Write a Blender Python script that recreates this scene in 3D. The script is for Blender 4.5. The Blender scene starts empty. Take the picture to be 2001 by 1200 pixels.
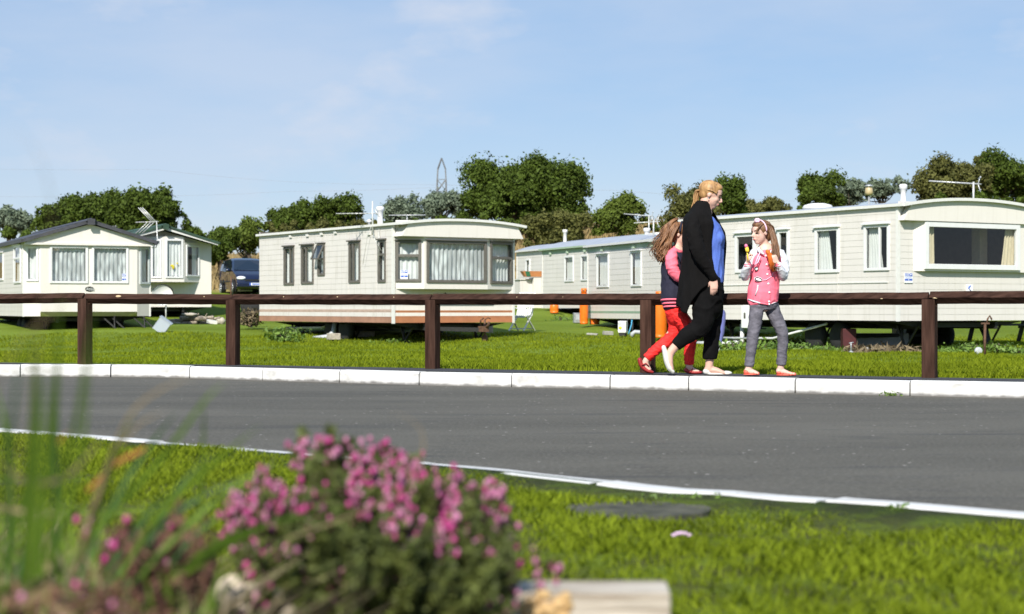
import bpy, bmesh, math, random
import numpy as np
from mathutils import Vector, Matrix, Euler
R = math.radians
SC = bpy.context.scene
COL = SC.collection
random.seed(7); RNG = np.random.default_rng(7)

# ------------------------------------------------------------------ camera
F_PX, CX, HY, CZ = 3400.0, 1000.5, 603.0, 0.56
cd = bpy.data.cameras.new('camera'); cam = bpy.data.objects.new('camera', cd); COL.objects.link(cam)
cam.location = (0, 0, CZ); cam.rotation_euler = (R(90), 0, 0)
cd.sensor_width = 36; cd.lens = 36*F_PX/2001; cd.shift_y = 3/2001
cd.clip_start = 0.05; cd.clip_end = 6000
cd.dof.use_dof = True; cd.dof.focus_distance = 17.0; cd.dof.aperture_fstop = 4.2
SC.camera = cam

# ------------------------------------------------------------------ sky, sun, exposure
SUN_AZ, SUN_EL = 15, 39          # degrees left of straight behind the camera, elevation
w = bpy.data.worlds.new('World'); SC.world = w; w.use_nodes = True
nt = w.node_tree; nt.nodes.clear()
out = nt.nodes.new('ShaderNodeOutputWorld'); bg = nt.nodes.new('ShaderNodeBackground')
sky = nt.nodes.new('ShaderNodeTexSky'); sky.sky_type = 'NISHITA'; sky.sun_disc = False
tosun = Vector((-math.sin(R(SUN_AZ))*math.cos(R(SUN_EL)), -math.cos(R(SUN_AZ))*math.cos(R(SUN_EL)), math.sin(R(SUN_EL))))
sky.sun_elevation = R(SUN_EL); sky.sun_rotation = math.atan2(tosun.x, tosun.y)
sky.air_density = 1.0; sky.dust_density = 0.15; sky.ozone_density = 3.0
bg.inputs[1].default_value = 0.09
tc = nt.nodes.new('ShaderNodeTexCoord')
def wnode(t): return nt.nodes.new(t)
def cloud(scale, stretch, lo, hi, seed, amt):
    mp = wnode('ShaderNodeMapping'); mp.inputs['Scale'].default_value = stretch; mp.inputs['Location'].default_value = (seed, seed*.3, 0)
    mp.inputs['Rotation'].default_value = (0, R(14), 0)
    nz = wnode('ShaderNodeTexNoise'); nz.inputs['Scale'].default_value = scale; nz.inputs['Detail'].default_value = 7; nz.inputs['Roughness'].default_value = .55
    rp = wnode('ShaderNodeMapRange'); rp.inputs[1].default_value = lo; rp.inputs[2].default_value = hi; rp.inputs[4].default_value = amt
    nt.links.new(tc.outputs['Generated'], mp.inputs[0]); nt.links.new(mp.outputs[0], nz.inputs[0]); nt.links.new(nz.outputs[0], rp.inputs[0])
    return rp
c1 = cloud(2.6, (1, 1, 3.6), .47, .70, 1.3, .42); c2 = cloud(8, (1, 1, 2.2), .56, .70, 5.1, .45)
ad = wnode('ShaderNodeMath'); ad.operation = 'ADD'; ad.use_clamp = True
nt.links.new(c1.outputs[0], ad.inputs[0]); nt.links.new(c2.outputs[0], ad.inputs[1])
mx = wnode('ShaderNodeMixRGB'); mx.inputs[2].default_value = (5.9, 6.25, 7.1, 1)
sx = wnode('ShaderNodeSeparateXYZ'); nt.links.new(tc.outputs['Generated'], sx.inputs[0])
rr = wnode('ShaderNodeMapRange'); rr.inputs[1].default_value = 0; rr.inputs[2].default_value = .19; nt.links.new(sx.outputs[2], rr.inputs[0])
gr_ = wnode('ShaderNodeMixRGB'); gr_.inputs[1].default_value = (4.5, 5.2, 6.8, 1); gr_.inputs[2].default_value = (2.25, 3.95, 6.6, 1); nt.links.new(rr.outputs[0], gr_.inputs[0])
m2 = wnode('ShaderNodeMixRGB'); m2.inputs[0].default_value = .65; nt.links.new(sky.outputs[0], m2.inputs[1]); nt.links.new(gr_.outputs[0], m2.inputs[2])
nt.links.new(ad.outputs[0], mx.inputs[0]); nt.links.new(m2.outputs[0], mx.inputs[1])
nt.links.new(mx.outputs[0], bg.inputs[0]); nt.links.new(bg.outputs[0], out.inputs[0])
sl = bpy.data.lights.new('sun', 'SUN'); sl.energy = 4.9; sl.angle = R(.55); sl.color = (1, .955, .87)
so = bpy.data.objects.new('sun', sl); COL.objects.link(so); so.rotation_euler = tosun.to_track_quat('Z', 'Y').to_euler()
SC.view_settings.view_transform = 'Standard'; SC.view_settings.look = 'None'; SC.view_settings.exposure = 0.42; SC.view_settings.gamma = 1
SC.cycles.max_bounces = 8; SC.cycles.transparent_max_bounces = 24; SC.cycles.caustics_reflective = False; SC.cycles.caustics_refractive = False

# ------------------------------------------------------------------ helpers
def at(px, py, Y): return Vector(((px-CX)/F_PX*Y, Y, CZ-(py-HY)/F_PX*Y))
def lin(c):
    return tuple(((v/255)/12.92 if v/255 <= .04045 else ((v/255+.055)/1.055)**2.4) for v in c)
MATS = {}
def pm(name, col, rough=.6, metal=0, var=.12, scale=8, bump=0, bscale=40, spec=.5, col2=None, stretch=(1, 1, 1), transl=0, sheen=0, coat=0, attr=None, detail=4):
    """principled material with procedural colour variation and bump"""
    m = bpy.data.materials.new(name); m.use_nodes = True; n = m.node_tree; N = n.nodes; L = n.links
    p = N['Principled BSDF']; p.inputs['Roughness'].default_value = rough; p.inputs['Metallic'].default_value = metal
    p.inputs['Specular IOR Level'].default_value = spec; p.inputs['Coat Weight'].default_value = coat; p.inputs['Sheen Weight'].default_value = sheen
    t = N.new('ShaderNodeTexCoord'); mp = N.new('ShaderNodeMapping'); mp.inputs['Scale'].default_value = stretch
    L.new(t.outputs['Object'], mp.inputs[0])
    nz = N.new('ShaderNodeTexNoise'); nz.inputs['Scale'].default_value = scale; nz.inputs['Detail'].default_value = detail; nz.inputs['Roughness'].default_value = .6
    L.new(mp.outputs[0], nz.inputs[0])
    rp = N.new('ShaderNodeMapRange'); rp.inputs[1].default_value = .3; rp.inputs[2].default_value = .7; L.new(nz.outputs[0], rp.inputs[0])
    mix = N.new('ShaderNodeMixRGB')
    a = tuple(max(0, c*(1-var)) for c in col); b = col2 if col2 else tuple(min(1, c*(1+var)) for c in col)
    mix.inputs[1].default_value = (*a, 1); mix.inputs[2].default_value = (*b, 1)
    fac = rp.outputs[0]
    if attr:
        at_ = N.new('ShaderNodeAttribute'); at_.attribute_name = attr
        mm = N.new('ShaderNodeMath'); mm.operation = 'MULTIPLY_ADD'; mm.inputs[1].default_value = .45
        hf = N.new('ShaderNodeMath'); hf.operation = 'MULTIPLY'; hf.inputs[1].default_value = .6
        L.new(at_.outputs['Fac'], hf.inputs[0]); L.new(rp.outputs[0], mm.inputs[0]); L.new(hf.outputs[0], mm.inputs[2]); fac = mm.outputs[0]
    L.new(fac, mix.inputs[0]); L.new(mix.outputs[0], p.inputs['Base Color'])
    if bump:
        nb = N.new('ShaderNodeTexNoise'); nb.inputs['Scale'].default_value = bscale; nb.inputs['Detail'].default_value = 5; L.new(mp.outputs[0], nb.inputs[0])
        bp = N.new('ShaderNodeBump'); bp.inputs['Strength'].default_value = 1; bp.inputs['Distance'].default_value = bump
        L.new(nb.outputs[0], bp.inputs['Height']); L.new(bp.outputs[0], p.inputs['Normal'])
    if transl:
        tr = N.new('ShaderNodeBsdfTranslucent'); L.new(mix.outputs[0], tr.inputs[0])
        ms = N.new('ShaderNodeMixShader'); ms.inputs[0].default_value = transl
        L.new(p.outputs[0], ms.inputs[1]); L.new(tr.outputs[0], ms.inputs[2]); L.new(ms.outputs[0], N['Material Output'].inputs[0])
    MATS[name] = m
    return m

class MB:
    def __init__(s): s.v = []; s.f = []; s.m = []; s.sm = []
    def add(s, vs, fs, mat=0, smooth=False):
        o = len(s.v); s.v += [tuple(v) for v in vs]
        for f in fs: s.f.append(tuple(i+o for i in f)); s.m.append(mat); s.sm.append(smooth)
    def box(s, x0, x1, y0, y1, z0, z1, mat=0):
        s.add([(x0,y0,z0),(x1,y0,z0),(x1,y1,z0),(x0,y1,z0),(x0,y0,z1),(x1,y0,z1),(x1,y1,z1),(x0,y1,z1)],
              [(0,3,2,1),(4,5,6,7),(0,1,5,4),(1,2,6,5),(2,3,7,6),(3,0,4,7)], mat)
    def obox(s, c, size, rot=(0,0,0), mat=0):
        M = Euler(rot).to_matrix(); c = Vector(c); h = [v/2 for v in size]
        P = [c+M@Vector((sx*h[0], sy*h[1], sz*h[2])) for sz in (-1,1) for sy in (-1,1) for sx in (-1,1)]
        s.add(P, [(0,2,3,1),(4,5,7,6),(0,1,5,4),(1,3,7,5),(3,2,6,7),(2,0,4,6)], mat)
    def bar(s, p0, p1, w, h=None, mat=0, up=(0,0,1), roll=0):
        h = h or w; p0 = Vector(p0); p1 = Vector(p1); d = (p1-p0).normalized(); u = Vector(up)
        if abs(d.dot(u)) > .98: u = Vector((1,0,0))
        a = d.cross(u).normalized(); b = a.cross(d)
        if roll: a, b = a*math.cos(roll)+b*math.sin(roll), b*math.cos(roll)-a*math.sin(roll)
        P = [p+a*(sx*w/2)+b*(sy*h/2) for p in (p0, p1) for sx, sy in ((-1,-1),(1,-1),(1,1),(-1,1))]
        s.add(P, [(0,1,2,3),(7,6,5,4),(0,4,5,1),(1,5,6,2),(2,6,7,3),(3,7,4,0)], mat)
    def tube(s, pts, rad, n=8, mat=0, cap=True, ref=None, smooth=True):
        """rad: float, list of floats, or list of (ra, rb) with ra along ref"""
        pts = [Vector(p) for p in pts]; k = len(pts)
        if not hasattr(rad, '__len__'): rad = [rad]*k
        rad = [(r, r) if not hasattr(r, '__len__') else r for r in rad]
        V = []; a = None
        for i, p in enumerate(pts):
            t = (pts[min(i+1, k-1)]-pts[max(i-1, 0)])
            if t.length < 1e-9: t = Vector((0,0,1))
            t.normalize()
            if ref is not None: a0 = Vector(ref)
            elif a is None: a0 = Vector((0,1,0)) if abs(t.y) < .9 else Vector((1,0,0))
            else: a0 = a
            a = a0-t*a0.dot(t)
            if a.length < 1e-4: a = t.orthogonal()
            a.normalize(); b = t.cross(a)
            V += [p+a*(math.cos(q)*rad[i][0])+b*(math.sin(q)*rad[i][1]) for q in [2*math.pi*j/n for j in range(n)]]
        Fs = [(i*n+j, i*n+(j+1) % n, (i+1)*n+(j+1) % n, (i+1)*n+j) for i in range(k-1) for j in range(n)]
        if cap: Fs += [tuple(range(n))[::-1], tuple((k-1)*n+j for j in range(n))]
        s.add(V, Fs, mat, smooth)
    def ball(s, c, r, n=12, m=8, mat=0, rot=None):
        c = Vector(c); r = (r, r, r) if not hasattr(r, '__len__') else r; M = Euler(rot).to_matrix() if rot else Matrix.Identity(3)
        V = [c+M@Vector((0,0,-r[2]))]
        for i in range(1, m):
            ph = -math.pi/2+math.pi*i/m
            V += [c+M@Vector((r[0]*math.cos(ph)*math.cos(2*math.pi*j/n), r[1]*math.cos(ph)*math.sin(2*math.pi*j/n), r[2]*math.sin(ph))) for j in range(n)]
        V.append(c+M@Vector((0,0,r[2])))
        Fs = [(0, 1+(j+1) % n, 1+j) for j in range(n)]
        for i in range(m-2): Fs += [(1+i*n+j, 1+i*n+(j+1) % n, 1+(i+1)*n+(j+1) % n, 1+(i+1)*n+j) for j in range(n)]
        l = 1+(m-1)*n; Fs += [(l-n+j, l-n+(j+1) % n, l) for j in range(n)]
        s.add(V, Fs, mat, True)
    def lathe(s, prof, c=(0,0,0), n=20, mat=0, axis='z', smooth=True):
        """prof list of (r, h)"""
        V = []
        for r, h in prof:
            for j in range(n):
                q = 2*math.pi*j/n; x, y = r*math.cos(q), r*math.sin(q)
                V.append(Vector(c)+(Vector((x, y, h)) if axis == 'z' else Vector((h, x, y)) if axis == 'x' else Vector((y, h, x))))
        Fs = [(i*n+j, i*n+(j+1) % n, (i+1)*n+(j+1) % n, (i+1)*n+j) for i in range(len(prof)-1) for j in range(n)]
        Fs += [tuple(range(n))[::-1], tuple((len(prof)-1)*n+j for j in range(n))]
        s.add(V, Fs, mat, smooth)
    def prism(s, poly, y0, y1, mat=0, axis='y'):
        """poly of (a, z) extruded along y (or x)"""
        n = len(poly); g = (lambda a, z, y: (a, y, z)) if axis == 'y' else (lambda a, z, y: (y, a, z))
        s.add([g(a, z, y0) for a, z in poly]+[g(a, z, y1) for a, z in poly],
              [tuple(range(n)), tuple(range(2*n-1, n-1, -1))]+[(i, i+n, (i+1) % n+n, (i+1) % n) for i in range(n)], mat)
    def build(s, name, mats, parent=None, loc=None, bevel=0, fix=True):
        me = bpy.data.meshes.new(name); me.from_pydata(s.v, [], s.f)
        mats = mats if isinstance(mats, (list, tuple)) else [mats]
        for m in mats: me.materials.append(m)
        me.polygons.foreach_set('material_index', s.m); me.polygons.foreach_set('use_smooth', s.sm); me.update()
        if fix and len(s.f) < 60000:
            bm = bmesh.new(); bm.from_mesh(me); bmesh.ops.recalc_face_normals(bm, faces=bm.faces); bm.to_mesh(me); bm.free()
        o = bpy.data.objects.new(name, me); COL.objects.link(o)
        if parent: o.parent = parent
        if loc is not None: o.location = loc
        if bevel:
            b = o.modifiers.new('bevel', 'BEVEL'); b.width = bevel; b.segments = 2; b.limit_method = 'ANGLE'; b.angle_limit = R(40)
        return o
def mesh_np(name, V, Fidx, mat, attr=None, parent=None, smooth=False):
    """V (n,3), Fidx (m,k) uniform polygons, attr (n,) float"""
    me = bpy.data.meshes.new(name); m, k = Fidx.shape
    me.vertices.add(len(V)); me.vertices.foreach_set('co', V.astype(np.float32).ravel())
    me.loops.add(m*k); me.loops.foreach_set('vertex_index', Fidx.astype(np.int32).ravel())
    me.polygons.add(m); me.polygons.foreach_set('loop_start', np.arange(0, m*k, k, dtype=np.int32))
    try: me.polygons.foreach_set('loop_total', np.full(m, k, dtype=np.int32))
    except Exception: pass
    me.update(calc_edges=True)
    if smooth: me.polygons.foreach_set('use_smooth', np.ones(m, dtype=bool))
    if attr is not None:
        a = me.attributes.new('rnd', 'FLOAT', 'POINT'); a.data.foreach_set('value', attr.astype(np.float32))
    me.materials.append(mat); me.validate()
    o = bpy.data.objects.new(name, me); COL.objects.link(o)
    if parent: o.parent = parent
    return o
def tag(o, label, cat, group=None, kind=None):
    if label: o['label'] = label
    if cat: o['category'] = cat
    if group: o['group'] = group
    if kind: o['kind'] = kind
    return o
def empty(name, loc, rz=0, label=None, cat=None, group=None):
    o = bpy.data.objects.new(name, None); COL.objects.link(o); o.location = loc; o.rotation_euler = (0, 0, rz); o.empty_display_size = .1
    return tag(o, label, cat, group)
def remeshed(o, voxel, smooth=4, fac=.5):
    m = o.modifiers.new('r', 'REMESH'); m.mode = 'VOXEL'; m.voxel_size = voxel; m.use_smooth_shade = True
    s = o.modifiers.new('s', 'SMOOTH'); s.iterations = smooth; s.factor = fac
    dg = bpy.context.evaluated_depsgraph_get(); dg.update()
    me = bpy.data.meshes.new_from_object(o.evaluated_get(dg)); old = o.data
    mt = [x for x in old.materials]; o.modifiers.clear(); o.data = me; me.materials.clear()
    for x in mt: me.materials.append(x)
    me.polygons.foreach_set('use_smooth', [True]*len(me.polygons))
    return o
def folds(o, amp, sc=(9, 9, 14), sharp=1.0, seed=0):
    from mathutils import noise
    me = o.data; N_ = [v.normal.copy() for v in me.vertices]; off = Vector((seed*3.1, seed*1.7, seed*.9))
    for v, n in zip(me.vertices, N_):
        q = Vector((v.co.x*sc[0], v.co.y*sc[1], v.co.z*sc[2]))+off; w_ = noise.noise(q*.5)*1.2; a = 1-abs(noise.noise(q+Vector((w_, w_, w_))))*2.2
        b = noise.noise(q*2.3+Vector((5, 1, 2))); v.co += n*amp*((a*abs(a))*.7-.25+.35*b)
    me.update(); return o
def copy_tree(o, parent=None):
    c = o.copy(); COL.objects.link(c)
    if parent: c.parent = parent
    for ch in list(o.children): copy_tree(ch, c)
    return c
def text_obj(txt, name, size, mat, parent, loc, rot, thick=.002, font_shear=0):
    cu = bpy.data.curves.new(name, 'FONT'); cu.body = txt; cu.size = size; cu.extrude = thick; cu.align_x = 'CENTER'; cu.align_y = 'CENTER'; cu.shear = font_shear
    cu.offset = size*.015
    t = bpy.data.objects.new(name+'_tmp', cu); COL.objects.link(t)
    dg = bpy.context.evaluated_depsgraph_get(); dg.update()
    me = bpy.data.meshes.new_from_object(t.evaluated_get(dg)); bpy.data.objects.remove(t); bpy.data.curves.remove(cu)
    me.materials.clear(); me.materials.append(mat)
    o = bpy.data.objects.new(name, me); COL.objects.link(o); o.parent = parent; o.location = loc; o.rotation_euler = rot
    return o

# ------------------------------------------------------------------ materials
def glass_mat(name, tint=(.93, .96, .95), base=.06):
    m = bpy.data.materials.new(name); m.use_nodes = True; N = m.node_tree.nodes; L = m.node_tree.links; N.remove(N['Principled BSDF'])
    t = N.new('ShaderNodeBsdfTransparent'); t.inputs[0].default_value = (*tint, 1)
    g = N.new('ShaderNodeBsdfGlossy'); g.inputs['Roughness'].default_value = .02
    f = N.new('ShaderNodeLayerWeight'); f.inputs[0].default_value = .5; pw = N.new('ShaderNodeMath'); pw.operation = 'POWER'; pw.inputs[1].default_value = 4
    a = N.new('ShaderNodeMath'); a.operation = 'MULTIPLY_ADD'; a.inputs[1].default_value = .9; a.inputs[2].default_value = base; a.use_clamp = True
    x = N.new('ShaderNodeMixShader'); L.new(f.outputs['Facing'], pw.inputs[0]); L.new(pw.outputs[0], a.inputs[0]); L.new(a.outputs[0], x.inputs[0]); L.new(t.outputs[0], x.inputs[1]); L.new(g.outputs[0], x.inputs[2])
    L.new(x.outputs[0], N['Material Output'].inputs[0]); return m
def lace_mat(name, col, holes=.35, vstretch=.25, scale=60):
    m = pm(name, col, .9, var=.05, scale=5, transl=.2); N = m.node_tree.nodes; L = m.node_tree.links
    t = N.new('ShaderNodeTexCoord'); v = N.new('ShaderNodeTexVoronoi'); v.inputs['Scale'].default_value = scale/6
    mp = N.new('ShaderNodeMapping'); mp.inputs['Scale'].default_value = (1, 1, vstretch); L.new(t.outputs['Object'], mp.inputs[0]); L.new(mp.outputs[0], v.inputs[0])
    r = N.new('ShaderNodeMapRange'); r.inputs[1].default_value = .25; r.inputs[2].default_value = .6; r.inputs[4].default_value = holes; L.new(v.outputs[0], r.inputs[0])
    tr = N.new('ShaderNodeBsdfTransparent'); x = N.new('ShaderNodeMixShader'); ms = [n for n in N if n.type == 'MIX_SHADER' and n != x][0]
    L.new(r.outputs[0], x.inputs[0]); L.new(ms.outputs[0], x.inputs[1]); L.new(tr.outputs[0], x.inputs[2]); L.new(x.outputs[0], N['Material Output'].inputs[0])
    return m
M = MATS
def siding(name, col, dirt=.1):
    m = pm(name, col, .42, var=.03, scale=1.2, bump=.0015, bscale=30, spec=.4)
    N = m.node_tree.nodes; L = m.node_tree.links; p = N['Principled BSDF']
    src = p.inputs['Base Color'].links[0].from_socket
    t = N.new('ShaderNodeTexCoord'); mp = N.new('ShaderNodeMapping'); mp.inputs['Scale'].default_value = (7, 7, .5); L.new(t.outputs['Object'], mp.inputs[0])
    n1 = N.new('ShaderNodeTexNoise'); n1.inputs['Scale'].default_value = 1.6; n1.inputs['Detail'].default_value = 6; L.new(mp.outputs[0], n1.inputs[0])
    r = N.new('ShaderNodeMapRange'); r.inputs[1].default_value = .52; r.inputs[2].default_value = .78; r.inputs[4].default_value = dirt*3.2; L.new(n1.outputs[0], r.inputs[0])
    x = N.new('ShaderNodeMixRGB'); x.inputs[2].default_value = (.33, .30, .22, 1); L.new(r.outputs[0], x.inputs[0]); L.new(src, x.inputs[1]); L.new(x.outputs[0], p.inputs['Base Color'])
    return m
siding('siding_grey', (.64, .605, .57), .13); siding('siding_cream', (.71, .67, .62), .05); siding('siding_white', (.645, .61, .57), .08)
siding('siding_pale', (.67, .635, .595), .08)
pm('trim_white', (.68, .67, .64), .4, var=.05); pm('frame_dark', (.12, .11, .095), .45, var=.15); pm('frame_white', (.70, .70, .70), .35, var=.04)
pm('frame_grey', (.5, .53, .53), .35, var=.08)
pm('stripe_orange', (.42, .17, .08), .5, var=.15, scale=3); pm('stripe_brown', (.34, .18, .12), .5, var=.2, scale=3); pm('stripe_pink', (.45, .33, .27), .5, var=.15)
pm('stripe_green', (.25, .36, .26), .5, var=.15); pm('fascia_green', (.36, .46, .33), .5, var=.1); pm('fascia_pale_green', (.45, .56, .42), .5, var=.1)
pm('roof_metal', (.42, .44, .48), .45, metal=.2, var=.12, scale=2); pm('roof_dark', (.055, .055, .065), .6, var=.3, scale=6, bump=.004, bscale=12)
pm('roof_green', (.03, .065, .04), .65, var=.3, scale=6, bump=.004, bscale=12); pm('black_steel', (.018, .017, .016), .6, var=.4, scale=10)
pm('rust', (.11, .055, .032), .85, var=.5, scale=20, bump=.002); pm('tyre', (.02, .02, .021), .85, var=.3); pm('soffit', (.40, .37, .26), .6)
pm('interior', (.09, .075, .06), .8, var=.2); pm('wheel_silver', (.5, .51, .53), .3, metal=.8); pm('galvanised', (.42, .43, .44), .45, metal=.5, var=.2)
pm('alu', (.62, .62, .6), .4, metal=.35); pm('pipe_grey', (.42, .44, .46), .5, var=.15); pm('pipe_white', (.66, .67, .66), .5)
pm('curtain_cream', (.70, .60, .42), .9, var=.08, scale=12, transl=.25); pm('curtain_white', (.82, .82, .8), .9, var=.05, transl=.3)
lace_mat('lace', (.78, .80, .82), .42); lace_mat('lace_plain', (.86, .86, .86), .10)
MATS['glass'] = glass_mat('window_glass'); MATS['glass_dark'] = glass_mat('window_glass_tinted', (.35, .40, .42), .10)
pm('wood_brown', (.062, .034, .026), .7, var=.35, scale=9, bump=.004, bscale=30, col2=(.105, .062, .05), stretch=(1, 1, 1))
pm('kerb_white', (.62, .61, .59), .65, var=.06, scale=7, bump=.004, bscale=25)
pm('concrete', (.32, .31, .28), .85, var=.25, scale=20, bump=.004)
pm('orange_paint', (.80, .17, .012), .4, var=.12, scale=9); pm('white_plastic', (.82, .82, .80), .4, var=.04); pm('sign_blue', (.02, .09, .5), .4, var=.03)
pm('sign_white', (.82, .83, .84), .4, var=.02)
pm('wood_rail', (.028, .0125, .0085), .85, spec=.1, var=.35, scale=9, bump=.005, bscale=14, col2=(.066, .034, .024), stretch=(.25, 3, 3))
pm('wood_post', (.034, .016, .011), .85, spec=.1, var=.35, scale=9, bump=.005, bscale=14, col2=(.08, .042, .03), stretch=(3, 3, .3))
pm('bark', (.09, .07, .05), .9, var=.4, scale=10, bump=.01, bscale=20)
# ------------------------------------------------------------------ setting: ground, road, kerbs, path
def g0(px, py, z=0.0):                     # photo pixel on the level z -> (X, Y)
    Y = F_PX*(CZ-z)/(py-HY); return ((px-CX)/F_PX*Y, Y)
def lerp_curve(pts):
    xs = [p[0] for p in pts]; ys = [p[1] for p in pts]
    def f(x):
        if x <= xs[0]: return ys[0]+(x-xs[0])*(ys[1]-ys[0])/(xs[1]-xs[0])
        if x >= xs[-1]: return ys[-1]+(x-xs[-1])*(ys[-1]-ys[-2])/(xs[-1]-xs[-2])
        return float(np.interp(x, xs, ys))
    return f
FAR = [g0(*p) for p in ((0, 712.5), (288, 713.5), (480, 718), (845, 727), (1098, 731), (1301, 734), (1517, 738.5), (1743, 743), (2001, 747.5))]
NEAR = [g0(*p, -0.01) for p in ((0, 835), (290, 857), (590, 881), (800, 896), (1000, 913), (1240, 939), (1330, 952), (1410, 952), (1500, 962), (1750, 977), (2001, 998))]
FEN = lerp_curve([(-6.3, 18.3), (-4.27, 17.4), (-2.75, 17.15), (3.36, 14.0)])
FK = lerp_curve([(-30, FAR[0][1]+1.0)]+FAR); _NK = lerp_curve(NEAR); NK = lambda x: max(2.2, _NK(x))
PROF = [(17, 0), (20, -.1), (27, -.25), (36, -.36), (44, -.30), (50, -.08), (53, .05), (60, .2), (66, .5), (75, .92), (82, 1.2), (86, 1.6), (92, 2.8), (100, 4.2), (110, 5.0), (130, 5.3), (400, 3), (3000, -5)]
px_, pz_ = [p[0] for p in PROF], [p[1] for p in PROF]
def field_z(x, y):
    z = float(np.interp(y, px_, pz_))
    if y > 82: z = 1.2+(z-1.2)*(1+.02*max(-18, min(18, x)))*(1+.10*math.sin(x*.21+1))
    # the left-hand field stays lower behind the first caravan
    return z+(.04*math.sin(x*.7+y*.31)+.025*math.sin(x*1.9-y*.8))*min(1, max(0, (y-17)/8))
def lawn_z(x, y): return -.032+.012*math.sin(x*3.1+y*1.7)+.010*math.sin(y*5.3-x*2.2)
rows = []
for y in (-400, -60, -10, -2, 0, 1, 1.5, 2, 2.5, 3, 3.5, 4): rows.append(('a', y))
for k in (.55, .75, .9): rows.append(('l', k))
rows += [('n', -.125), ('n', -.115), ('f', .14), ('f', .16), ('f', .9)]
for y in list(np.arange(19, 60, 1.0))+list(np.arange(60, 132, 2.0))+[140, 160, 200, 280, 400, 700, 1200, 2000, 3000]: rows.append(('y', y))
cols = sorted(set([-2500, -900, -300, -150, -80, -60, -50]+list(np.arange(-42, -8, 2.0))+list(np.arange(-8, 8.01, .4))+list(np.arange(10, 44, 2.0))+[50, 60, 80, 150, 300, 900, 2500]))
V = []
for kind, v in rows:
    for x in cols:
        xx = max(-12, min(12, x)); n, f = NK(xx), FK(xx)
        if n > f-3: n = f-3
        if kind == 'a': y = v if v < 0 else min(v, n-.6); z = lawn_z(x, y)
        elif kind == 'l': y = 4+(n-.5-4)*v if n > 4.8 else n-.5*(1-v)-.3; y = min(y, n-.3); z = lawn_z(x, y)
        elif kind == 'n': y = n+v; z = -.014 if v < -.12 else -.22
        elif kind == 'f': y = f+v; z = -.22 if v < .15 else (.0 if v < .5 else -.005)
        else: y = v; z = field_z(x, y)
        V.append((x, y, z))
nc = len(cols); Fs = np.array([(i*nc+j, i*nc+j+1, (i+1)*nc+j+1, (i+1)*nc+j) for i in range(len(rows)-1) for j in range(nc-1)])
# ground material: mown green, straw on the hill behind
gm = bpy.data.materials.new('ground_grass'); gm.use_nodes = True; N = gm.node_tree.nodes; L = gm.node_tree.links; p = N['Principled BSDF']; p.inputs['Roughness'].default_value = .9; p.inputs['Specular IOR Level'].default_value = .15
t = N.new('ShaderNodeTexCoord'); sp = N.new('ShaderNodeSeparateXYZ'); L.new(t.outputs['Object'], sp.inputs[0])
def noise(sc, det=5, st=(1, 1, 1)):
    mp = N.new('ShaderNodeMapping'); mp.inputs['Scale'].default_value = st; L.new(t.outputs['Object'], mp.inputs[0])
    n = N.new('ShaderNodeTexNoise'); n.inputs['Scale'].default_value = sc; n.inputs['Detail'].default_value = det; L.new(mp.outputs[0], n.inputs[0]); return n.outputs[0]
def rng(s, a, b, c=0, d=1):
    r = N.new('ShaderNodeMapRange'); r.inputs[1].default_value = a; r.inputs[2].default_value = b; r.inputs[3].default_value = c; r.inputs[4].default_value = d; L.new(s, r.inputs[0]); return r.outputs[0]
def mixc(f, a, b):
    m = N.new('ShaderNodeMixRGB'); L.new(f, m.inputs[0])
    for i, c in ((1, a), (2, b)):
        if isinstance(c, tuple): m.inputs[i].default_value = (*c, 1)
        else: L.new(c, m.inputs[i])
    return m.outputs[0]
GA, GB, GD = (.11, .165, .008), (.19, .25, .012), (.055, .085, .008)
fine = rng(noise(30, 6, (1, .35, 1)), .35, .65); mid = rng(noise(1.1, 4, (.5, 1, 1)), .35, .65); big = rng(noise(.25, 3, (.4, 1, 1)), .4, .6)
c = mixc(fine, GD, GB); c = mixc(rng(mid, 0, 1, .15, .75), c, GA); c = mixc(rng(big, 0, 1, 0, .55), c, (.19, .26, .03))
straw = mixc(rng(noise(5, 6, (1, 1, .3)), .3, .7), (.27, .19, .075), (.46, .35, .15))
ys = N.new('ShaderNodeMath'); ys.operation = 'MULTIPLY_ADD'; ys.inputs[1].default_value = 9; L.new(noise(.5), ys.inputs[0]); L.new(sp.outputs[1], ys.inputs[2])
c = mixc(rng(ys.outputs[0], 89, 92), c, straw); c = mixc(rng(sp.outputs[1], 9, 13), mixc(rng(noise(7), .4, .6), (.075, .085, .016), (.12, .165, .012)), c)
L.new(c, p.inputs['Base Color']); b = N.new('ShaderNodeBump'); b.inputs['Distance'].default_value = .03; L.new(noise(45, 4), b.inputs['Height']); L.new(b.outputs[0], p.inputs['Normal'])
tag(mesh_np('ground', np.array(V), Fs, gm), 'mown green field rising to a straw coloured bank behind the caravans', None, kind='structure')

# road: worn grey asphalt
am = bpy.data.materials.new('asphalt'); am.use_nodes = True; N = am.node_tree.nodes; L = am.node_tree.links; p = N['Principled BSDF']; p.inputs['Roughness'].default_value = .85; p.inputs['Specular IOR Level'].default_value = .3
t = N.new('ShaderNodeTexCoord')
c = mixc(rng(noise(.9, 5, (.35, 1.6, 1)), .3, .7), (.068, .0625, .050), (.104, .096, .077))
c = mixc(rng(noise(.55, 4, (.5, 1.5, 1)), .5, .62, 0, .45), c, (.125, .116, .095)); c = mixc(rng(noise(6, 6, (.4, 1.4, 1)), .56, .72, 0, .6), c, (.045, .043, .042)); c = mixc(rng(noise(55, 4), .45, .75, 0, .9), c, (.16, .15, .125)); c = mixc(rng(noise(2.2, 6, (.16, 1.6, 1)), .6, .72, 0, .55), c, (.04, .04, .042))
vo = N.new('ShaderNodeTexVoronoi'); vo.inputs['Scale'].default_value = 8; L.new(t.outputs['Object'], vo.inputs[0])
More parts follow.
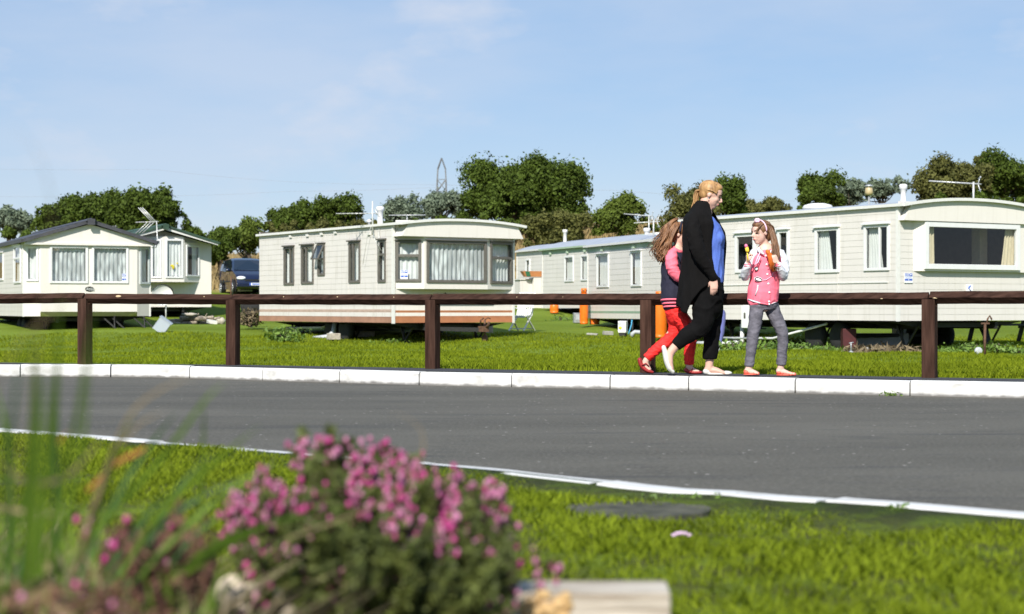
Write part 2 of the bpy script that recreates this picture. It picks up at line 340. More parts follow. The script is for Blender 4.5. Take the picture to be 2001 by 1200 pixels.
c = mixc(rng(vo.outputs[0], .045, .08, 1, 0), c, (.5, .47, .42))
v2 = N.new('ShaderNodeTexVoronoi'); v2.inputs['Scale'].default_value = 9; L.new(t.outputs['Object'], v2.inputs[0]); c = mixc(rng(v2.outputs[0], .05, .09, .85, 0), c, (.02, .018, .016))
# bare tracks along the kerb (dust)
L.new(c, p.inputs['Base Color']); b = N.new('ShaderNodeBump'); b.inputs['Distance'].default_value = .006; L.new(noise(150, 4), b.inputs['Height']); L.new(b.outputs[0], p.inputs['Normal'])
V = []; rc = [x for x in np.arange(-12, 12.01, .3)]
for x in rc:
    n, f = NK(x), FK(x)
    for k in range(13): V.append((x, n-.1+(f-n+.15)*k/12, -.12+.012*math.sin(math.pi*k/12)))
Fs = np.array([(i*13+j, (i+1)*13+j, (i+1)*13+j+1, i*13+j+1) for i in range(len(rc)-1) for j in range(12)])
tag(mesh_np('road', np.array(V), Fs, am, smooth=True), 'grey asphalt site road between white kerbs', None, kind='structure')

def walk(fn, x0, x1, step=.02):
    pts = [(x0, fn(x0))]; x = x0
    out = [(0, x0, fn(x0))]; d = 0
    while x < x1:
        xn = x+step; yn = fn(xn); d += math.hypot(step, yn-fn(x)); x = xn; out.append((d, x, yn))
    return out
def kerb(name, fn, x0, x1, block, width, ztop, zbot, label, behind=1, jit=.006, gap=.012):
    w = walk(fn, x0, x1); D = [a[0] for a in w]; X = [a[1] for a in w]; Yv = [a[2] for a in w]; mb = MB(); d = 0
    pos = lambda q: (float(np.interp(q, D, X)), float(np.interp(q, D, Yv)))
    while d < D[-1]:
        L_ = block*random.choice((1, 1, 1, .97, .75)); a, b = pos(d+gap/2), pos(min(D[-1], d+L_-gap/2)); d += L_
        tx, ty = b[0]-a[0], b[1]-a[1]; l = math.hypot(tx, ty)
        if l < .05: break
        tx, ty = tx/l, ty/l; nx, ny = -ty*behind, tx*behind; ja, jb = [random.uniform(-jit, jit) for _ in (0, 1)]; zt = ztop+random.uniform(-jit, jit)*.6
        ns = 5; prev = None; V = []
        for k in range(ns+1):
            q = k/ns; cx, cy = pos(d-L_+gap/2+(min(D[-1], d-gap/2)-d+L_-gap/2)*q); cx += nx*ja; cy += ny*ja
            e = random.uniform(0, .004)
            for off, z in ((0, zbot), (0+.004, zt-.022+e), (.016+e, zt-e*.5), (width-.01, zt), (width, zt-.012), (width, zbot)):
                V.append((cx+nx*off, cy+ny*off, z))
        Fs = [(k*6+j, k*6+j+1, (k+1)*6+j+1, (k+1)*6+j) for k in range(ns) for j in range(5)]+[tuple(range(6)), tuple(range(ns*6, ns*6+6))]
        mb.add(V, Fs)
    return tag(mb.build(name, M['kerb_white']), label, None, kind='structure')
# a little road dirt at the foot of the white paint
km = M['kerb_white']; N = km.node_tree.nodes; L = km.node_tree.links; p = N['Principled BSDF']; src = p.inputs['Base Color'].links[0].from_socket; t = N.new('ShaderNodeTexCoord')
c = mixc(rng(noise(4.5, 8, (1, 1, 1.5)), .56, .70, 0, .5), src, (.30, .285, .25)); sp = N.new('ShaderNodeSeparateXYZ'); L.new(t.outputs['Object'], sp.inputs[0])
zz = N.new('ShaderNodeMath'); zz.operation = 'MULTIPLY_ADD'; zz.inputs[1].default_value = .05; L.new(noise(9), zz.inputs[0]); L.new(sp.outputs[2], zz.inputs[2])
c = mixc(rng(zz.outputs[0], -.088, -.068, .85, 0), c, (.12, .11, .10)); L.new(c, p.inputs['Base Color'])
kerb('kerb', FK, -9.5, 9, .93, .125, 0, -.2, 'white painted raised kerb along the far side of the road')
kerb('kerb_edging', lambda x: NK(x), -5.5, 5, .92, .13, -.01, -.2, 'thin white painted edging between road and near lawn', behind=-1, jit=.014, gap=.022)
# dark packing strip (mortar joints) behind the gaps and the tarmac path strip under the fence
mb = MB(); xs = np.arange(-9.5, 9.01, .25); V = []
for x in xs:
    f = FK(x)*1.0; V += [(x, f+.122, .003), (x, FEN(x)+.09, .004)]
mb.add(V, [(2*i, 2*i+2, 2*i+3, 2*i+1) for i in range(len(xs)-1)]); pm('path_tarmac', (.035, .034, .036), .9, var=.3, scale=30, bump=.004)
tag(mb.build('path', M['path_tarmac']), 'narrow dark tarmac strip between the kerb and the fence', None, kind='structure')
mb = MB()
for fn, o0, o1, zt in ((FK, .045, .10, -.02), (NK, -.13, -.05, -.035)):
    V = []
    for x in np.arange(-5.4 if fn is NK else -9.4, 4.9 if fn is NK else 8.9, .25): V += [(x, fn(x)+o0, -.2), (x, fn(x)+o0, zt), (x, fn(x)+o1, zt), (x, fn(x)+o1, -.2)]
    n = len(V)//4; mb.add(V, [(4*i+j, 4*i+j+1, 4*i+j+5, 4*i+j+4) for i in range(n-1) for j in range(3)])
pm('mortar', (.10, .095, .085), .95, var=.4, scale=40, bump=.003); tag(mb.build('kerb_mortar', M['mortar']), 'dark mortar joints between the kerb stones', None, kind='structure')

# grass blades
pm('blades_near', (.075, .120, .004), .65, var=.35, scale=3.0, col2=(.31, .385, .025), transl=.35, attr='rnd', spec=.08)
pm('blades_far', (.090, .140, .005), .65, var=.3, scale=.9, col2=(.31, .365, .020), transl=.35, attr='rnd', spec=.08)
def blades(name, X, Y, Z, h, w, mat, label, lean=.5, parent=None):
    n = len(X); a = RNG.uniform(0, 2*math.pi, n); la = RNG.uniform(0, 2*math.pi, n); H = h*RNG.uniform(.5, 1.25, n); l = RNG.uniform(0, lean, n)*H
    W = w*RNG.uniform(.7, 1.3, n)/2; b = np.stack([X, Y, Z], 1); d = np.stack([np.cos(a)*W, np.sin(a)*W, np.zeros(n)], 1)
    mid = b+np.stack([np.cos(la)*l*.35, np.sin(la)*l*.35, H*.55], 1); tip = b+np.stack([np.cos(la)*l, np.sin(la)*l, H], 1)
    V = np.stack([b-d, b+d, mid+d*.75, tip, mid-d*.75], 1).reshape(-1, 3); Fi = np.arange(n*5).reshape(n, 5)
    return V, Fi, np.repeat(RNG.uniform(0, 1, n), 5)
def in_road(X, Y): return np.array([NK(x) for x in X])
# near lawn
n = 300000; Y = RNG.uniform(0, 1, n)**.8*7.2+1.7; X = RNG.uniform(-1, 1, n)*(Y*.30+1.0); K = np.array([NK(x) for x in X])-.165
patch = lambda X, Y: ((X-.36)/.21)**2+((Y-5.0)/.19)**2 < 1
keep = (Y < K) & ~patch(X, Y); X, Y = X[keep], Y[keep]
thin = .5+.5*np.sin(X*5.1+1.3*np.sin(Y*3.3))*np.sin(Y*4.3+1.1*np.sin(X*2.7)); bare = (np.sin(X*19+2*np.sin(Y*7))*np.sin(Y*11+2*np.sin(X*9))+.45*np.sin(X*43+Y*17)*np.sin(Y*31-X*13)) > .74; k2 = (RNG.uniform(0, 1, len(X)) < .40+.6*thin) & (~bare | (RNG.uniform(0, 1, len(X)) < .10)); X, Y, thin = X[k2], Y[k2], thin[k2]
Z = np.array([lawn_z(x, y) for x, y in zip(X, Y)])-.004; KN = np.array([NK(x) for x in X])-.125; Z = Z+.004*np.clip(1-(KN-Y)/.3, 0, 1)
Va, Fa, Ra = blades('', X, Y, Z, .027*(.7+.7*thin[:])*np.clip(.35+(KN-Y)/.35, .35, 1), .0048, None, '', lean=1.3)
Ra = np.clip(Ra*.75+np.repeat(thin, 5)*.3, 0, 1)
tag(mesh_np('lawn_grass', Va, Fa, M['blades_near'], Ra), 'short bright green lawn grass in front of the white edging', 'grass', kind='stuff')
n = 260000; u = RNG.uniform(0, 1, n); Y = 14.2+34*u**1.6; X = RNG.uniform(-1, 1, n)*(Y*.30+1.2); E = np.array([FEN(x) for x in X])+.07
keep = Y > E; X, Y = X[keep], Y[keep]; Z = np.array([field_z(x, y) if y > 19 else field_z(x, y)*1.0 for x, y in zip(X, Y)])-.01
thin = .5+.5*np.sin(X*2.1+1.3*np.sin(Y*.9))*np.sin(Y*1.3+1.1*np.sin(X*1.7))
Va, Fa, Ra = blades('', X, Y, Z, .05*(.6+.6*thin)*(1+(Y-15)*.012), .009*(1+(Y-15)*.04), None, '', lean=1.0)
Ra = np.clip(Ra*.8+np.repeat(thin, 5)*.25, 0, 1)
tag(mesh_np('field_grass', Va, Fa, M['blades_far'], Ra), 'mown grass of the caravan field behind the brown fence', 'grass', kind='stuff')
# straw on the bank
n = 45000; Y = RNG.uniform(86, 108, n); X = RNG.uniform(-34, 34, n); Z = np.array([field_z(x, y) for x, y in zip(X, Y)])
pm('straw', (.30, .21, .09), .9, var=.3, scale=1, col2=(.52, .40, .19), transl=.3, attr='rnd')
Va, Fa, Ra = blades('', X, Y, Z, .55, .09, None, '', lean=.6); tag(mesh_np('dry_grass', Va, Fa, M['straw'], Ra), 'tall straw coloured grass on the bank below the trees', 'grass', kind='stuff')
# ------------------------------------------------------------------ caravans
class Frame2:
    """local frame of a caravan: x along its front, y along its side towards the back"""
    def __init__(s, X0, Y0, d, gz): s.o = Vector((X0, Y0)); s.d = Vector(d).normalized(); s.b = Vector((-s.d.y, s.d.x)); s.gz = gz; s.rz = math.atan2(s.d.y, s.d.x)
    def hit(s, px, py, p0, p1):
        """where the sight line of a photo pixel meets the vertical wall p0->p1 (local): (u along it, local z)"""
        r = Vector(((px-CX)/F_PX, 1)); P0 = s.o+s.d*p0[0]+s.b*p0[1]; P1 = s.o+s.d*p1[0]+s.b*p1[1]; t = (P1-P0).normalized()
        det = r.x*-t.y+t.x*r.y; k = (P0.x*-t.y+t.x*P0.y)/det
        hitp = r*k; return (hitp-P0).dot(t), CZ-(py-HY)/F_PX*hitp.y-s.gz
    def rect(s, x0, y0, x1, y1, p0, p1):
        a = s.hit(x0, (y0+y1)/2, p0, p1)[0]; b = s.hit(x1, (y0+y1)/2, p0, p1)[0]; xm = (x0+x1)/2
        za = s.hit(xm, y1, p0, p1)[1]; zb = s.hit(xm, y0, p0, p1)[1]; return (min(a, b), max(a, b), za, zb)
    def z(s, py, px, p0, p1): return s.hit(px, py, p0, p1)[1]
def wall(mb, p0, p1, z0, z1, holes=(), board=.15, lip=.0048, mat=0, bands=(), inner=None, inner_mat=None):
    p0 = Vector(p0); p1 = Vector(p1); L_ = (p1-p0).length; t = (p1-p0)/L_; n = Vector((t.y, -t.x))
    us = sorted(set([0, L_]+[max(0, min(L_, h[k])) for h in holes for k in (0, 1)]))
    if board: zs = list(np.arange(z0, z1, board))+[z1]
    else: zs = [z0, z1]
    brk = sorted(set([h[k] for h in holes for k in (2, 3) if z0 < h[k] < z1]+[b[k] for b in bands for k in (0, 1) if z0 < b[k] < z1]))
    allz = sorted(set([round(z, 4) for z in zs+brk]))
    lev = [round(z, 4) for z in zs]
    def off(z, top):   # lapped boards: each one leans out towards its foot
        if not board: return 0
        k = (z-z0)/board; f = k-math.floor(k+1e-3); f = max(0, f)
        if top and f < 1e-2: f = 1
        return lip*(1-f)
    def inhole(u, z): return any(h[0] < u < h[1] and h[2] < z < h[3] for h in holes)
    for a, b in zip(allz[:-1], allz[1:]):
        for ua, ub in zip(us[:-1], us[1:]):
            if inhole((ua+ub)/2, (a+b)/2): continue
            m = mat
            for bd in bands:
                if bd[0] < (a+b)/2 < bd[1]: m = bd[2]
            A, B = p0+t*ua, p0+t*ub; oa, ob = off(a, False), off(b, True)
            V = [(A.x+n.x*oa, A.y+n.y*oa, a), (B.x+n.x*oa, B.y+n.y*oa, a), (B.x+n.x*ob, B.y+n.y*ob, b), (A.x+n.x*ob, A.y+n.y*ob, b)]
            mb.add(V, [(0, 1, 2, 3)], m)
            if board and a in lev and oa > .5*lip: mb.add([(A.x, A.y, a), (B.x, B.y, a), (B.x+n.x*oa, B.y+n.y*oa, a), (A.x+n.x*oa, A.y+n.y*oa, a)], [(0, 1, 2, 3)], m)
            if inner is not None:   # inner lining
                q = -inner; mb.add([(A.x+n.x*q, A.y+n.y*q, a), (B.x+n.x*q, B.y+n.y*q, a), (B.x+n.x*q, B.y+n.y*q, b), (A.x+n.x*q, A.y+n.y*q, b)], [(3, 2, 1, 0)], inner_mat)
def window(par, p0, p1, r, fm, curtain='lace', mull=(), trans=(), fw=.05, hood=None, glass='glass', proud=.035, label=None, cmat=None):
    """window in wall p0->p1, r=(u0,u1,z0,z1): frame with pane and curtain as its parts"""
    p0 = Vector(p0); p1 = Vector(p1); t = (p1-p0).normalized(); n = Vector((t.y, -t.x)); u0, u1, z0, z1 = r
    def P(u, o, z): q = p0+t*u+n*o; return Vector((q.x, q.y, z))
    mb = MB(); e = .012
    def bar(ua, ub, za, zb, o0=-.03, o1=proud, m=0):
        V = [P(u, o, z) for z in (za, zb) for u, o in ((ua, o0), (ub, o0), (ub, o1), (ua, o1))]
        mb.add(V, [(0, 3, 2, 1), (4, 5, 6, 7), (0, 1, 5, 4), (1, 2, 6, 5), (2, 3, 7, 6), (3, 0, 4, 7)], m)
    bar(u0-e, u0+fw, z0-e, z1+e); bar(u1-fw, u1+e, z0-e, z1+e); bar(u0+fw, u1-fw, z0-e, z0+fw); bar(u0+fw, u1-fw, z1-fw, z1+e)
    for m_ in mull: q = u0+(u1-u0)*m_; bar(q-fw*.5, q+fw*.5, z0+fw, z1-fw, -.025, proud-.004)
    for m_ in trans: q = z0+(z1-z0)*m_; bar(u0+fw, u1-fw, q-fw*.6, q+fw*.6, -.025, proud-.004)
    if hood: bar(u0-.04, u1+.04, z1+e, z1+e+hood, 0, proud+.05)
    f = mb.build('window', fm, par, bevel=.006)
    if label: f['label'] = label
    g = MB(); g.add([P(u0+fw*.8, .004, z0+fw*.8), P(u1-fw*.8, .004, z0+fw*.8), P(u1-fw*.8, .004, z1-fw*.8), P(u0+fw*.8, .004, z1-fw*.8)], [(0, 1, 2, 3)])
    g.build('pane', M[glass], f, fix=False)
    def sheet(ua, ub, za, zb, folds, amp, mat, pinch=0, name='curtain', o=-.09, scallop=0):
        nu, nz = max(8, int(folds*8)), 10; V = []; ph = random.uniform(0, 6)
        for j in range(nz+1):
            v = j/nz; zz = za+(zb-za)*v
            for i in range(nu+1):
                q = i/nu; wd = 1-pinch*v if pinch else 1
                uu = ua+(ub-ua)*(q*abs(wd)) if pinch >= 0 else ub-(ub-ua)*((1-q)*(1-abs(pinch)*v))
                zz2 = zz+(scallop*abs(math.sin(q*folds*2.2)) if j == 0 else 0)
                V.append(P(uu, o+amp*math.sin(q*folds*2*math.pi+ph+.4*math.sin(v*3+q*5))*(1-.3*v), zz2))
        c = MB(); c.add(V, [(j*(nu+1)+i, j*(nu+1)+i+1, (j+1)*(nu+1)+i+1, (j+1)*(nu+1)+i) for j in range(nz) for i in range(nu)], 0, True)
        return c.build(name, M[mat], f, fix=False)
    W = u1-u0; a, b, c_, d_ = u0+.02, u1-.02, z0+.03, z1-.02
    if curtain in ('lace', 'lace_plain'): sheet(a, b, c_, d_, max(2, W/.13), .022, cmat or curtain, scallop=.04)
    elif curtain == 'sides': sheet(a, a+W*.13, c_, d_, 4, .025, cmat or 'curtain_cream'); sheet(b-W*.15, b, c_, d_, 4, .03, cmat or 'curtain_cream', pinch=-.35)
    elif curtain == 'left': sheet(a, a+W*.55, c_, d_, 4, .02, cmat or 'curtain_cream', pinch=.55)
    elif curtain == 'left_wide': sheet(a, a+W*.62, c_, d_, 5, .02, cmat or 'curtain_white', pinch=.35)
    elif curtain == 'right': sheet(b-W*.4, b, c_, d_, 3, .02, cmat or 'lace_plain')
    return f
def roof_profile(kind, W, eave, rise, over=.07, n=16):
    if kind == 'arc': return [(-over+(W+2*over)*i/n, eave+rise*(1-abs(2*i/n-1)**2.2)) for i in range(n+1)]
    return [(-over, eave-.02), (W/2, eave+rise), (W+over, eave-.02)]
def roof(par, prof, y0, y1, thick, mats, name='roof', cap=False, seams=True):
    mb = MB(); mb.prism(prof+[(x, z-thick) for x, z in reversed(prof)], y0, y1)
    # edge trim (gutter rail) along both eaves and front
    x0, z0 = prof[0]; x1, z1 = prof[-1]
    o = mb.build(name, mats[0], par)
    g = MB(); t2 = .035
    g.box(x0-t2, x0-.001, y0-.001, y1+.001, z0-thick-.0, z0+.012); g.box(x1+.001, x1+t2, y0-.001, y1+.001, z1-thick-.0, z1+.012)
    top = [(x, z+.012) for x, z in prof]; bot = [(x, z-thick-.002) for x, z in reversed(prof)]; g.prism(top+bot, y0-t2, y0-.0015)
    g.build('roof_trim', mats[1], o)
    if cap:
        c = MB(); xm = (x0+x1)/2; zm = max(z for x, z in prof)
        c.prism([(xm-.16, zm-.035), (xm, zm+.05), (xm+.16, zm-.035), (xm+.1, zm-.05), (xm-.1, zm-.05)], y0-.09, y1); c.box(xm-.1, xm+.1, y0-.14, y0-.05, zm-.15, zm+.02); c.build('ridge_cap', mats[2], o)
    return o
def underframe(par, W, L_, zs, wheels=True, drawbar=True, yw=None, jacks=True, rustb=True):
    mb = MB(); h = zs
    for x in (W*.27, W*.73): mb.box(x-.04, x+.04, .1, L_-.2, h-.19, h-.03)
    for k in range(int(L_/.75)):
        y = .35+k*.75
        for sx, xa, xb in ((1, .05, W*.27-.04), (-1, W-.05, W*.73+.04)): mb.add([(xa, y-.02, h-.02), (xb, y-.02, h-.02), (xb, y-.02, h-.18), (xa, y+.02, h-.02), (xb, y+.02, h-.02), (xb, y+.02, h-.18)], [(0, 1, 2), (5, 4, 3), (0, 3, 4, 1), (1, 4, 5, 2), (2, 5, 3, 0)])
        mb.box(W*.27+.04, W*.73-.04, y-.03, y+.03, h-.15, h-.05)
    if yw: mb.tube([(W*.12, yw, .30), (W*.88, yw, .30)], .04, 8); mb.tube([(W*.12, yw+.85, .30), (W*.88, yw+.85, .30)], .04, 8)
    ch = mb.build('chassis', M['black_steel'], par)
    if drawbar:
        d = MB(); d.bar((W*.27, .1, h-.15), (W*.5, -1.35, h-.17), .05, .10, mat=1); d.bar((W*.73, .1, h-.15), (W*.5, -1.35, h-.17), .05, .10, mat=1)
        d.box(W*.5-.07, W*.5+.07, -1.55, -1.25, h-.22, h-.08); d.tube([(W*.5, -1.5, h-.12), (W*.5, -1.62, h-.05), (W*.5, -1.66, h+.02)], .035, 8)
        d.tube([(W*.5+.13, -1.25, .14), (W*.5+.13, -1.25, h+.08)], .028, 8); d.tube([(W*.5+.13, -1.25, h+.08), (W*.5+.2, -1.3, h+.13), (W*.5+.26, -1.3, h+.1)], .016, 6)
        d.tube([(W*.5-.02, -1.3, h-.06), (W*.5-.06, -1.35, h+.06), (W*.5-.01, -1.42, h+.12)], .022, 6)
        d.lathe([(.02, -.03), (.1, -.03), (.1, .03), (.02, .03)], (W*.5+.13, -1.25, .10), 14, axis='x'); d.build('tow_hitch', [M['rust'], M['black_steel']], par)
    if wheels:
        for y in (yw, yw+.85):
            for x in (W*.12, W*.88):
                t = MB(); t.lathe([(.16, -.10), (.28, -.10), (.32, -.06), (.33, 0), (.32, .06), (.28, .10), (.16, .10)], (x, y, .30), 24, axis='x'); wl = t.build('wheel', M['tyre'], par)
                t = MB(); t.lathe([(.02, -.08), (.10, -.085), (.165, -.06), (.165, .06), (.1, .085), (.02, .08)], (x, y, .30), 16, axis='x'); t.build('rim', M['rust'] if rustb else M['pipe_grey'], wl)
    if jacks:
        for x, y in ((W*.2, .9), (W*.8, .9), (W*.2, L_-1), (W*.8, L_-1), (W*.25, L_*.5)):
            j = MB(); sg = 1 if x < W/2 else -1
            j.bar((x, y, h-.1), (x-sg*.02, y-.28, .03), .045, .045); j.bar((x, y-.65, h-.1), (x-sg*.02, y-.28, .05), .035, .035); j.tube([(x, y-.15, h-.18), (x, y-.15, .03)], .03, 8); j.box(x-.16, x+.16, y-.33, y-.23, 0.0, .03); j.box(x-.1, x+.1, y-.22, y-.08, 0.0, .035)
            j.build('jack_leg', M['black_steel'], par)
    return ch
def antenna(par, base, h, boom, boomlen, nel=7, tilt=0, r=.012, elh=.14, extra=None, mat='alu', roll=0):
    """television aerial: mast, boom with rod elements"""
    mb = MB(); b = Vector(base); top = b+Vector((0, 0, h)); mb.tube([b, top], r*1.3, 8)
    bv = Vector(boom).normalized(); s0 = top-Vector((0, 0, .05)); e0 = s0+bv*boomlen; mb.tube([s0-bv*.12, e0], r, 6)
    side = bv.cross(Vector((0, 0, 1))).normalized(); ax = side*math.cos(roll)+Vector((0, 0, 1))*math.sin(roll)
    for k in range(nel): q = s0+bv*(boomlen*(k+.5)/nel); mb.tube([q-ax*elh, q+ax*elh], r*.55, 5)
    for sg in (-1, 1): mb.tube([s0-bv*.05, s0-bv*.12+Vector((0, 0, sg*.22))+bv*-.03], r*.8, 5); mb.tube([s0-bv*.05-side*.18+Vector((0, 0, sg*.2)), s0-bv*.05+side*.18+Vector((0, 0, sg*.2))], r*.6, 5)
    if extra: extra(mb)
    return mb.build('aerial', M[mat], par)
def flue(par, x, y, z, h, r=.06, mat='trim_white'):
    mb = MB(); mb.lathe([(r*1.5, 0), (r*1.5, .03), (r, .05), (r, h-.12), (r*1.45, h-.1), (r*1.5, h-.02), (r*1.1, h)], (x, y, z), 16); return mb.build('flue', M[mat], par)
def notice(par, p0, p1, r, off=.008):
    """small white notice with blue blocks"""
    p0 = Vector(p0); p1 = Vector(p1); t = (p1-p0).normalized(); n = Vector((t.y, -t.x)); u0, u1, z0, z1 = r; mb = MB()
    def q(ua, ub, za, zb, o0, o1, m):
        V = [(p0.x+t.x*u+n.x*o, p0.y+t.y*u+n.y*o, z) for z in (za, zb) for u, o in ((ua, o0), (ub, o0), (ub, o1), (ua, o1))]
        mb.add(V, [(0, 3, 2, 1), (4, 5, 6, 7), (0, 1, 5, 4), (1, 2, 6, 5), (2, 3, 7, 6), (3, 0, 4, 7)], m)
    W, H = u1-u0, z1-z0; q(u0, u1, z0, z1, off, off+.004, 0)
    q(u0+.04*W, u1-.04*W, z0+.24*H, z0+.42*H, off+.004, off+.006, 1)
    for k, (a, b) in enumerate(((.05, .5), (.05, .62), (.05, .9), (.05, .95))): q(u0+a*W, u0+b*W, z0+(.94-.09*k)*H, z0+(.98-.09*k)*H, off+.004, off+.006, 1)
    q(u0+.62*W, u0+.95*W, z0+.72*H, z0+.98*H, off+.004, off+.006, 1); q(u0+.68*W, u0+.86*W, z0+.80*H, z0+.92*H, off+.006, off+.008, 0)
    q(u0+.1*W, u0+.9*W, z0+.5*H, z0+.54*H, off+.004, off+.006, 1); q(u0+.42*W, u0+.56*W, z0+.29*H, z0+.37*H, off+.006, off+.008, 0)
    return mb.build('notice', [M['sign_white'], M['sign_blue']], par)

# ---- static caravan in the middle: flat front with a bay of brown framed windows, brown and orange stripes
Fm = Frame2(-2.98, 43.6, (.84, .54), -.30); W, L_ = 3.6, 8.0
c3 = empty('static_caravan', (Fm.o.x, Fm.o.y, Fm.gz), Fm.rz, 'cream static caravan with brown window frames and brown and orange stripes along its skirt', 'caravan', 'static caravans on the site')
side = ((0, L_), (0, 0)); A = (0, 0); ZS = Fm.z(631, 768, *side); ZE = Fm.z(438, 770, (0, 0), (W, 0))
wr = [Fm.rect(*q, *side) for q in ((556, 483, 575, 556), (590, 480, 613, 554), (622, 477, 635, 538), (683, 473, 704, 552), (740, 470, 754, 551))]
D0 = -.36; q0 = Fm.hit(773, 500, (0, 0), (W, 0))[0]; qa = Fm.hit(829, 500, (0, D0), (W, D0))[0]; qb = Fm.hit(953, 500, (0, D0), (W, D0))[0]
f1 = ((q0, 0), (qa, D0)); f2 = ((qa, D0), (qb, D0)); f3 = ((qb, D0), (W-.05, 0))
zb = Fm.z(565, 890, *f2); zp = Fm.z(464, 890, *f2)
bands = [(ZS+.0, ZS+.17, 1), (ZS+.27, ZS+.33, 2)]; bandf = [(ZS, ZS+.21, 3), (ZS+.30, ZS+.37, 3)]
mb = MB(); wall(mb, *side, ZS, ZE, wr, board=.145, bands=[(Fm.z(632, 640, *side), Fm.z(618, 640, *side), 1), (Fm.z(610, 640, *side), Fm.z(604.5, 640, *side), 2)], inner=.05, inner_mat=4)
bf = [(Fm.z(632, 880, (0, 0), (W, 0)), Fm.z(617.5, 880, (0, 0), (W, 0)), 3), (Fm.z(611, 880, (0, 0), (W, 0)), Fm.z(606.5, 880, (0, 0), (W, 0)), 3)]
wall(mb, (0, 0), (W, 0), ZS, zb, (), board=.145, mat=5, bands=bf, inner=.05, inner_mat=4); wall(mb, (W, 0), (W, L_), ZS, ZE, (), board=.145, inner=.05, inner_mat=4); wall(mb, (W, L_), (0, L_), ZS, ZE+.1, (), board=.145, inner=.05, inner_mat=4)
wf = [Fm.rect(774, 471, 822, 550, *f1), Fm.rect(834, 472, 950, 552, *f2), Fm.rect(958, 474, 1000, 554, *f3)]
for f, wq in zip((f1, f2, f3), wf): wall(mb, *f, zb, ZE+.1, [wq], board=0, mat=5)
mb.add([(q0, 0, zb), (qa, D0, zb), (qb, D0, zb), (W-.05, 0, zb)], [(3, 2, 1, 0)], 6)
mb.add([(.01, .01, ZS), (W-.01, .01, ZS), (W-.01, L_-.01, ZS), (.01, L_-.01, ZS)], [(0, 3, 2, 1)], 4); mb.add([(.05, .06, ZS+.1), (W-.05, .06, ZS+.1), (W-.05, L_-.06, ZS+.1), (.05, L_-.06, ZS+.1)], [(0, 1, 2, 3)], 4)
mb.box(-.018, .05, -.018, .05, ZS-.02, ZE, 7); mb.box(W-.05, W+.018, -.018, .05, ZS-.02, ZE, 7)
mb.box(.12, .15, .05, L_-.05, ZE-.03, ZE, 4)
mb.build('body', [M['siding_grey'], M['stripe_brown'], M['stripe_pink'], M['stripe_orange'], M['interior'], M['siding_cream'], M['soffit'], M['trim_white']], c3, fix=False)
for k, y in enumerate((L_-Fm.hit(588, 500, *side)[0], L_-Fm.hit(681, 500, *side)[0], L_-Fm.hit(640, 500, *side)[0]*1.0-3.9 if False else .9)):
    mb = MB(); mb.box(-.0085, -.002, y-.010, y+.010, ZS+.42, ZE-.04); mb.build('panel_joint', M['siding_grey'], c3)
# gable fascia box over the front
prof = roof_profile('arc', W, ZE+.02, .125, .05); pf = [(x, z-.05) for x, z in prof]
mb = MB(); mb.prism(pf[1:-1]+[(W, zp), (0, zp)], -.46, -.03); mb.build('pelmet', M['siding_cream'], c3)
roof(c3, prof, -.50, L_+.08, .05, (M['roof_metal'], M['trim_white']))
for i, wq in enumerate(wr):
    if i == 2:
        window(c3, *side, wq, M['frame_dark'], 'lace_plain', trans=(.52,), hood=.03)
        fl = MB(); P = lambda u, o, z: (-o, L_-u, z); u0, u1, za, z1 = wq; zm = za+(z1-za)*.52
        for a, b in (((u0, .04, z1-.02), (u0, .22, zm)), ((u1, .04, z1-.02), (u1, .22, zm)), ((u0, .22, zm), (u1, .22, zm)), ((u0, .04, z1-.02), (u1, .04, z1-.02))): fl.bar(P(*a), P(*b), .045, .03)
        fl.add([P(u0, .05, z1-.03), P(u1, .05, z1-.03), P(u1, .215, zm), P(u0, .215, zm)], [(0, 1, 2, 3)], 1); fl.build('window_flap', [M['frame_dark'], M['glass_dark']], c3)
    else: window(c3, *side, wq, M['frame_dark'], 'lace_plain', mull=(.38,) if i in (1, 3) else ((.62,) if i == 0 else ()), trans=(.66,) if i == 4 else (), hood=.04)
window(c3, *f1, wf[0], M['frame_dark'], 'lace_plain', trans=(.64,), hood=.02, fw=.06); window(c3, *f2, wf[1], M['frame_dark'], 'lace', hood=.02, fw=.06); window(c3, *f3, wf[2], M['frame_dark'], 'lace_plain', trans=(.62,), hood=.02, fw=.06)
notice(c3, *f1, Fm.rect(783, 528, 797, 546, *f1), off=.012)
for k in range(5):
    mb = MB(); y = L_-Fm.hit((569, 602, 630, 657, 722)[k], 460, *side)[0]; z = Fm.z((463, 461, 458, 455, 458)[k], (569, 602, 630, 657, 722)[k], *side); mb.box(-.045, .004, y-.07, y+.07, z-.02, z+.045)
    mb.build('vent_cowl', M['trim_white'], c3)
underframe(c3, W, L_, ZS, yw=L_*.42, rustb=True)
u, z = Fm.hit(743, 430, (1.2, L_), (1.2, 0)); flue(c3, 1.2, L_-u, ZE+.07, .55, .075); mb = MB(); mb.lathe([(.03, 0), (.03, .1), (.09, .13), (.03, .18)], (1.0, L_-u+.25, ZE+.1), 12); mb.build('roof_vent', M['trim_white'], c3)
u, z = Fm.hit(728, 460, (-.06, L_), (-.06, 0)); yb = L_-u; zt = Fm.z(393, 728, (-.06, L_), (-.06, 0)); zbm = Fm.z(459, 728, (-.06, L_), (-.06, 0))
mb = MB(); mb.tube([(-.06, yb, zbm), (-.06, yb, zt)], .022, 8); zA = Fm.z(417, 728, (-.06, L_), (-.06, 0)); bd = Vector((-.45, .9, 0)).normalized(); s0 = Vector((-.06, yb, zA)); L1 = .95
lv = Matrix.Rotation(-Fm.rz, 3, 'Z')@Vector((-1, .15, 0)); mb.tube([s0-lv*.12, s0+lv*.95], .014, 6)
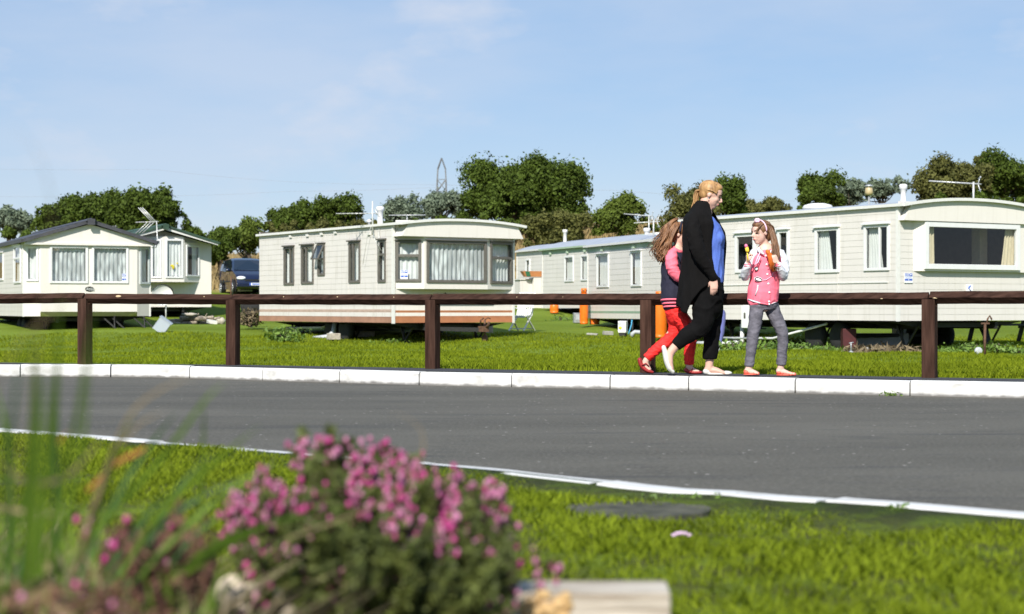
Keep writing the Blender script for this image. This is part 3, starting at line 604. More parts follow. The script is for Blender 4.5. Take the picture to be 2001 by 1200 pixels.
for k in range(8): q = s0+lv*(.12+.11*k); sd = lv.cross(Vector((0, 0, 1))); mb.tube([q-sd*.16, q+sd*.16], .008, 5)
mb.tube([s0-lv*.05+Vector((0, 0, .12)), s0-lv*.18+Vector((0, 0, -.1))], .012, 5); mb.tube([(-.06, yb, zbm+.3), (-.12, yb+.15, zbm+.0), (-.1, yb+.45, zbm-.75)], .006, 5); mb.tube([(-.02, yb-.28, zbm+.15), (-.04, yb-.3, zbm-.7)], .01, 5)
mb.tube([(-.06, yb, zbm+.12), (-.22, yb-.38, zbm-.1), (-.08, yb-.5, zbm-.42)], .007, 5); mb.build('aerial', M['alu'], c3)
mb = MB(); s0 = Vector((1.9, yb+1.7, ZE+.3)); mb.tube([(1.9, yb+1.7, ZE+.1), s0+Vector((0, 0, .12))], .012, 6); mb.tube([s0-lv*.5+Vector((0, 0, .1)), s0+lv*.5+Vector((0, 0, .1))], .012, 6)
for k in range(7): q = s0+lv*(-.45+.15*k)+Vector((0, 0, .1)); mb.tube([q-lv.cross(Vector((0, 0, 1)))*.1, q+lv.cross(Vector((0, 0, 1)))*.1], .007, 5)
mb.build('aerial', M['alu'], c3)
mb = MB(); xm = W*.42   # black scroll ornament below the bay
for sg in (-1, 1): mb.tube([(xm+sg*.04*k, -.02, Fm.z(576, 885, (0, 0), (W, 0))+.02*math.sin(k*1.3)) for k in range(9)], .008, 5)
mb.tube([(xm, -.02, Fm.z(578, 885, (0, 0), (W, 0))), (xm, -.02, Fm.z(572, 885, (0, 0), (W, 0)))], .015, 6); mb.build('scroll_ornament', M['black_steel'], c3)
mb = MB(); y = L_-Fm.hit(632, 640, *side)[0]; mb.tube([(.35, y, ZS), (.3, y, ZS-.28), (.15, y+.05, ZS-.40), (-.15, y+.3, .05)], .065, 12); mb.build('waste_pipe', M['pipe_grey'], c3)
mb = MB(); mb.tube([(.5, L_*.9, .3), (.5, L_*.62, .34)], .03, 8); mb.tube([(.5, L_*.62, .34), (.4, L_*.5, ZS-.05)], .03, 8); mb.build('water_pipe', M['pipe_white'], c3)

# ---- large pale caravan on the right: wide picture window
Fr = Frame2(8.21, 37.0, (.855, .511), -.36); W, L_ = 4.15, 7.87
c5 = empty('static_caravan', (Fr.o.x, Fr.o.y, Fr.gz), Fr.rz, 'large cream static caravan with white framed windows and a wide dark picture window', 'caravan', 'static caravans on the site')
side = ((0, L_), (0, 0)); fr = ((0, 0), (W, 0)); ZS = Fr.z(627, 1745, *side); ZE = Fr.z(402, 1755, *side)
wr = [Fr.rect(*q, *side) for q in ((1438, 457, 1476, 532), (1521, 450, 1542, 520), (1594, 446, 1640, 532), (1690, 440, 1738, 528))]
D0 = -.10; qa = Fr.hit(1804, 480, (0, D0), (W, D0))[0]; q0 = Fr.hit(1784, 480, *fr)[0]; qb = W-.18
f1 = ((q0, 0), (qa, D0)); f2 = ((qa, D0), (qb, D0)); f3 = ((qb, D0), (W-.06, 0)); zb = Fr.z(531, 1890, *f2); zp = Fr.z(434, 1870, *f2)
mb = MB(); wall(mb, *side, ZS, ZE, wr, board=.135, inner=.05, inner_mat=1); wall(mb, *fr, ZS, zb, (), board=.135, inner=.05, inner_mat=1); wall(mb, (0, 0), (q0, 0), zb, ZE+.1, board=.135); wall(mb, (W, 0), (W, L_), ZS, ZE, board=.135, inner=.05, inner_mat=1); wall(mb, (W, L_), (0, L_), ZS, ZE+.1, board=.135, inner=.05, inner_mat=1)
wf = Fr.rect(1806, 437, 1990, 526, *f2)
for f, wq in ((f1, []), (f2, [wf]), (f3, [])): wall(mb, *f, zb, ZE+.1, wq, board=0, mat=2)
mb.add([(q0, 0, zb), (qa, D0, zb), (qb, D0, zb), (W-.06, 0, zb)], [(3, 2, 1, 0)], 3)
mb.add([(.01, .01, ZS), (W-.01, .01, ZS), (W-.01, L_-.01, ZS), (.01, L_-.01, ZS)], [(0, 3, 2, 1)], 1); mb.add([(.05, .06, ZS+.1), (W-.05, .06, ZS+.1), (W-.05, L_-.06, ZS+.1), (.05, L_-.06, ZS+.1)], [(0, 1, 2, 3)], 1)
mb.box(-.018, .05, -.018, .05, ZS-.01, ZE+.05, 4); z1 = Fr.z(552, 1700, *side); mb.box(-.02, 0, .3, L_, z1-.012, z1+.012, 4)
mb.build('body', [M['siding_white'], M['interior'], M['siding_cream'], M['soffit'], M['trim_white']], c5, fix=False)
prof = roof_profile('arc', W, ZE+.03, .17, .05); mb = MB(); mb.prism([(x, z-.05) for x, z in prof[1:-1]]+[(W, zp), (0, zp)], -.17, -.03); mb.build('pelmet', M['siding_cream'], c5)
roof(c5, prof, -.22, L_+.08, .05, (M['roof_metal'], M['trim_white']))
for y in (1.9, 4.3, 6.4):
    mb = MB(); mb.box(-.0105, -.002, y-.012, y+.012, ZS+.01, ZE-.04); mb.build('panel_joint', M['siding_white'], c5)
window(c5, *side, wr[0], M['frame_white'], 'none', hood=.03, fw=.07); window(c5, *side, wr[1], M['frame_white'], 'none', hood=.04, fw=.06)
window(c5, *side, wr[2], M['frame_white'], 'left_wide', hood=.04, fw=.06); window(c5, *side, wr[3], M['frame_white'], 'left_wide', mull=(.62,), hood=.04, fw=.05); window(c5, *f2, wf, M['frame_white'], 'sides', fw=.1, proud=.05)
mb = MB(); u, z = Fr.hit(1923, 480, (0, .7), (W, .7)); mb.box(u-.13, u+.10, .7, .95, ZS+.11, ZE-.02); mb.build('reflection_column', M['curtain_cream'], c5)  # added pale column stands in for a reflection in the picture window
mb = MB(); u, z = Fr.hit(1452, 555, *side); mb.box(-.05, .0, L_-u-.12, L_-u+.12, Fr.z(540, 1452, *side), Fr.z(536, 1452, *side)); mb.build('wall_vent', M['frame_grey'], c5)
notice(c5, *fr, Fr.rect(1766, 534, 1782, 553, *fr), off=.02); mb = MB(); r_ = Fr.rect(1886, 556, 1899, 571, *fr); mb.box(r_[0], r_[1], -.03, -.02, r_[2], r_[3]); sg = mb.build('badge', M['sign_white'], c5)
mb = MB(); xm = (r_[0]+r_[1])/2; zm = (r_[2]+r_[3])/2; mb.tube([(xm+.03, -.034, zm+.06), (xm-.03, -.034, zm), (xm+.04, -.034, zm-.06)], .010, 6); mb.tube([(xm-.03, -.034, zm), (xm-.02, -.034, zm+.05)], .006, 5); mb.build('emblem', M['sign_blue'], sg)
mb = MB(); r_ = Fr.rect(1454, 598, 1469, 641, *side); mb.box(-.09, -.014, L_-r_[1], L_-r_[0], r_[2], r_[3]); bx = mb.build('meter_box', M['white_plastic'], c5, bevel=.012)
mb = MB(); mb.box(-.094, -.091, L_-r_[1]+.12, L_-r_[0]-.1, r_[3]-.30, r_[3]-.16); mb.build('meter_dial', M['frame_dark'], bx)
u, z = Fr.hit(1765, 390, (1.0, L_), (1.0, 0)); flue(c5, 1.0, max(.3, L_-u), ZE+.10, .45, .06)
mb = MB(); xv = 1.0; yv = L_-Fr.hit(1598, 405, (xv, L_), (xv, 0))[0]; mb.lathe([(.34, 0), (.36, .04), (.32, .1), (.18, .14), (.02, .15)], (xv, yv, ZE+.13), 20); vv = mb.build('roof_vent', M['trim_white'], c5)
def aer(par, x, y, z, h, worlddir, rz, ln, slope=0, n=9, mat='alu'):
    lv = Matrix.Rotation(-rz, 3, 'Z')@Vector(worlddir).normalized(); mb = MB(); mb.tube([(x, y, z), (x, y, z+h)], .022, 8); s0 = Vector((x, y, z+h-.04)); mb.tube([s0-lv*.18, s0+lv*ln], .016, 6); sd = lv.cross(Vector((0, 0, 1)))
    for k in range(n): q = s0+lv*(ln*(k+.6)/n); mb.tube([q-sd*.14, q+sd*.14], .008, 5)
    for sg in (-1, 1): mb.tube([s0-lv*.1, s0-lv*.16+Vector((0, 0, .18*sg))], .012, 5); mb.tube([s0-lv*.14+sd*.2+Vector((0, 0, .14*sg)), s0-lv*.14-sd*.2+Vector((0, 0, .14*sg))], .009, 5)
    return mb.build('aerial', M[mat], par)
aer(c5, 3.45, 1.2, ZE+.05, .66, (-1, .1, .07), Fr.rz, 1.0)
underframe(c5, W, L_, ZS, yw=L_*.30, drawbar=False)
mb = MB(); mb.tube([(.3, L_*.72, ZS-.1), (.3, L_*.72, .12), (.0, L_*.75, .07), (-.2, L_*.86, .06)], .06, 10); mb.tube([(.15, L_*.85, .2), (.15, L_*.55, .22), (.3, L_*.33, ZS-.08)], .028, 8); mb.build('waste_pipe', M['pipe_white'], c5)
pm('blue_hose', (.06, .33, .55), .5, var=.1); mb = MB(); mb.tube([(.1, L_*.79, ZS), (.1, L_*.79, .1), (-.1, L_*.85, .04), (-.1, L_*.95, .10), (.1, L_*1.02, .05)], .016, 8); mb.build('water_hose', M['blue_hose'], c5)

# ---- gabled caravan at the left edge with the dark grey roof
Fl = Frame2(-14.05, 50.0, (.91, .415), -.35); W, L_ = 3.66, 9.0
c1 = empty('static_caravan', (Fl.o.x, Fl.o.y, Fl.gz), Fl.rz, 'cream static caravan with dark grey gabled roof and two lace curtained front windows', 'caravan', 'static caravans on the site')
side = ((0, L_), (0, 0)); fr = ((0, 0), (W, 0)); ZS = Fl.z(618, 100, *fr); ZE = Fl.z(469, 47, *side); ZR = Fl.z(431, 172, *fr)
D0 = -.32; qa = Fl.hit(79, 500, (0, D0), (W, D0))[0]; qb = Fl.hit(268, 500, (0, D0), (W, D0))[0]
f1 = ((0, 0), (qa, D0)); f2 = ((qa, D0), (qb, D0)); f3 = ((qb, D0), (W, 0)); zp = Fl.z(479, 170, *f2)
wr = [Fl.rect(28, 480, 41, 553, *side), Fl.rect(-8, 496, 7, 548, *side)]
mb = MB(); wall(mb, *side, ZS, ZE, wr, board=.14, inner=.05, inner_mat=1, mat=4); wall(mb, (W, 0), (W, L_), ZS, ZE, board=.14, inner=.05, inner_mat=1); wall(mb, (W, L_), (0, L_), ZS, ZE, board=.14, inner=.05, inner_mat=1)
wf = [Fl.rect(52, 482, 75, 549, *f1), Fl.rect(98, 481, 171, 553, *f2), Fl.rect(180, 482, 250, 553, *f2), Fl.rect(273, 484, 292, 555, *f3)]
wall(mb, *f1, ZS, ZE+.05, [wf[0]], board=0); wall(mb, *f2, ZS+.13, ZE+.05, wf[1:3], board=0); wall(mb, *f3, ZS, ZE+.05, [wf[3]], board=0)
mb.add([(qa, D0, ZS+.13), (qb, D0, ZS+.13), (qb-.3, D0+.12, ZS), (qa+.3, D0+.12, ZS)], [(0, 3, 2, 1)], 3); mb.add([(qa, D0, ZS+.13), (qa+.3, D0+.12, ZS), (.1, 0, ZS)], [(0, 1, 2)], 0); mb.add([(qb, D0, ZS+.13), (qb-.3, D0+.12, ZS), (W-.05, 0, ZS)], [(2, 1, 0)], 0)
mb.add([(.01, .01, ZS), (W-.01, .01, ZS), (W-.01, L_-.01, ZS), (.01, L_-.01, ZS)], [(0, 3, 2, 1)], 1); mb.add([(.05, .0, ZS+.15), (W-.05, .0, ZS+.15), (W-.05, L_-.06, ZS+.15), (.05, L_-.06, ZS+.15)], [(0, 1, 2, 3)], 1)
mb.box(-.02, .03, -.02, .03, ZS-.01, ZE, 2); mb.box(W-.03, W+.02, -.02, .03, ZS-.01, ZE, 2)
mb.build('body', [M['siding_cream'], M['interior'], M['trim_white'], M['soffit'], M['siding_white']], c1, fix=False)
mb = MB(); mb.prism([(0, ZE-.02), (W/2, ZR-.13), (W, ZE-.02), (W, zp), (0, zp)], -.38, -.03); mb.box(-.03, W+.03, -.42, -.38, zp-.01, zp+.05); pl = mb.build('pelmet', M['siding_cream'], c1)
for k in range(23):
    pass
prof = roof_profile('gable', W, ZE+.03, ZR-ZE-.03, .10); roof(c1, prof, -.48, L_+.1, .09, (M['roof_dark'], M['roof_dark'], M['roof_dark']), cap=True)
window(c1, *side, wr[0], M['frame_white'], 'lace_plain', trans=(.66,), hood=.02); window(c1, *side, wr[1], M['frame_white'], 'none', fw=.06, hood=.03)
for f, wq, c_ in ((f1, wf[0], 'lace_plain'), (f2, wf[1], 'lace'), (f2, wf[2], 'lace'), (f3, wf[3], 'lace_plain')): window(c1, *f, wq, M['frame_white'] if f is not f3 else M['frame_grey'], c_, fw=.055)
notice(c1, *f2, Fl.rect(238, 535, 249, 552, *f2), off=.012)
u, z = Fl.hit(175, 565, *f2); x = f2[0][0]+u; mb = MB(); mb.lathe([(.13, -.02), (.13, 0), (.115, .012), (.115, .006)], (0, 0, 0), 28, axis='y'); pm('badge_green', (.02, .035, .028), .3, metal=.3); bd = mb.build('badge', M['badge_green'], c1); bd.location = (x, D0-.006, z); bd.scale = (1, -1, .58)
text_obj('Atlas', 'lettering', .12, M['alu'], c1, (x, D0-.028, z), (R(90), 0, 0), .002, .35)
underframe(c1, W, L_, ZS, yw=L_*.25, drawbar=False, rustb=False)
for x0 in (W*.62, W*.86):
    mb = MB(); mb.bar((x0, -.1, ZS-.04), (x0+.55, -.35, .12), .04); mb.bar((x0+.25, -.1, ZS-.04), (x0+.8, -.35, .12), .04); mb.bar((x0+.5, -.35, .13), (x0+.9, -.35, .13), .04); mb.tube([(x0+.3, -.2, ZS), (x0+.3, -.3, .0)], .02, 6); mb.build('folding_step', M['black_steel'], c1); aer(c1, W-.25, 4.4, ZE+.1, .45, (-1, .15, .02), Fl.rz, .75, n=8)
xm, ym = W-.02, -.2; lv = Matrix.Rotation(-Fl.rz, 3, 'Z'); mb = MB(); zt = Fl.z(437, 306, (W, D0), (W, 0)) if False else ZE+.62
mb.tube([(xm+.02, ym, zp-.05), (xm+.16, ym, zp-.03), (xm+.2, ym, zp+.1), (xm+.17, ym, zt)], .016, 6)
bl = lv@Vector((-1, 0, -.03)); s0 = Vector((xm+.17, ym, zt-.02)); mb.tube([s0-bl*.06, s0+bl*.62], .014, 6)
for k in range(6): q = s0+bl*(.1+.09*k); mb.tube([q+Vector((0, -.15, .0)), q+Vector((0, .15, 0))], .008, 5)
for k in range(3):
    for sg, ln in ((1, .42), (-1, .34)): q = s0+bl*(.02+.06*k if sg > 0 else .06+.1*k); mb.tube([q, q+lv@Vector((-.40 if sg > 0 else -.36, 0, ln*sg))*1.0], .013, 6)
mb.build('aerial', M['alu'], c1)

# ---- green roofed caravan just behind it
Fg = Frame2(-14.04, 60.46, (.91, .415), .10); W, L_ = 3.66, 8.5
c2 = empty('static_caravan', (Fg.o.x, Fg.o.y, Fg.gz), Fg.rz, 'cream static caravan with dark green gabled roof and angled front bay window', 'caravan', 'static caravans on the site')
fr = ((0, 0), (W, 0)); side = ((0, L_), (0, 0)); ZS = Fg.z(600, 380, *fr); ZE = Fg.z(478, 413, *fr); ZR = Fg.z(449, 318, *fr)
D0 = -.55; qa = Fg.hit(318, 500, (0, D0), (W, D0))[0]; qb = Fg.hit(360, 500, (0, D0), (W, D0))[0]; q1 = Fg.hit(389, 500, *fr)[0]; q0 = W-q1
f1 = ((q0, 0), (qa, D0)); f2 = ((qa, D0), (qb, D0)); f3 = ((qb, D0), (q1, 0)); zb = Fg.z(551, 330, *f2)
mb = MB(); wall(mb, *side, ZS, ZE, board=.14, inner=.05, inner_mat=1); wall(mb, (W, 0), (W, L_), ZS, ZE, board=.14, inner=.05, inner_mat=1); wall(mb, (W, L_), (0, L_), ZS, ZE, board=.14, inner=.05, inner_mat=1)
wall(mb, *fr, ZS, zb, board=0); wall(mb, (0, 0), (q0, 0), zb, ZE, board=0); wall(mb, (q1, 0), (W, 0), zb, ZE, board=0)
wf = [Fg.rect(296, 468, 315, 543, *f1), Fg.rect(324, 468, 357, 543, *f2), Fg.rect(364, 480, 389, 540, *f3)]
for f, wq in zip((f1, f2, f3), wf): wall(mb, *f, zb, max(ZE, wq[3]+.1), [wq], board=0)
mb.add([(q0, 0, zb), (qa, D0, zb), (qb, D0, zb), (q1, 0, zb)], [(3, 2, 1, 0)], 3); mb.add([(.01, .01, ZS), (W-.01, .01, ZS), (W-.01, L_-.01, ZS), (.01, L_-.01, ZS)], [(0, 3, 2, 1)], 1); mb.add([(.05, .06, ZS+.1), (W-.05, .06, ZS+.1), (W-.05, L_-.06, ZS+.1), (.05, L_-.06, ZS+.1)], [(0, 1, 2, 3)], 1)
mb.add([(0, -.02, ZE), (W, -.02, ZE), (W/2, -.02, ZR-.02)], [(0, 1, 2)], 0); mb.add([(0, L_, ZE), (W, L_, ZE), (W/2, L_, ZR-.02)], [(2, 1, 0)], 0)
mb.build('body', [M['siding_cream'], M['interior'], M['trim_white'], M['soffit']], c2, fix=False)
prof = roof_profile('gable', W, ZE+.07, ZR-ZE+.07, .10); roof(c2, prof, -.75, L_+.1, .06, (M['roof_green'], M['roof_green'], M['roof_green']), cap=True)
mb = MB(); mb.prism([(-.05, ZE+.02), (W/2, ZR+.05), (W+.05, ZE+.02), (W+.05, ZE-.05), (W/2, ZR-.03), (-.05, ZE-.05)], -.74, -.70); mb.build('barge_board', M['trim_white'], c2)
for f, wq, c_ in zip((f1, f2, f3), wf, ('lace_plain', 'lace_plain', 'right')): window(c2, *f, wq, M['frame_white'], c_, fw=.05)
pm('yellow_toy', (.8, .62, .02), .6); mb = MB(); u, z = Fg.hit(339, 522, *f2); mb.ball((f2[0][0]+u, D0+.03, z), (.05, .02, .08), 8, 6); mb.ball((f2[0][0]+u-.05, D0+.03, z+.05), (.05, .02, .04), 8, 6); mb.ball((f2[0][0]+u+.14, D0+.03, z+.13), (.03, .02, .03), 8, 6); mb.build('window_ornament', M['yellow_toy'], c2)
underframe(c2, W, L_, ZS, yw=L_*.3, drawbar=False)
mb = MB(); mb.box(.1, W-.1, .3, L_-.3, 0.0, ZS-.2); mb.build('dark_skirt', M['black_steel'], c2) if False else None

# ---- three pale green trimmed caravans between
def plain(X0, Y0, b, gz, W, L_, wrects, zs_px, ze_px, pxr, label, green='fascia_green', stripe=False, rise=.3, curtain='curtain_white', ffont=M['frame_white'], band=.14):
    d = (b[1], -b[0]); Fp = Frame2(X0, Y0, d, gz); side = ((0, L_), (0, 0)); fr = ((0, 0), (W, 0))
    c = empty('static_caravan', (X0, Y0, gz), Fp.rz, label, 'caravan', 'static caravans on the site')
    ZS = Fp.z(zs_px, pxr, *side); ZE = Fp.z(ze_px, pxr, *side); wr = [Fp.rect(*q, *side) for q in wrects]
    bands = [(ZE-band, ZE, 2)] if green else []
    if stripe: bands += [(ZS+.16, ZS+.22, 3)]
    mb = MB(); wall(mb, *side, ZS, ZE, wr, board=.16, bands=bands, inner=.05, inner_mat=1)
    wall(mb, *fr, ZS, ZE, board=.16, inner=.05, inner_mat=1); wall(mb, (W, 0), (W, L_), ZS, ZE, board=.16, inner=.05, inner_mat=1); wall(mb, (W, L_), (0, L_), ZS, ZE, board=.16, inner=.05, inner_mat=1)
    mb.add([(.01, .01, ZS), (W-.01, .01, ZS), (W-.01, L_-.01, ZS), (.01, L_-.01, ZS)], [(0, 3, 2, 1)], 1); mb.add([(.05, .06, ZS+.1), (W-.05, .06, ZS+.1), (W-.05, L_-.06, ZS+.1), (.05, L_-.06, ZS+.1)], [(0, 1, 2, 3)], 1)
    for y in (0, L_): mb.add([(0, y, ZE-.005), (W, y, ZE-.005), (W/2, y, ZE+rise)], [(0, 1, 2)], 0)
    mb.box(-.02, .04, L_-.04, L_+.02, ZS, ZE, 4); mb.build('body', [M['siding_pale'], M['interior'], M[green or 'siding_pale'], M['stripe_green'], M['trim_white']], c, fix=False)
    prof = roof_profile('arc', W, ZE+.05, rise, .09); roof(c, prof, -.1, L_+.1, .05, (M['roof_metal'], M['trim_white'] if stripe else M[green or 'trim_white']))
    for q in wr: window(c, *side, q, ffont, 'lace_plain' if curtain == 'curtain_white' else 'none', fw=.045, cmat=None, hood=.03 if stripe else None)
    return c, Fp, ZS, ZE, side
a_, Fa, ZSa, ZEa, sa = plain(4.6, 45.86, (-.306, .952), .0, 3.05, 7.5, [(1167, 497, 1190, 561), (1234, 491, 1254, 559)], 622, 483, 1160, 'pale caravan with green fascia, white gutter, just right of the slim orange cylinder', stripe=True)
for px in (1178, 1240, 1276):
    mb = MB(); y = 7.5-Fa.hit(px, 484, *sa)[0]; mb.box(-.06, .004, y-.08, y+.08, ZEa-.14, ZEa-.07); mb.build('vent_cowl', M['fascia_pale_green'], a_)
flue(a_, 1.2, 7.5-Fa.hit(1264, 450, (1.2, 7.5), (1.2, 0))[0], ZEa+.2, .34, .07); aer(a_, .15, 7.5-Fa.hit(1277, 450, (.15, 7.5), (.15, 0))[0], ZEa+.1, .5, (-1, -.1, -.07), Fa.rz, .55, n=6)
mb = MB(); mb.box(.5, 1.1, 3.3, 3.9, ZEa+.19, ZEa+.30); mb.build('roof_vent', M['trim_white'], a_, bevel=.02); underframe(a_, 3.05, 7.5, ZSa, yw=3.0, drawbar=False)
b_, Fb, ZSb, ZEb, sb = plain(3.68, 58.2, (-.35, .937), .16, 3.05, 7.27, [(1104, 501, 1121, 550), (1136, 499, 1149, 548)], 602, 486, 1110, 'pale green fascia caravan standing between the planter and the slim orange cylinder', rise=.35)
for px in (1077, 1110, 1144):
    mb = MB(); y = 7.27-Fb.hit(px, 490, *sb)[0]; mb.box(-.06, .004, y-.08, y+.08, ZEb-.16, ZEb-.08); mb.build('vent_cowl', M['fascia_pale_green'], b_)
flue(b_, 1.0, 7.27-Fb.hit(1104, 450, (1.0, 7.27), (1.0, 0))[0], ZEb+.2, .62, .065); underframe(b_, 3.05, 7.27, ZSb, yw=3.0, drawbar=False)
d_, Fd, ZSd, ZEd, sd_ = plain(2.3, 66.4, (-.35, .937), .55, 3.05, 6.0, [(1028, 507, 1036, 533)], 604, 492, 1030, 'pale caravan with one narrow window above an orange planter, furthest of the middle row', green=None, rise=.3)
aer(b_, 2.2, 2.6, ZEb+.25, .9, (-1, .2, .1), Fb.rz, .9, n=8)
p = at(1046, 600, 68.5); po = empty('porch', (p.x, p.y, .62), Fd.rz, 'low cream and grey porch wall in front of the furthest pale caravan', 'porch'); mb = MB(); mb.box(-.26, .4, -.5, .3, -.3, 1.15); mb.build('side_wall', M['siding_cream'], po); mb = MB(); mb.box(-.75, -.262, -.3, .3, -.3, 1.06); mb.build('grey_wall', M['siding_grey'], po); mb = MB(); mb.box(-.8, -.25, -.35, .35, 1.065, 1.1); mb.build('coping', M['trim_white'], po)
p = at(1040, 541, 68.0); pl_ = empty('planter', (p.x, p.y, p.z), Fd.rz, 'orange brown trough planter with green leaves on the porch wall', 'planter'); pm('terracotta', (.50, .20, .07), .7)
mb = MB(); mb.add([(-.42+.1, -.12, 0), (.40, -.12, 0), (.40, .12, 0), (-.32, .12, 0), (-.46, -.16, .22), (.46, -.16, .22), (.46, .16, .22), (-.46, .16, .22)], [(0, 3, 2, 1), (4, 5, 6, 7), (0, 1, 5, 4), (1, 2, 6, 5), (2, 3, 7, 6), (3, 0, 4, 7)]); mb.build('trough', M['terracotta'], pl_)
mb = MB(); mb.add([(-.30, -.17, .02), (-.12, -.17, .02), (-.18, -.172, .21), (-.36, -.172, .21), (-.30, -.165, .02), (-.12, -.165, .02), (-.18, -.167, .21), (-.36, -.167, .21)], [(0, 1, 2, 3), (7, 6, 5, 4), (0, 4, 5, 1), (2, 6, 7, 3), (1, 5, 6, 2), (0, 3, 7, 4)]); pm('cloth_green', (.02, .12, .05), .8); mb.build('leaf_spray', M['cloth_green'], pl_)
# ------------------------------------------------------------------ fence: square posts notched for a rail set on edge
fpts = [(-8.6, 19.4, .62), (-6.3, 18.3, .640), (-4.27, 17.4, .655), (-2.75, 17.15, .645), (-.735, 16.11, .636), (1.18, 15.12, .630), (3.36, 14.0, .630), (5.5, 12.9, .63), (7.6, 11.8, .63)]
fence = empty('rail_fence', (0, 16.5, 0), 0, 'low brown timber fence of square posts and one diamond set rail behind the path', 'fence')
def fl_(p): return (p[0], p[1]-16.5, p[2])
for i, (x, y, z) in enumerate(fpts):
    a = fpts[max(0, i-1)]; b = fpts[min(len(fpts)-1, i+1)]; an = math.atan2(b[1]-a[1], b[0]-a[0]) if i > 2 else math.atan2(-1, 2.0)
    h = .053; mb = MB(); zt = z+.006; zn = z-.052   # V notch in the top
    ca, sa_ = math.cos(an), math.sin(an); T = lambda u, v, zz: (x+u*ca-v*sa_, y-16.5+u*sa_+v*ca, zz)
    V = [T(u, v, -.25) for u, v in ((-h,-h),(h,-h),(h,h),(-h,h))]+[T(u, v, zt) for u, v in ((-h,-h),(h,-h),(h,h),(-h,h))]+[T(-h, 0, zn), T(h, 0, zn)]
    mb.add(V, [(0,3,2,1), (0,1,5,4), (2,3,7,6), (0,4,8,7,3), (1,2,6,9,5), (4,5,9,8), (8,9,6,7)])
    o = mb.build('post', M['wood_post'], fence, bevel=.004)
runs = [(0, 2), (2, 3), (3, 4), (4, 6), (6, 8)]
for k, (i, j) in enumerate(runs):
    for q in range(i, j):
        a, b = Vector(fl_(fpts[q])), Vector(fl_(fpts[q+1])); d = (b-a).normalized(); e0 = .0 if q > i else .006; e1 = 0 if q < j-1 else .006
        dz = (.006, -.002, .0, .004, .012)[k]; a2 = a+d*e0+Vector((0, 0, dz+.006)); b2 = b-d*e1+Vector((0, 0, dz+.006))
        mb = MB(); n_ = 14
        pts = [a2.lerp(b2, t/n_)+Vector((0, 0, .0015*math.sin(t*2.1+k)))+Vector((0, .001*math.sin(t*1.3), 0)) for t in range(n_+1)]
        s = .072/math.sqrt(2)
        V = []
        for p in pts:
            for aa in range(4):
                qn = Vector((-d.y, d.x, 0)); V.append(p+(qn*math.cos(aa*math.pi/2)+Vector((0, 0, 1))*math.sin(aa*math.pi/2))*s*random.uniform(.995, 1.005))
        mb.add(V, [(t*4+c, t*4+(c+1) % 4, (t+1)*4+(c+1) % 4, (t+1)*4+c) for t in range(n_) for c in range(4)]+[(3, 2, 1, 0), tuple(n_*4+c for c in range(4))])
        mb.build('rail', M['wood_rail'], fence)
# pale knots, chips and split ends
pm('chip', (.55, .42, .25), .9, var=.2); ch = []
for (px, py, L_, k) in ((1826, 584.5, .07, 0), (697, 586, .0, 1), (1863, 585, 0, 1), (1911, 580, 0, 1)): pass
mb = MB()
def on_rail(px, dz, Yoff=-.042):
    for a, b in zip(fpts[:-1], fpts[1:]):
        pa, pb = CX+a[0]/a[1]*F_PX, CX+b[0]/b[1]*F_PX
        if pa <= px < pb:
            lo, hi = 0, 1
            for _ in range(30):
                m = (lo+hi)/2; X = a[0]+(b[0]-a[0])*m; Y = a[1]+(b[1]-a[1])*m
                if CX+X/Y*F_PX < px: lo = m
                else: hi = m
            return Vector((X, Y-16.5+Yoff, a[2]+(b[2]-a[2])*m+.01+dz))
for px, dz, ln, hh in ((1828, .004, .035, .006), (233, .018, .03, .012), (1850, .02, .006, .006), (1868, .018, .006, .008), (1722, .0, .02, .004), (1905, .02, .008, .01), (660, .02, .007, .006), (1010, .018, .006, .005), (1100, .018, .006, .005), (400, .02, .007, .006), (770, .018, .006, .005), (555, .02, .006, .006)):
    p = on_rail(px, dz, -.050+max(0, dz)*1.0)
    mb.ball(p, (ln, .006, hh), 8, 5, rot=(0, .4 if ln < .02 else 0, 0))
ck = mb.build('split_wood', M['chip'], fence); ck['label'] = 'pale split and chipped spots on the brown rail'; ck['kind'] = 'stuff'

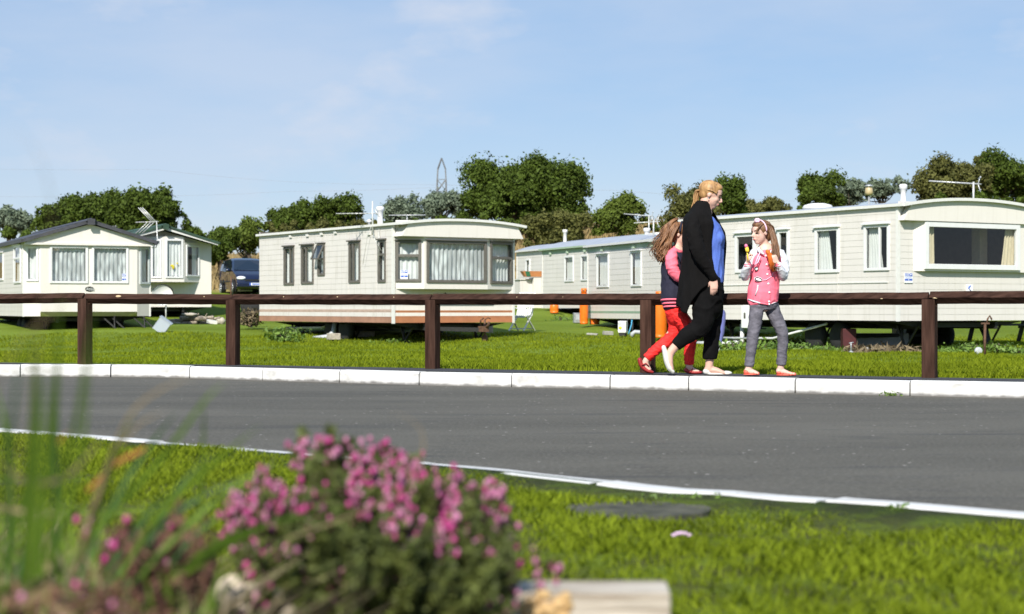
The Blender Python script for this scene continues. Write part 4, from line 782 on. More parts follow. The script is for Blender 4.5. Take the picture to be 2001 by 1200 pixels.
# ------------------------------------------------------------------ gas cylinders
def cylinder(name, px, pyb, Y, h, r, label, writing=True, rz=0):
    p = at(px, pyb, Y); e = empty(name, (p.x, p.y, p.z), rz, label, 'gas cylinder', 'orange gas cylinders')
    mb = MB(); mb.lathe([(r*.93, 0), (r*.93, .05), (r*.9, .055), (r, .11), (r, h-.28), (r*.96, h-.22), (r*.75, h-.16), (r*.3, h-.13), (.03, h-.12)], n=28); mb.build('tank', M['orange_paint'], e)
    c = MB(); n = 24; V = []; F_ = []
    for j in range(n):
        q = 2*math.pi*j/n
        for rr, zz in ((r*.66, h-.15), (r*.66, h), (r*.61, h), (r*.61, h-.15)): V.append((rr*math.cos(q), rr*math.sin(q), zz))
    for j in range(n):
        for k in range(4): F_.append((j*4+k, j*4+(k+1) % 4, ((j+1) % n)*4+(k+1) % 4, ((j+1) % n)*4+k))
    c.add(V, F_, 0, True); co = c.build('collar', M['orange_paint'], e)
    v = MB(); v.tube([(0, 0, h-.14), (0, 0, h-.04)], .02, 10); v.tube([(0, 0, h-.07), (-.05, -.03, h-.07)], .012, 8); v.tube([(.0, 0, h-.05), (0, 0, h-.03)], .03, 10); v.build('valve', M['galvanised'], e)
    h_ = MB()
    for a in (-.2, 1.2): h_.obox((math.sin(a)*r*.662, -math.cos(a)*r*.662, h-.07), (.055, .012, .04), (0, 0, a))
    h_.build('handle_slot', M['black_steel'], co)
    if writing:
        t = text_obj('Propane', 'lettering', .085, M['sign_white'], e, (0, 0, 0), (0, 0, 0), .002)
        for vtx in t.data.vertices:   # wrap the word round the tank
            a = vtx.co.x/r; rr = r+.003+vtx.co.z; z = vtx.co.y+h*.77; vtx.co = Vector((math.sin(a)*rr, -math.cos(a)*rr, z))
        b = MB(); V = []; n = 12
        for j in range(n+1):
            a = (j/n-.5)*2.0
            for zz in (h*.80+.03, h*.80+.085): V.append((math.sin(a)*(r+.003), -math.cos(a)*(r+.003), zz))
        b.add(V, [(2*j, 2*j+2, 2*j+3, 2*j+1) for j in range(n)], 0, True); b.build('white_band', M['sign_white'], e)
    return e
cylinder('gas_cylinder', 1290, 660, 45.0, 1.20, .18, 'tall orange gas cylinder with white lettering behind the red trousers', rz=R(5))
cylinder('gas_cylinder', 1141, 633.5, 52.4, 1.08, .13, 'slim orange gas cylinder standing upright at the corner of the green striped caravan', False)
cylinder('gas_cylinder', 1162, 634, 52.9, .56, .16, 'squat orange gas cylinder tucked under the green striped caravan beside the slim one', False)
cylinder('gas_cylinder', 1083, 612, 62.5, .5, .16, 'small orange gas cylinder in shade under the caravan left of the slim cylinder', False)

# ------------------------------------------------------------------ white garden chair
p = at(1019, 645, 49.5); ch_ = empty('garden_chair', (p.x, p.y, p.z-.02), R(-25), 'white plastic folding garden chair on the grass beside the striped caravan', 'chair')
mb = MB(); mb.obox((0, 0, .42), (.44, .44, .035)); mb.obox((0, -.235, .40), (.44, .03, .06)); mb.build('seat', M['white_plastic'], ch_, bevel=.01)
mb = MB()
for k in range(7): mb.bar((-.18+.06*k, .20, .44), (-.20+.0667*k, .42, 1.06), .045, .015)
mb.bar((-.22, .42, 1.08), (.22, .42, 1.08), .05, .03); mb.bar((-.23, .20, .42), (-.24, .43, 1.09), .03, .03); mb.bar((.23, .20, .42), (.24, .43, 1.09), .03, .03); mb.build('backrest', M['white_plastic'], ch_, bevel=.005)
for sx in (-1, 1):
    mb = MB(); mb.bar((sx*.25, .3, .64), (sx*.25, -.26, .66), .05, .025); mb.bar((sx*.25, -.2, .65), (sx*.25, -.2, .43), .03, .03); mb.build('armrest', M['white_plastic'], ch_, bevel=.006)
    mb = MB(); mb.bar((sx*.235, -.18, .42), (sx*.26, .34, 0), .045, .03); mb.build('leg', M['white_plastic'], ch_, bevel=.005)
    mb = MB(); mb.bar((sx*.205, .2, .42), (sx*.225, -.36, 0), .045, .03); mb.build('leg', M['white_plastic'], ch_, bevel=.005)
mb = MB(); mb.bar((-.24, -.30, .06), (.24, -.30, .06), .03); mb.bar((-.24, .28, .06), (.24, .28, .06), .03); mb.build('stretcher', M['white_plastic'], ch_)

# ------------------------------------------------------------------ electricity box, tap, drain bits
p = at(1217, 653, 47.5); e = empty('electricity_box', (p.x, p.y, p.z), R(-20), 'small white electricity box with a yellow warning spot standing on the grass', 'utility box')
mb = MB(); mb.box(-.11, .11, -.1, .1, .04, .36); mb.build('casing', M['white_plastic'], e, bevel=.012); mb = MB(); mb.box(-.09, .09, -.08, .08, -.05, .045); mb.build('plinth', M['black_steel'], e)
pm('yellow_sign', (.75, .78, .02), .5); mb = MB(); mb.lathe([(.045, -.103), (.045, -.101)], (-.04, 0, .17), 14, axis='y'); mb.build('warning_sticker', M['yellow_sign'], e)
mb = MB(); mb.box(-.1, -.01, -.104, -.101, .24, .32); mb.build('vent_grille', M['frame_grey'], e)
p = at(1188, 653, 47.3); mb = MB(); mb.obox((0, 0, .05), (.26, .18, .10), (0.05, .03, .3)); mb.obox((-.42, .1, .02), (.3, .2, .05), (0, .05, -.2), 0); o = mb.build('concrete_slab', M['concrete'], None, (p.x, p.y, p.z-.02), bevel=.01); tag(o, 'broken grey concrete slab lying in the grass left of the white electricity box', 'slab')
p = at(1236, 655, 47.6); e = empty('standpipe', (p.x, p.y, p.z), 0, 'black standpipe with a blue hose between the white box and the fence post', 'water tap')
mb = MB(); mb.tube([(0, 0, -.05), (0, 0, .36)], .022, 10); mb.tube([(0, 0, .34), (-.05, -.04, .42), (-.05, -.04, .38)], .014, 8); mb.box(-.05, .05, -.05, .05, -.02, .03); mb.build('pipe', M['black_steel'], e)
mb = MB(); mb.tube([(-.02, -.03, .42), (-.03, -.05, .3), (-.07, -.05, .16), (-.12, -.1, .03)], .018, 8); mb.build('hose', M['blue_hose'], e)
p = at(1242, 656, 47.0); mb = MB(); mb.tube([(-.1, 0, -.02), (-.09, 0, .06), (-.02, 0, .11), (.1, 0, .10), (.55, .2, .09)], .055, 12); o = mb.build('drain_pipe', M['pipe_grey'], None, (p.x, p.y, p.z-.01)); tag(o, 'short pale grey drain pipe bending into the grass beside the standpipe', 'pipe')
p = at(1128, 628, 55.5); e = empty('cable_box', (p.x, p.y, p.z), .2, 'dirty pale box behind the slim orange cylinder', 'utility box'); mb = MB(); mb.box(-.12, .10, -.1, .1, -.05, .27); mb.build('casing', M['galvanised'], e, bevel=.01); mb = MB(); mb.box(-.07, .06, -.108, -.101, .05, .22); mb.build('door', M['pipe_grey'], e)

# ------------------------------------------------------------------ rusty stakes
def stake(px, py0, py1, Y, label, r=.025, hook=False):
    a = at(px, py1, Y); b = at(px+1, py0, Y); mb = MB(); mb.tube([(0, 0, -.1), (b.x-a.x, 0, b.z-a.z)], r, 8)
    if hook: mb.obox((b.x-a.x, 0, b.z-a.z+.01), (.16, .05, .03)); mb.tube([(.04, 0, b.z-a.z), (.06, 0, b.z-a.z+.1), (.1, 0, b.z-a.z+.16), (.14, 0, b.z-a.z+.08), (.13, 0, b.z-a.z+.12)], .018, 6)
    return tag(mb.build('iron_stake', M['rust'], None, tuple(a)), label, 'stake')
stake(1924, 633, 686, 33.8, 'rusty iron stake with a hooked top in front of the right hand caravan', .026, True)
stake(451, 540, 585, 70, 'thin rusty iron stake standing in front of the dark blue car', .028)

# ------------------------------------------------------------------ picnic table (dark, right edge)
p = at(1962, 675, 43.0); e = empty('picnic_table', (p.x, p.y, field_z(p.x, 43)), R(8), 'dark weathered picnic table on the grass behind the right hand caravan', 'picnic table'); pm('dark_timber', (.035, .033, .032), .8, var=.4, scale=8)
mb = MB()
for k in range(5): mb.box(-.9, .9, -.36+.145*k, -.225+.145*k, .70, .74)
mb.build('table_top', M['dark_timber'], e)
for sy in (-1, 1):
    mb = MB(); mb.box(-.9, .9, sy*.62-.13, sy*.62-.005, .42, .46); mb.box(-.9, .9, sy*.62+.005, sy*.62+.13, .42, .46); mb.build('bench_seat', M['dark_timber'], e)
for sx in (-.65, .65):
    for sy in (-1, 1): mb = MB(); mb.bar((sx, sy*.2, .70), (sx, sy*.62, 0), .05, .1, up=(1, 0, 0)); mb.build('leg', M['dark_timber'], e)
    mb = MB(); mb.bar((sx+.05, -.7, .39), (sx+.05, .7, .39), .04, .09); mb.build('cross_beam', M['dark_timber'], e)
mb = MB(); mb.lathe([(.03, -.03), (.07, -.03), (.085, 0), (.07, .03), (.03, .03)], (0, 0, .03), 16, axis='y'); p = at(1912, 689, 35.5); tag(mb.build('small_wheel', M['pipe_grey'], None, tuple(p)), 'small pale wheel half buried in the weeds beside the rusty stake', 'wheel')
# ------------------------------------------------------------------ clear plastic crate leaning under the left caravan
m = bpy.data.materials.new('clear_plastic'); m.use_nodes = True; N = m.node_tree.nodes; L = m.node_tree.links; P_ = N['Principled BSDF']; P_.inputs['Base Color'].default_value = (.55, .6, .68, 1); P_.inputs['Roughness'].default_value = .25
tr = N.new('ShaderNodeBsdfTransparent'); mx_ = N.new('ShaderNodeMixShader'); mx_.inputs[0].default_value = .45; L.new(P_.outputs[0], mx_.inputs[1]); L.new(tr.outputs[0], mx_.inputs[2]); L.new(mx_.outputs[0], N['Material Output'].inputs[0]); MATS['clear_plastic'] = m
p = at(317, 641, 49.0); e = empty('storage_box', (p.x, p.y, p.z+.06), 0, 'clear bluish plastic storage box tipped on its corner under the grey roofed caravan', 'storage box'); e.rotation_euler = (R(4), R(36), R(5))
mb = MB(); w2, h2, d2 = .18, .19, .15; mb.box(-w2, w2, -d2, d2, -h2, -h2+.012); mb.box(-w2, -w2+.012, -d2, d2, -h2+.013, h2); mb.box(w2-.012, w2, -d2, d2, -h2+.013, h2); mb.box(-w2+.013, w2-.013, -d2, -d2+.012, -h2+.013, h2); mb.box(-w2+.013, w2-.013, d2-.012, d2, -h2+.013, h2); mb.build('tub', M['clear_plastic'], e)
mb = MB(); mb.box(-w2-.02, w2+.02, -d2-.02, d2+.02, h2+.002, h2+.025); mb.build('lid', M['clear_plastic'], e); mb = MB(); mb.obox((.02, 0, 0), (.03, .012, .1), (0, .4, 0)); mb.obox((.02, 0, .03), (.08, .012, .03), (0, .4, 0)); mb.build('toy', M['yellow_toy'], e)
# satellite dish on a pole in front of the green roofed caravan
p = at(318, 640, 58.5); zt = at(318, 572, 58.5).z; e = empty('satellite_dish', (p.x, p.y, field_z(p.x, p.y)), R(25), 'white satellite dish with modelled shadow arc on a pole before the green roofed caravan', 'satellite dish'); gz = e.location.z
mb = MB(); mb.tube([(.12, .05, -.1), (.12, .05, zt-gz)], .025, 8); mb.build('pole', M['pipe_white'], e)
mb = MB(); V = []; n1, n2 = 20, 5
for i in range(n2+1):
    for j in range(n1): q = 2*math.pi*j/n1; rr = .37*i/n2; V.append((rr*math.cos(q)-.02, .07-.12*(i/n2)**2, zt-gz-.08+rr*math.sin(q)*.95))
mb.add(V, [(i*n1+j, i*n1+(j+1) % n1, (i+1)*n1+(j+1) % n1, (i+1)*n1+j) for i in range(n2) for j in range(n1)], 0, True); mb.build('dish', M['white_plastic'], e, fix=False)
mb = MB(); mb.tube([(.37*math.cos(q)-.02, -.05, zt-gz-.08+.352*math.sin(q)) for q in np.linspace(-.3, math.pi*.85, 16)], [.022-.010*abs(k-5)/10 for k in range(16)], 6); mb.build('rim', M['black_steel'], e)  # black partial arc shaped as the shadow of the dish, not a real rim
mb = MB(); mb.tube([(-.02, -.05, zt-gz-.42), (-.02, -.33, zt-gz-.25)], .012, 6); mb.tube([(-.02, -.36, zt-gz-.25), (-.02, -.30, zt-gz-.22)], .03, 8); mb.build('feed_arm', M['galvanised'], e)
# log and rubble pile
pm('dead_wood', (.24, .19, .14), .9, var=.4, scale=14, bump=.01, col2=(.45, .38, .3)); pm('rubble', (.40, .36, .30), .9, var=.3, scale=12, bump=.01)
rl = random.Random(3)
for k, (px, py, L_, r, a, t_) in enumerate(((345, 632, 1.3, .06, .1, 0), (372, 630, 1.1, .07, -.25, 0), (390, 634, 1.2, .05, .2, 0), (360, 636, 1.2, .05, .05, 0), (405, 626, .9, .05, .5, 0), (395, 622, .8, .05, .3, 0), (378, 622, .9, .08, -.1, .1), (350, 626, .8, .06, .25, 0), (400, 636, .7, .06, -.1, 0))):
    p = at(px, py, 55.5+rl.uniform(-.4, .4)); mb = MB(); d = Vector((math.cos(a), rl.uniform(-.3, .3), math.sin(a)*.35)); pts = [Vector((0, 0, 0))+d*(L_*(q/5-.5))+Vector((0, 0, rl.uniform(-.015, .015))) for q in range(6)]
    mb.tube(pts, [r*rl.uniform(.7, 1.1) for _ in pts], 8); mb.tube([pts[3], pts[3]+Vector((.1, -.1, .16))], [r*.5, r*.2], 6)
    tag(mb.build('log', M['dead_wood'], None, (p.x, p.y, p.z)), ('long bleached log at the left end of the woodpile', 'thick bleached log lying in the middle of the woodpile', 'thin log low at the right of the woodpile', 'thin log at the bottom left of the woodpile', 'stubby log sticking up at the right end of the woodpile', 'slim tilted log near the top right of the woodpile', 'thick pale log lying on top of the woodpile', 'log on top of the woodpile, nearest the satellite dish', 'short log beside the white painted block')[k], 'log', 'logs in the woodpile')
for k, (px, py, s, lab, mt) in enumerate(((414, 629, (.34, .2, .10), 'white painted block at the right end of the woodpile', 'trim_white'), (432, 628, (.3, .25, .2), 'grey stone right of the white block', 'rubble'), (370, 615, (.5, .25, .1), 'pale heap of rubble on top of the woodpile', 'rubble'))):
    p = at(px, py, 55.2); mb = MB()
    if k == 0: mb.obox((0, 0, 0), s, (.1, .15, .2))
    else:
        mb.ball((0, 0, 0), (s[0]*.5, s[1]*.5, s[2]*.6), 10, 7)
        mb.v = [(x*(1+.2*math.sin(z*40+y*21)), y, z*(1+.25*math.sin(x*31))) for x, y, z in mb.v]
    tag(mb.build('stone_block', M[mt], None, (p.x, p.y, p.z)), lab, 'block')
# blocks, boards and rubble under the caravans, each a thing
def rock(px, py, Y, s, lab, mt='rubble', name='rubble_block', rot=(0, 0, 0), cat='block'):
    p = at(px, py, Y); mb = MB(); mb.obox((0, 0, s[2]/2), s, rot); return tag(mb.build(name, M[mt], None, (p.x, p.y, p.z), bevel=.015), lab, cat)
pm('red_bin', (.06, .006, .008), .6, var=.2)
rock(652, 664, 45.9, (.30, .3, .17), 'tan block under the striped caravan near its waste pipe', rot=(0, 0, .4)); rock(700, 664, 47.5, (.9, .2, .42), 'wide tan board on edge under the striped caravan', rot=(0, .1, .1)); rock(925, 662, 48.5, (1.1, .1, .36), 'pale board under the front of the striped caravan', rot=(0, 0, .2))
rock(1658, 686, 38.8, (.30, .3, .5), 'dark red box standing under the right hand caravan', 'red_bin', 'storage_crate', cat='box'); rock(1720, 690, 40.2, (1.3, .1, .46), 'grey board on edge in shade under the right hand caravan', 'pipe_grey', 'board', cat='board'); rock(1717, 692, 36.0, (.5, .2, .12), 'pale flat stone in dry weeds in front of the right hand caravan', 'rubble', 'flat_stone', (0.1, .06, .1), cat='stone')
rock(1775, 680, 42.5, (.7, .5, .5), 'pale block seen under the corner of the right hand caravan', 'pipe_grey', 'concrete_block')
p = at(1690, 655, 36.2); mb = MB(); mb.ball((0, 0, 0), .02); e = None
p = at(1663, 690, 35.8); mb = MB(); mb.tube([(0, 0, -.02), (0, 0, .16), (.0, 0, .2)], .018, 8); mb.tube([(-.04, 0, .2), (.05, 0, .22)], .014, 6); mb.lathe([(.05, 0), (.05, .03), (.02, .05)], n=10); tag(mb.build('garden_tap', M['galvanised'], None, tuple(p)), 'short weathered tap standing in the weeds beside the flat stone', 'water tap')
# rolled blue parasol leaning behind the woman
pm('parasol_blue', (.11, .12, .30), .8, var=.25, scale=30, stretch=(1, 1, .15)); a = at(1404, 690, 36.6); b = at(1411, 607, 38.2); e = empty('garden_parasol', tuple(a), 0, 'rolled dusty blue parasol leaning on the caravan behind the woman', 'parasol'); d = b-a
mb = MB(); q = [d*t for t in (.22, .3, .5, .75, .92, 1.0)]; mb.tube(q, [(.05, .05), (.085, .07), (.10, .08), (.12, .08), (.12, .08), (.03, .03)], 12); mb.v = [(x+.012*math.sin(z*9+y*60), y, z) for x, y, z in mb.v]; mb.build('canopy', M['parasol_blue'], e)
mb = MB(); mb.tube([d*0, d*.24], .022, 8); mb.build('pole', M['pipe_white'], e)
# spare wheel and brown bush left of striped caravan
p = at(490, 597, 52.5); mb = MB(); mb.lathe([(.08, -.09), (.22, -.1), (.30, -.06), (.32, 0), (.30, .06), (.22, .1), (.08, .09)], (0, 0, 0), 22, axis='y'); tag(mb.build('spare_wheel', M['tyre'], None, tuple(p)), 'black spare wheel hung beside the rear corner of the striped caravan', 'wheel')
p2 = at(490, 625, 52.5); mb = MB(); mb.box(-.03, .03, .1, .16, -.25, p.z-p2.z+.35); mb.box(-.2, .2, .09, .17, p.z-p2.z+.1, p.z-p2.z+.2); tag(mb.build('wheel_stand', M['black_steel'], None, tuple(p2)), 'dark post bracket that carries the spare wheel', 'bracket')

# ------------------------------------------------------------------ dark blue people carrier
pm('car_blue', (.003, .006, .030), .22, var=.1, coat=1.0); pm('car_trim', (.012, .012, .014), .5); pm('lamp_glass', (.75, .77, .8), .15)
p = at(424, 575, 84.5); Yc = 83.0; car = empty('parked_car', (at(479, 576, Yc).x, Yc, at(479, 576, Yc).z), R(-70), 'dark blue people carrier parked on the rise between two caravans', 'car')
# profile (x forward, z): half-length 2.3
prof = [(-2.28, .32), (-2.32, .62), (-2.30, .98), (-2.18, 1.18), (-2.02, 1.58), (-1.82, 1.70), (-.9, 1.76), (.1, 1.74), (.62, 1.62), (1.35, 1.12), (1.9, .98), (2.2, .80), (2.30, .58), (2.30, .36), (2.1, .24), (-2.1, .24)]
def halfw(x, z):
    wv = .90-.06*max(0, abs(x)-1.2)**2
    if z > 1.0: wv -= (z-1.0)*.26
    if z < .4: wv -= (.4-z)*.2
    return wv
mb = MB(); n = len(prof); NW = 6
ring = []
for x, z in prof:
    hw = halfw(x, z)
    for k in range(NW+1): t = k/NW*2-1; inset = .05*abs(t)**4; ring.append((x*(1-.035*abs(t)**3), t*hw, z-(inset if z > 1.2 else 0)))
F_ = [(i*(NW+1)+k, ((i+1) % n)*(NW+1)+k, ((i+1) % n)*(NW+1)+k+1, i*(NW+1)+k+1) for i in range(n) for k in range(NW)]
mb.add(ring, F_, 0, True)
for k in (0, NW): mb.add([ring[i*(NW+1)+k] for i in range(n)], [tuple(range(n))])
body = mb.build('body', M['car_blue'], car)
for sx, f in ((1.45, .33), (-1.42, .33)):
    for sy in (-1, 1):
        t = MB(); t.lathe([(.1, -.11), (.27, -.11), (.325, -.07), (.33, 0), (.325, .07), (.27, .11), (.1, .11)], (sx, sy*.80, .33), 26, axis='y'); wl = t.build('wheel', M['tyre'], car)
        t = MB(); t.lathe([(.02, 0), (.21, 0), (.23, .03)], (sx, sy*.80, .33), 20, axis='y')
        for k in range(6): a = k*math.pi/3; t.bar((sx, sy*.925, .33), (sx+.21*math.cos(a), sy*.92, .33+.21*math.sin(a)), .05, .03)
        t.tube([(sx+.22*math.cos(a), sy*.92, .33+.22*math.sin(a)) for a in np.linspace(0, 2*math.pi, 21)], .02, 6); t.build('rim', M['wheel_silver'], wl)
        t = MB(); t.lathe([(.37, -.006), (.39, .0)], (sx, sy*.893, .35), 26, axis='y'); t.build('wheel_arch', M['car_trim'], car)
def cpoly(name, pts, mat, par=car):
    b = MB(); b.add(pts, [tuple(range(len(pts)))]); return b.build(name, mat, par, fix=False)
def sidep(x, z, sy, o=.012): return (x, sy*(halfw(x, z)+o), z)
for sy in (-1, 1):
    for nm, q in (('side_window', [(-1.95, 1.18), (-1.85, 1.56), (-1.25, 1.62), (-1.2, 1.14)]), ('side_window', [(-1.12, 1.14), (-1.15, 1.62), (-.25, 1.64), (-.2, 1.10)]), ('side_window', [(-.12, 1.10), (-.16, 1.64), (.42, 1.56), (1.05, 1.10)])):
        cpoly(nm, [sidep(x, z, sy, .016) for x, z in q][::sy], M['glass_dark'] if False else M['car_glass'] if 'car_glass' in M else pm('car_glass', (.008, .014, .025), .06, var=.1, spec=1.0))
    b = MB(); b.ball((.92, sy*1.0, 1.14), (.08, .12, .08), 10, 6); b.build('wing_mirror', M['car_blue'], car); b = MB(); b.tube([sidep(-1.1, .62, sy, .01), sidep(1.0, .62, sy, .01)], .03, 6); b.build('side_strip', M['car_trim'], car)
    b = MB(); b.ball((2.17, sy*.62, .76), (.12, .22, .085), 12, 7, rot=(0, .3, sy*.25)); b.build('headlight', M['lamp_glass'], car)
cpoly('windscreen', [(.66, -.66, 1.605), (1.33, -.80, 1.15), (1.40, 0, 1.12), (1.33, .80, 1.15), (.66, .66, 1.605), (.71, 0, 1.61)], M['car_glass']).location = (.03, 0, .02)
b = MB(); b.box(2.24, 2.305, -.45, .45, .62, .70); b.build('grille', M['car_trim'], car); b = MB(); b.box(2.2, 2.335, -.85, .85, .34, .52); b.build('bumper', M['car_blue'], car, bevel=.03)
b = MB(); b.box(2.336, 2.35, -.26, .26, .42, .53); npl = b.build('number_plate', M['sign_white'], car); b = MB(); b.box(2.351, 2.356, -.26, -.20, .42, .53); b.box(2.351, 2.355, -.14, .2, .45, .50); b.build('plate_marks', M['sign_blue'], npl)
# ------------------------------------------------------------------ trees and shrubs
pm('leaf_dark', (.020, .034, .003), .65, spec=.15, var=.3, scale=.8, col2=(.12, .175, .026), transl=.25, attr='rnd')
pm('leaf_mid', (.04, .060, .007), .65, spec=.15, var=.3, scale=.8, col2=(.18, .24, .04), transl=.25, attr='rnd')
pm('leaf_olive', (.045, .052, .010), .65, spec=.15, var=.3, scale=.8, col2=(.20, .20, .06), transl=.25, attr='rnd')
pm('leaf_silver', (.07, .10, .06), .6, spec=.2, var=.3, scale=.8, col2=(.26, .32, .22), transl=.25, attr='rnd')
pm('leaf_weed', (.06, .13, .015), .6, var=.3, scale=4, col2=(.22, .34, .05), transl=.3, attr='rnd'); pm('leaf_brown', (.07, .05, .025), .8, var=.3, scale=4, col2=(.20, .15, .08), attr='rnd')
def leaves(cent, size, nrm, rg, elong=1.6):
    n = len(cent); a = rg.normal(size=(n, 3)); nrm = nrm+.75*rg.normal(size=(n, 3)); nrm /= np.linalg.norm(nrm, axis=1)[:, None]+1e-9
    u = a-nrm*(a*nrm).sum(1)[:, None]; u /= np.linalg.norm(u, axis=1)[:, None]+1e-9; v = np.cross(nrm, u); s = (size*rg.uniform(.55, 1.3, n))[:, None]
    V = np.stack([cent-u*s*elong*.5, cent+v*s*.42+u*s*.05, cent+u*s*elong*.5+nrm*s*.12, cent-v*s*.42-u*s*.05], 1).reshape(-1, 3)
    return V, np.arange(n*4).reshape(n, 4), np.repeat(rg.uniform(0, 1, n), 4)
def tree(name, label, cat, boxes, Y, mat, n=7000, leaf=.16, seed=0, gap=.12, nlobe=26, trunk=True, group=None, elong=1.5, base=None, spiky=.2, fill=.35):
    """boxes: list of (cx, cy, hw, hh) crown ellipses in photo pixels at distance Y; one tree of several rounded masses"""
    n = int(n*1.7); leaf *= .74; rg = np.random.default_rng(seed+11); sc = Y/F_PX; C = []; Nn = []
    tot = sum(b[2]*b[3] for b in boxes)
    c0 = at(boxes[0][0], boxes[0][1], Y); zb = min(at(b[0], b[1]+b[3], Y).z for b in boxes); gz = base if base is not None else field_z(c0.x, Y)
    lobes = []
    for bx in boxes:
        ctr = np.array(at(bx[0], bx[1], Y)); rx, rz = bx[2]*sc*1.16, bx[3]*sc*1.12; ctr[2] -= .06*rz; ry = min(rx, max(rz, rx*.7))
        k = max(6, int(nlobe*1.35*bx[2]*bx[3]/tot)); q = 0
        while q < k:
            d = rg.normal(size=3); d /= np.linalg.norm(d)
            if d[2] < -.97: continue
            rr = rg.uniform(.25, .86); lr = rg.uniform(.22, .42)*min(rx, rz*1.15); pos = ctr+d*rr*np.array([rx, ry, rz]); pos[2] = min(pos[2], ctr[2]+rz-lr*.75)
            lobes.append((pos, lr*rg.uniform(.85, 1.1), ctr)); q += 1
    wts = np.array([l[1]**2 for l in lobes]); wts /= wts.sum(); idx = rg.choice(len(lobes), n, p=wts)
    pass; P = np.array([l[0] for l in lobes])[idx]; Rr = np.array([l[1] for l in lobes])[idx]
    d = rg.normal(size=(n, 3)); d /= np.linalg.norm(d, axis=1)[:, None]; d[:, 2] = np.where(d[:, 2] < -.6, -d[:, 2]*.5, d[:, 2])
    rad = np.where(rg.uniform(size=n) < fill, rg.uniform(.3, 1, n), rg.uniform(.82, 1.08, n)); sp = rg.uniform(size=n) < spiky
    # twig sprays poke out of the mass
    rad = np.where(sp, rad+rg.uniform(0, .45, n), rad); cent = P+d*(rad*Rr)[:, None]; cent[:, 2] += np.where(sp, rg.uniform(0, .3, n)*Rr, 0)
    if gap > 0:
        f = np.sin(cent[:, 0]*2.3+seed)*np.sin(cent[:, 2]*2.7+seed*2)*np.sin(cent[:, 1]*1.9)+.5*np.sin(cent[:, 0]*6.1)*np.sin(cent[:, 2]*5.7+1); keep = f > (gap-1)*.9; cent, d = cent[keep], d[keep]
    root = empty(name, (c0.x, Y, gz), 0, label, cat, group)
    loc = np.array([c0.x, Y, gz]); V, Fi, Rn = leaves(cent-loc, np.full(len(cent), leaf), d*np.array([1, 1, 1.0]), rg, elong)
    mesh_np('crown', V, Fi, M[mat], Rn, root)
    if trunk:
        mb = MB(); tr_ = .028*(boxes[0][2]+boxes[0][3])*sc*1.6+.05; top = Vector(np.array(at(boxes[0][0], boxes[0][1]-boxes[0][3]*.2, Y))-loc)
        mb.tube([(0, 0, -.4), top*.35+Vector((.1, 0, 0)), top*.7, top], [tr_, tr_*.8, tr_*.55, tr_*.2], 8)
        for l in sorted(lobes, key=lambda l: -l[1])[:14]:
            e = Vector(l[0]-loc); s0 = top*rg.uniform(.25, .75); mid = s0.lerp(e, .55)+Vector((0, 0, -.1)); mb.tube([s0, mid, e], [tr_*.4, tr_*.25, tr_*.08], 6)
        mb.build('trunk', M['bark'], root)
    return root
G = 'trees along the bank behind the caravans'
T = lambda *a, **k: tree(*a, group=G, **k)
T('tree', 'thin silvery tree at the far left edge above the grey roof', 'tree', [(15, 432, 32, 24), (52, 436, 22, 24)], 105, 'leaf_silver', n=3800, leaf=.2, seed=1, gap=.35, spiky=.3)
T('tree', 'low dark tree joining the silvery tree to the big clump on the left', 'tree', [(100, 432, 30, 28)], 102, 'leaf_dark', n=4000, leaf=.19, seed=2)
T('tree', 'dark rounded tree above the ridge of the grey roofed caravan', 'tree', [(178, 418, 44, 44)], 100, 'leaf_dark', n=8500, leaf=.18, seed=3, spiky=.2)
T('tree', 'tall dark tree above the green roofed caravan, right side sloping down', 'tree', [(255, 412, 50, 46), (310, 412, 46, 46), (345, 440, 32, 26)], 98, 'leaf_dark', n=14000, leaf=.18, seed=4, spiky=.2, nlobe=40)
T('shrub', 'dark bush between the green roofed caravan and the paler bush', 'shrub', [(428, 470, 30, 33), (424, 500, 22, 22)], 90, 'leaf_dark', n=5500, leaf=.15, seed=5)
T('shrub', 'light green bush above the roof of the dark blue car', 'shrub', [(484, 462, 38, 36)], 92, 'leaf_mid', n=6000, leaf=.15, seed=6, spiky=.25)
T('tree', 'dark tree directly above the left end of the striped caravan', 'tree', [(578, 425, 50, 33), (545, 440, 28, 28)], 98, 'leaf_dark', n=9500, leaf=.17, seed=7, nlobe=30)
T('tree', 'dark upright tree behind the first television aerial of the striped caravan', 'tree', [(664, 420, 46, 38), (625, 428, 30, 30)], 97, 'leaf_dark', n=9500, leaf=.17, seed=8, spiky=.3, nlobe=30)
T('hedge', 'brownish low hedge just over the roof line of the striped caravan', 'hedge', [(560, 450, 60, 18), (640, 446, 60, 18), (700, 442, 40, 16)], 92, 'leaf_olive', n=9000, leaf=.15, seed=9, trunk=False)
T('tree', 'silver green willow right of the flue on the striped caravan', 'tree', [(785, 412, 36, 32)], 100, 'leaf_silver', n=4200, leaf=.17, seed=10, gap=.25, spiky=.3)
T('tree', 'second silver green willow, below the pylon and touching the big tree', 'tree', [(862, 406, 44, 30), (905, 412, 24, 28)], 101, 'leaf_silver', n=5200, leaf=.17, seed=11, gap=.25, spiky=.3)
T('tree', 'largest tree, a broad dark green dome right of the pylon', 'tree', [(1000, 374, 82, 62), (1065, 366, 78, 58), (935, 384, 42, 46), (1118, 392, 42, 44), (1030, 410, 110, 44)], 100, 'leaf_dark', n=42000, leaf=.19, seed=12, spiky=.16, nlobe=110, fill=.3)
T('shrub', 'olive bush in front of the big tree above the pale caravans', 'shrub', [(1095, 448, 66, 36), (1050, 468, 26, 20)], 90, 'leaf_olive', n=11000, leaf=.15, seed=13, nlobe=36)
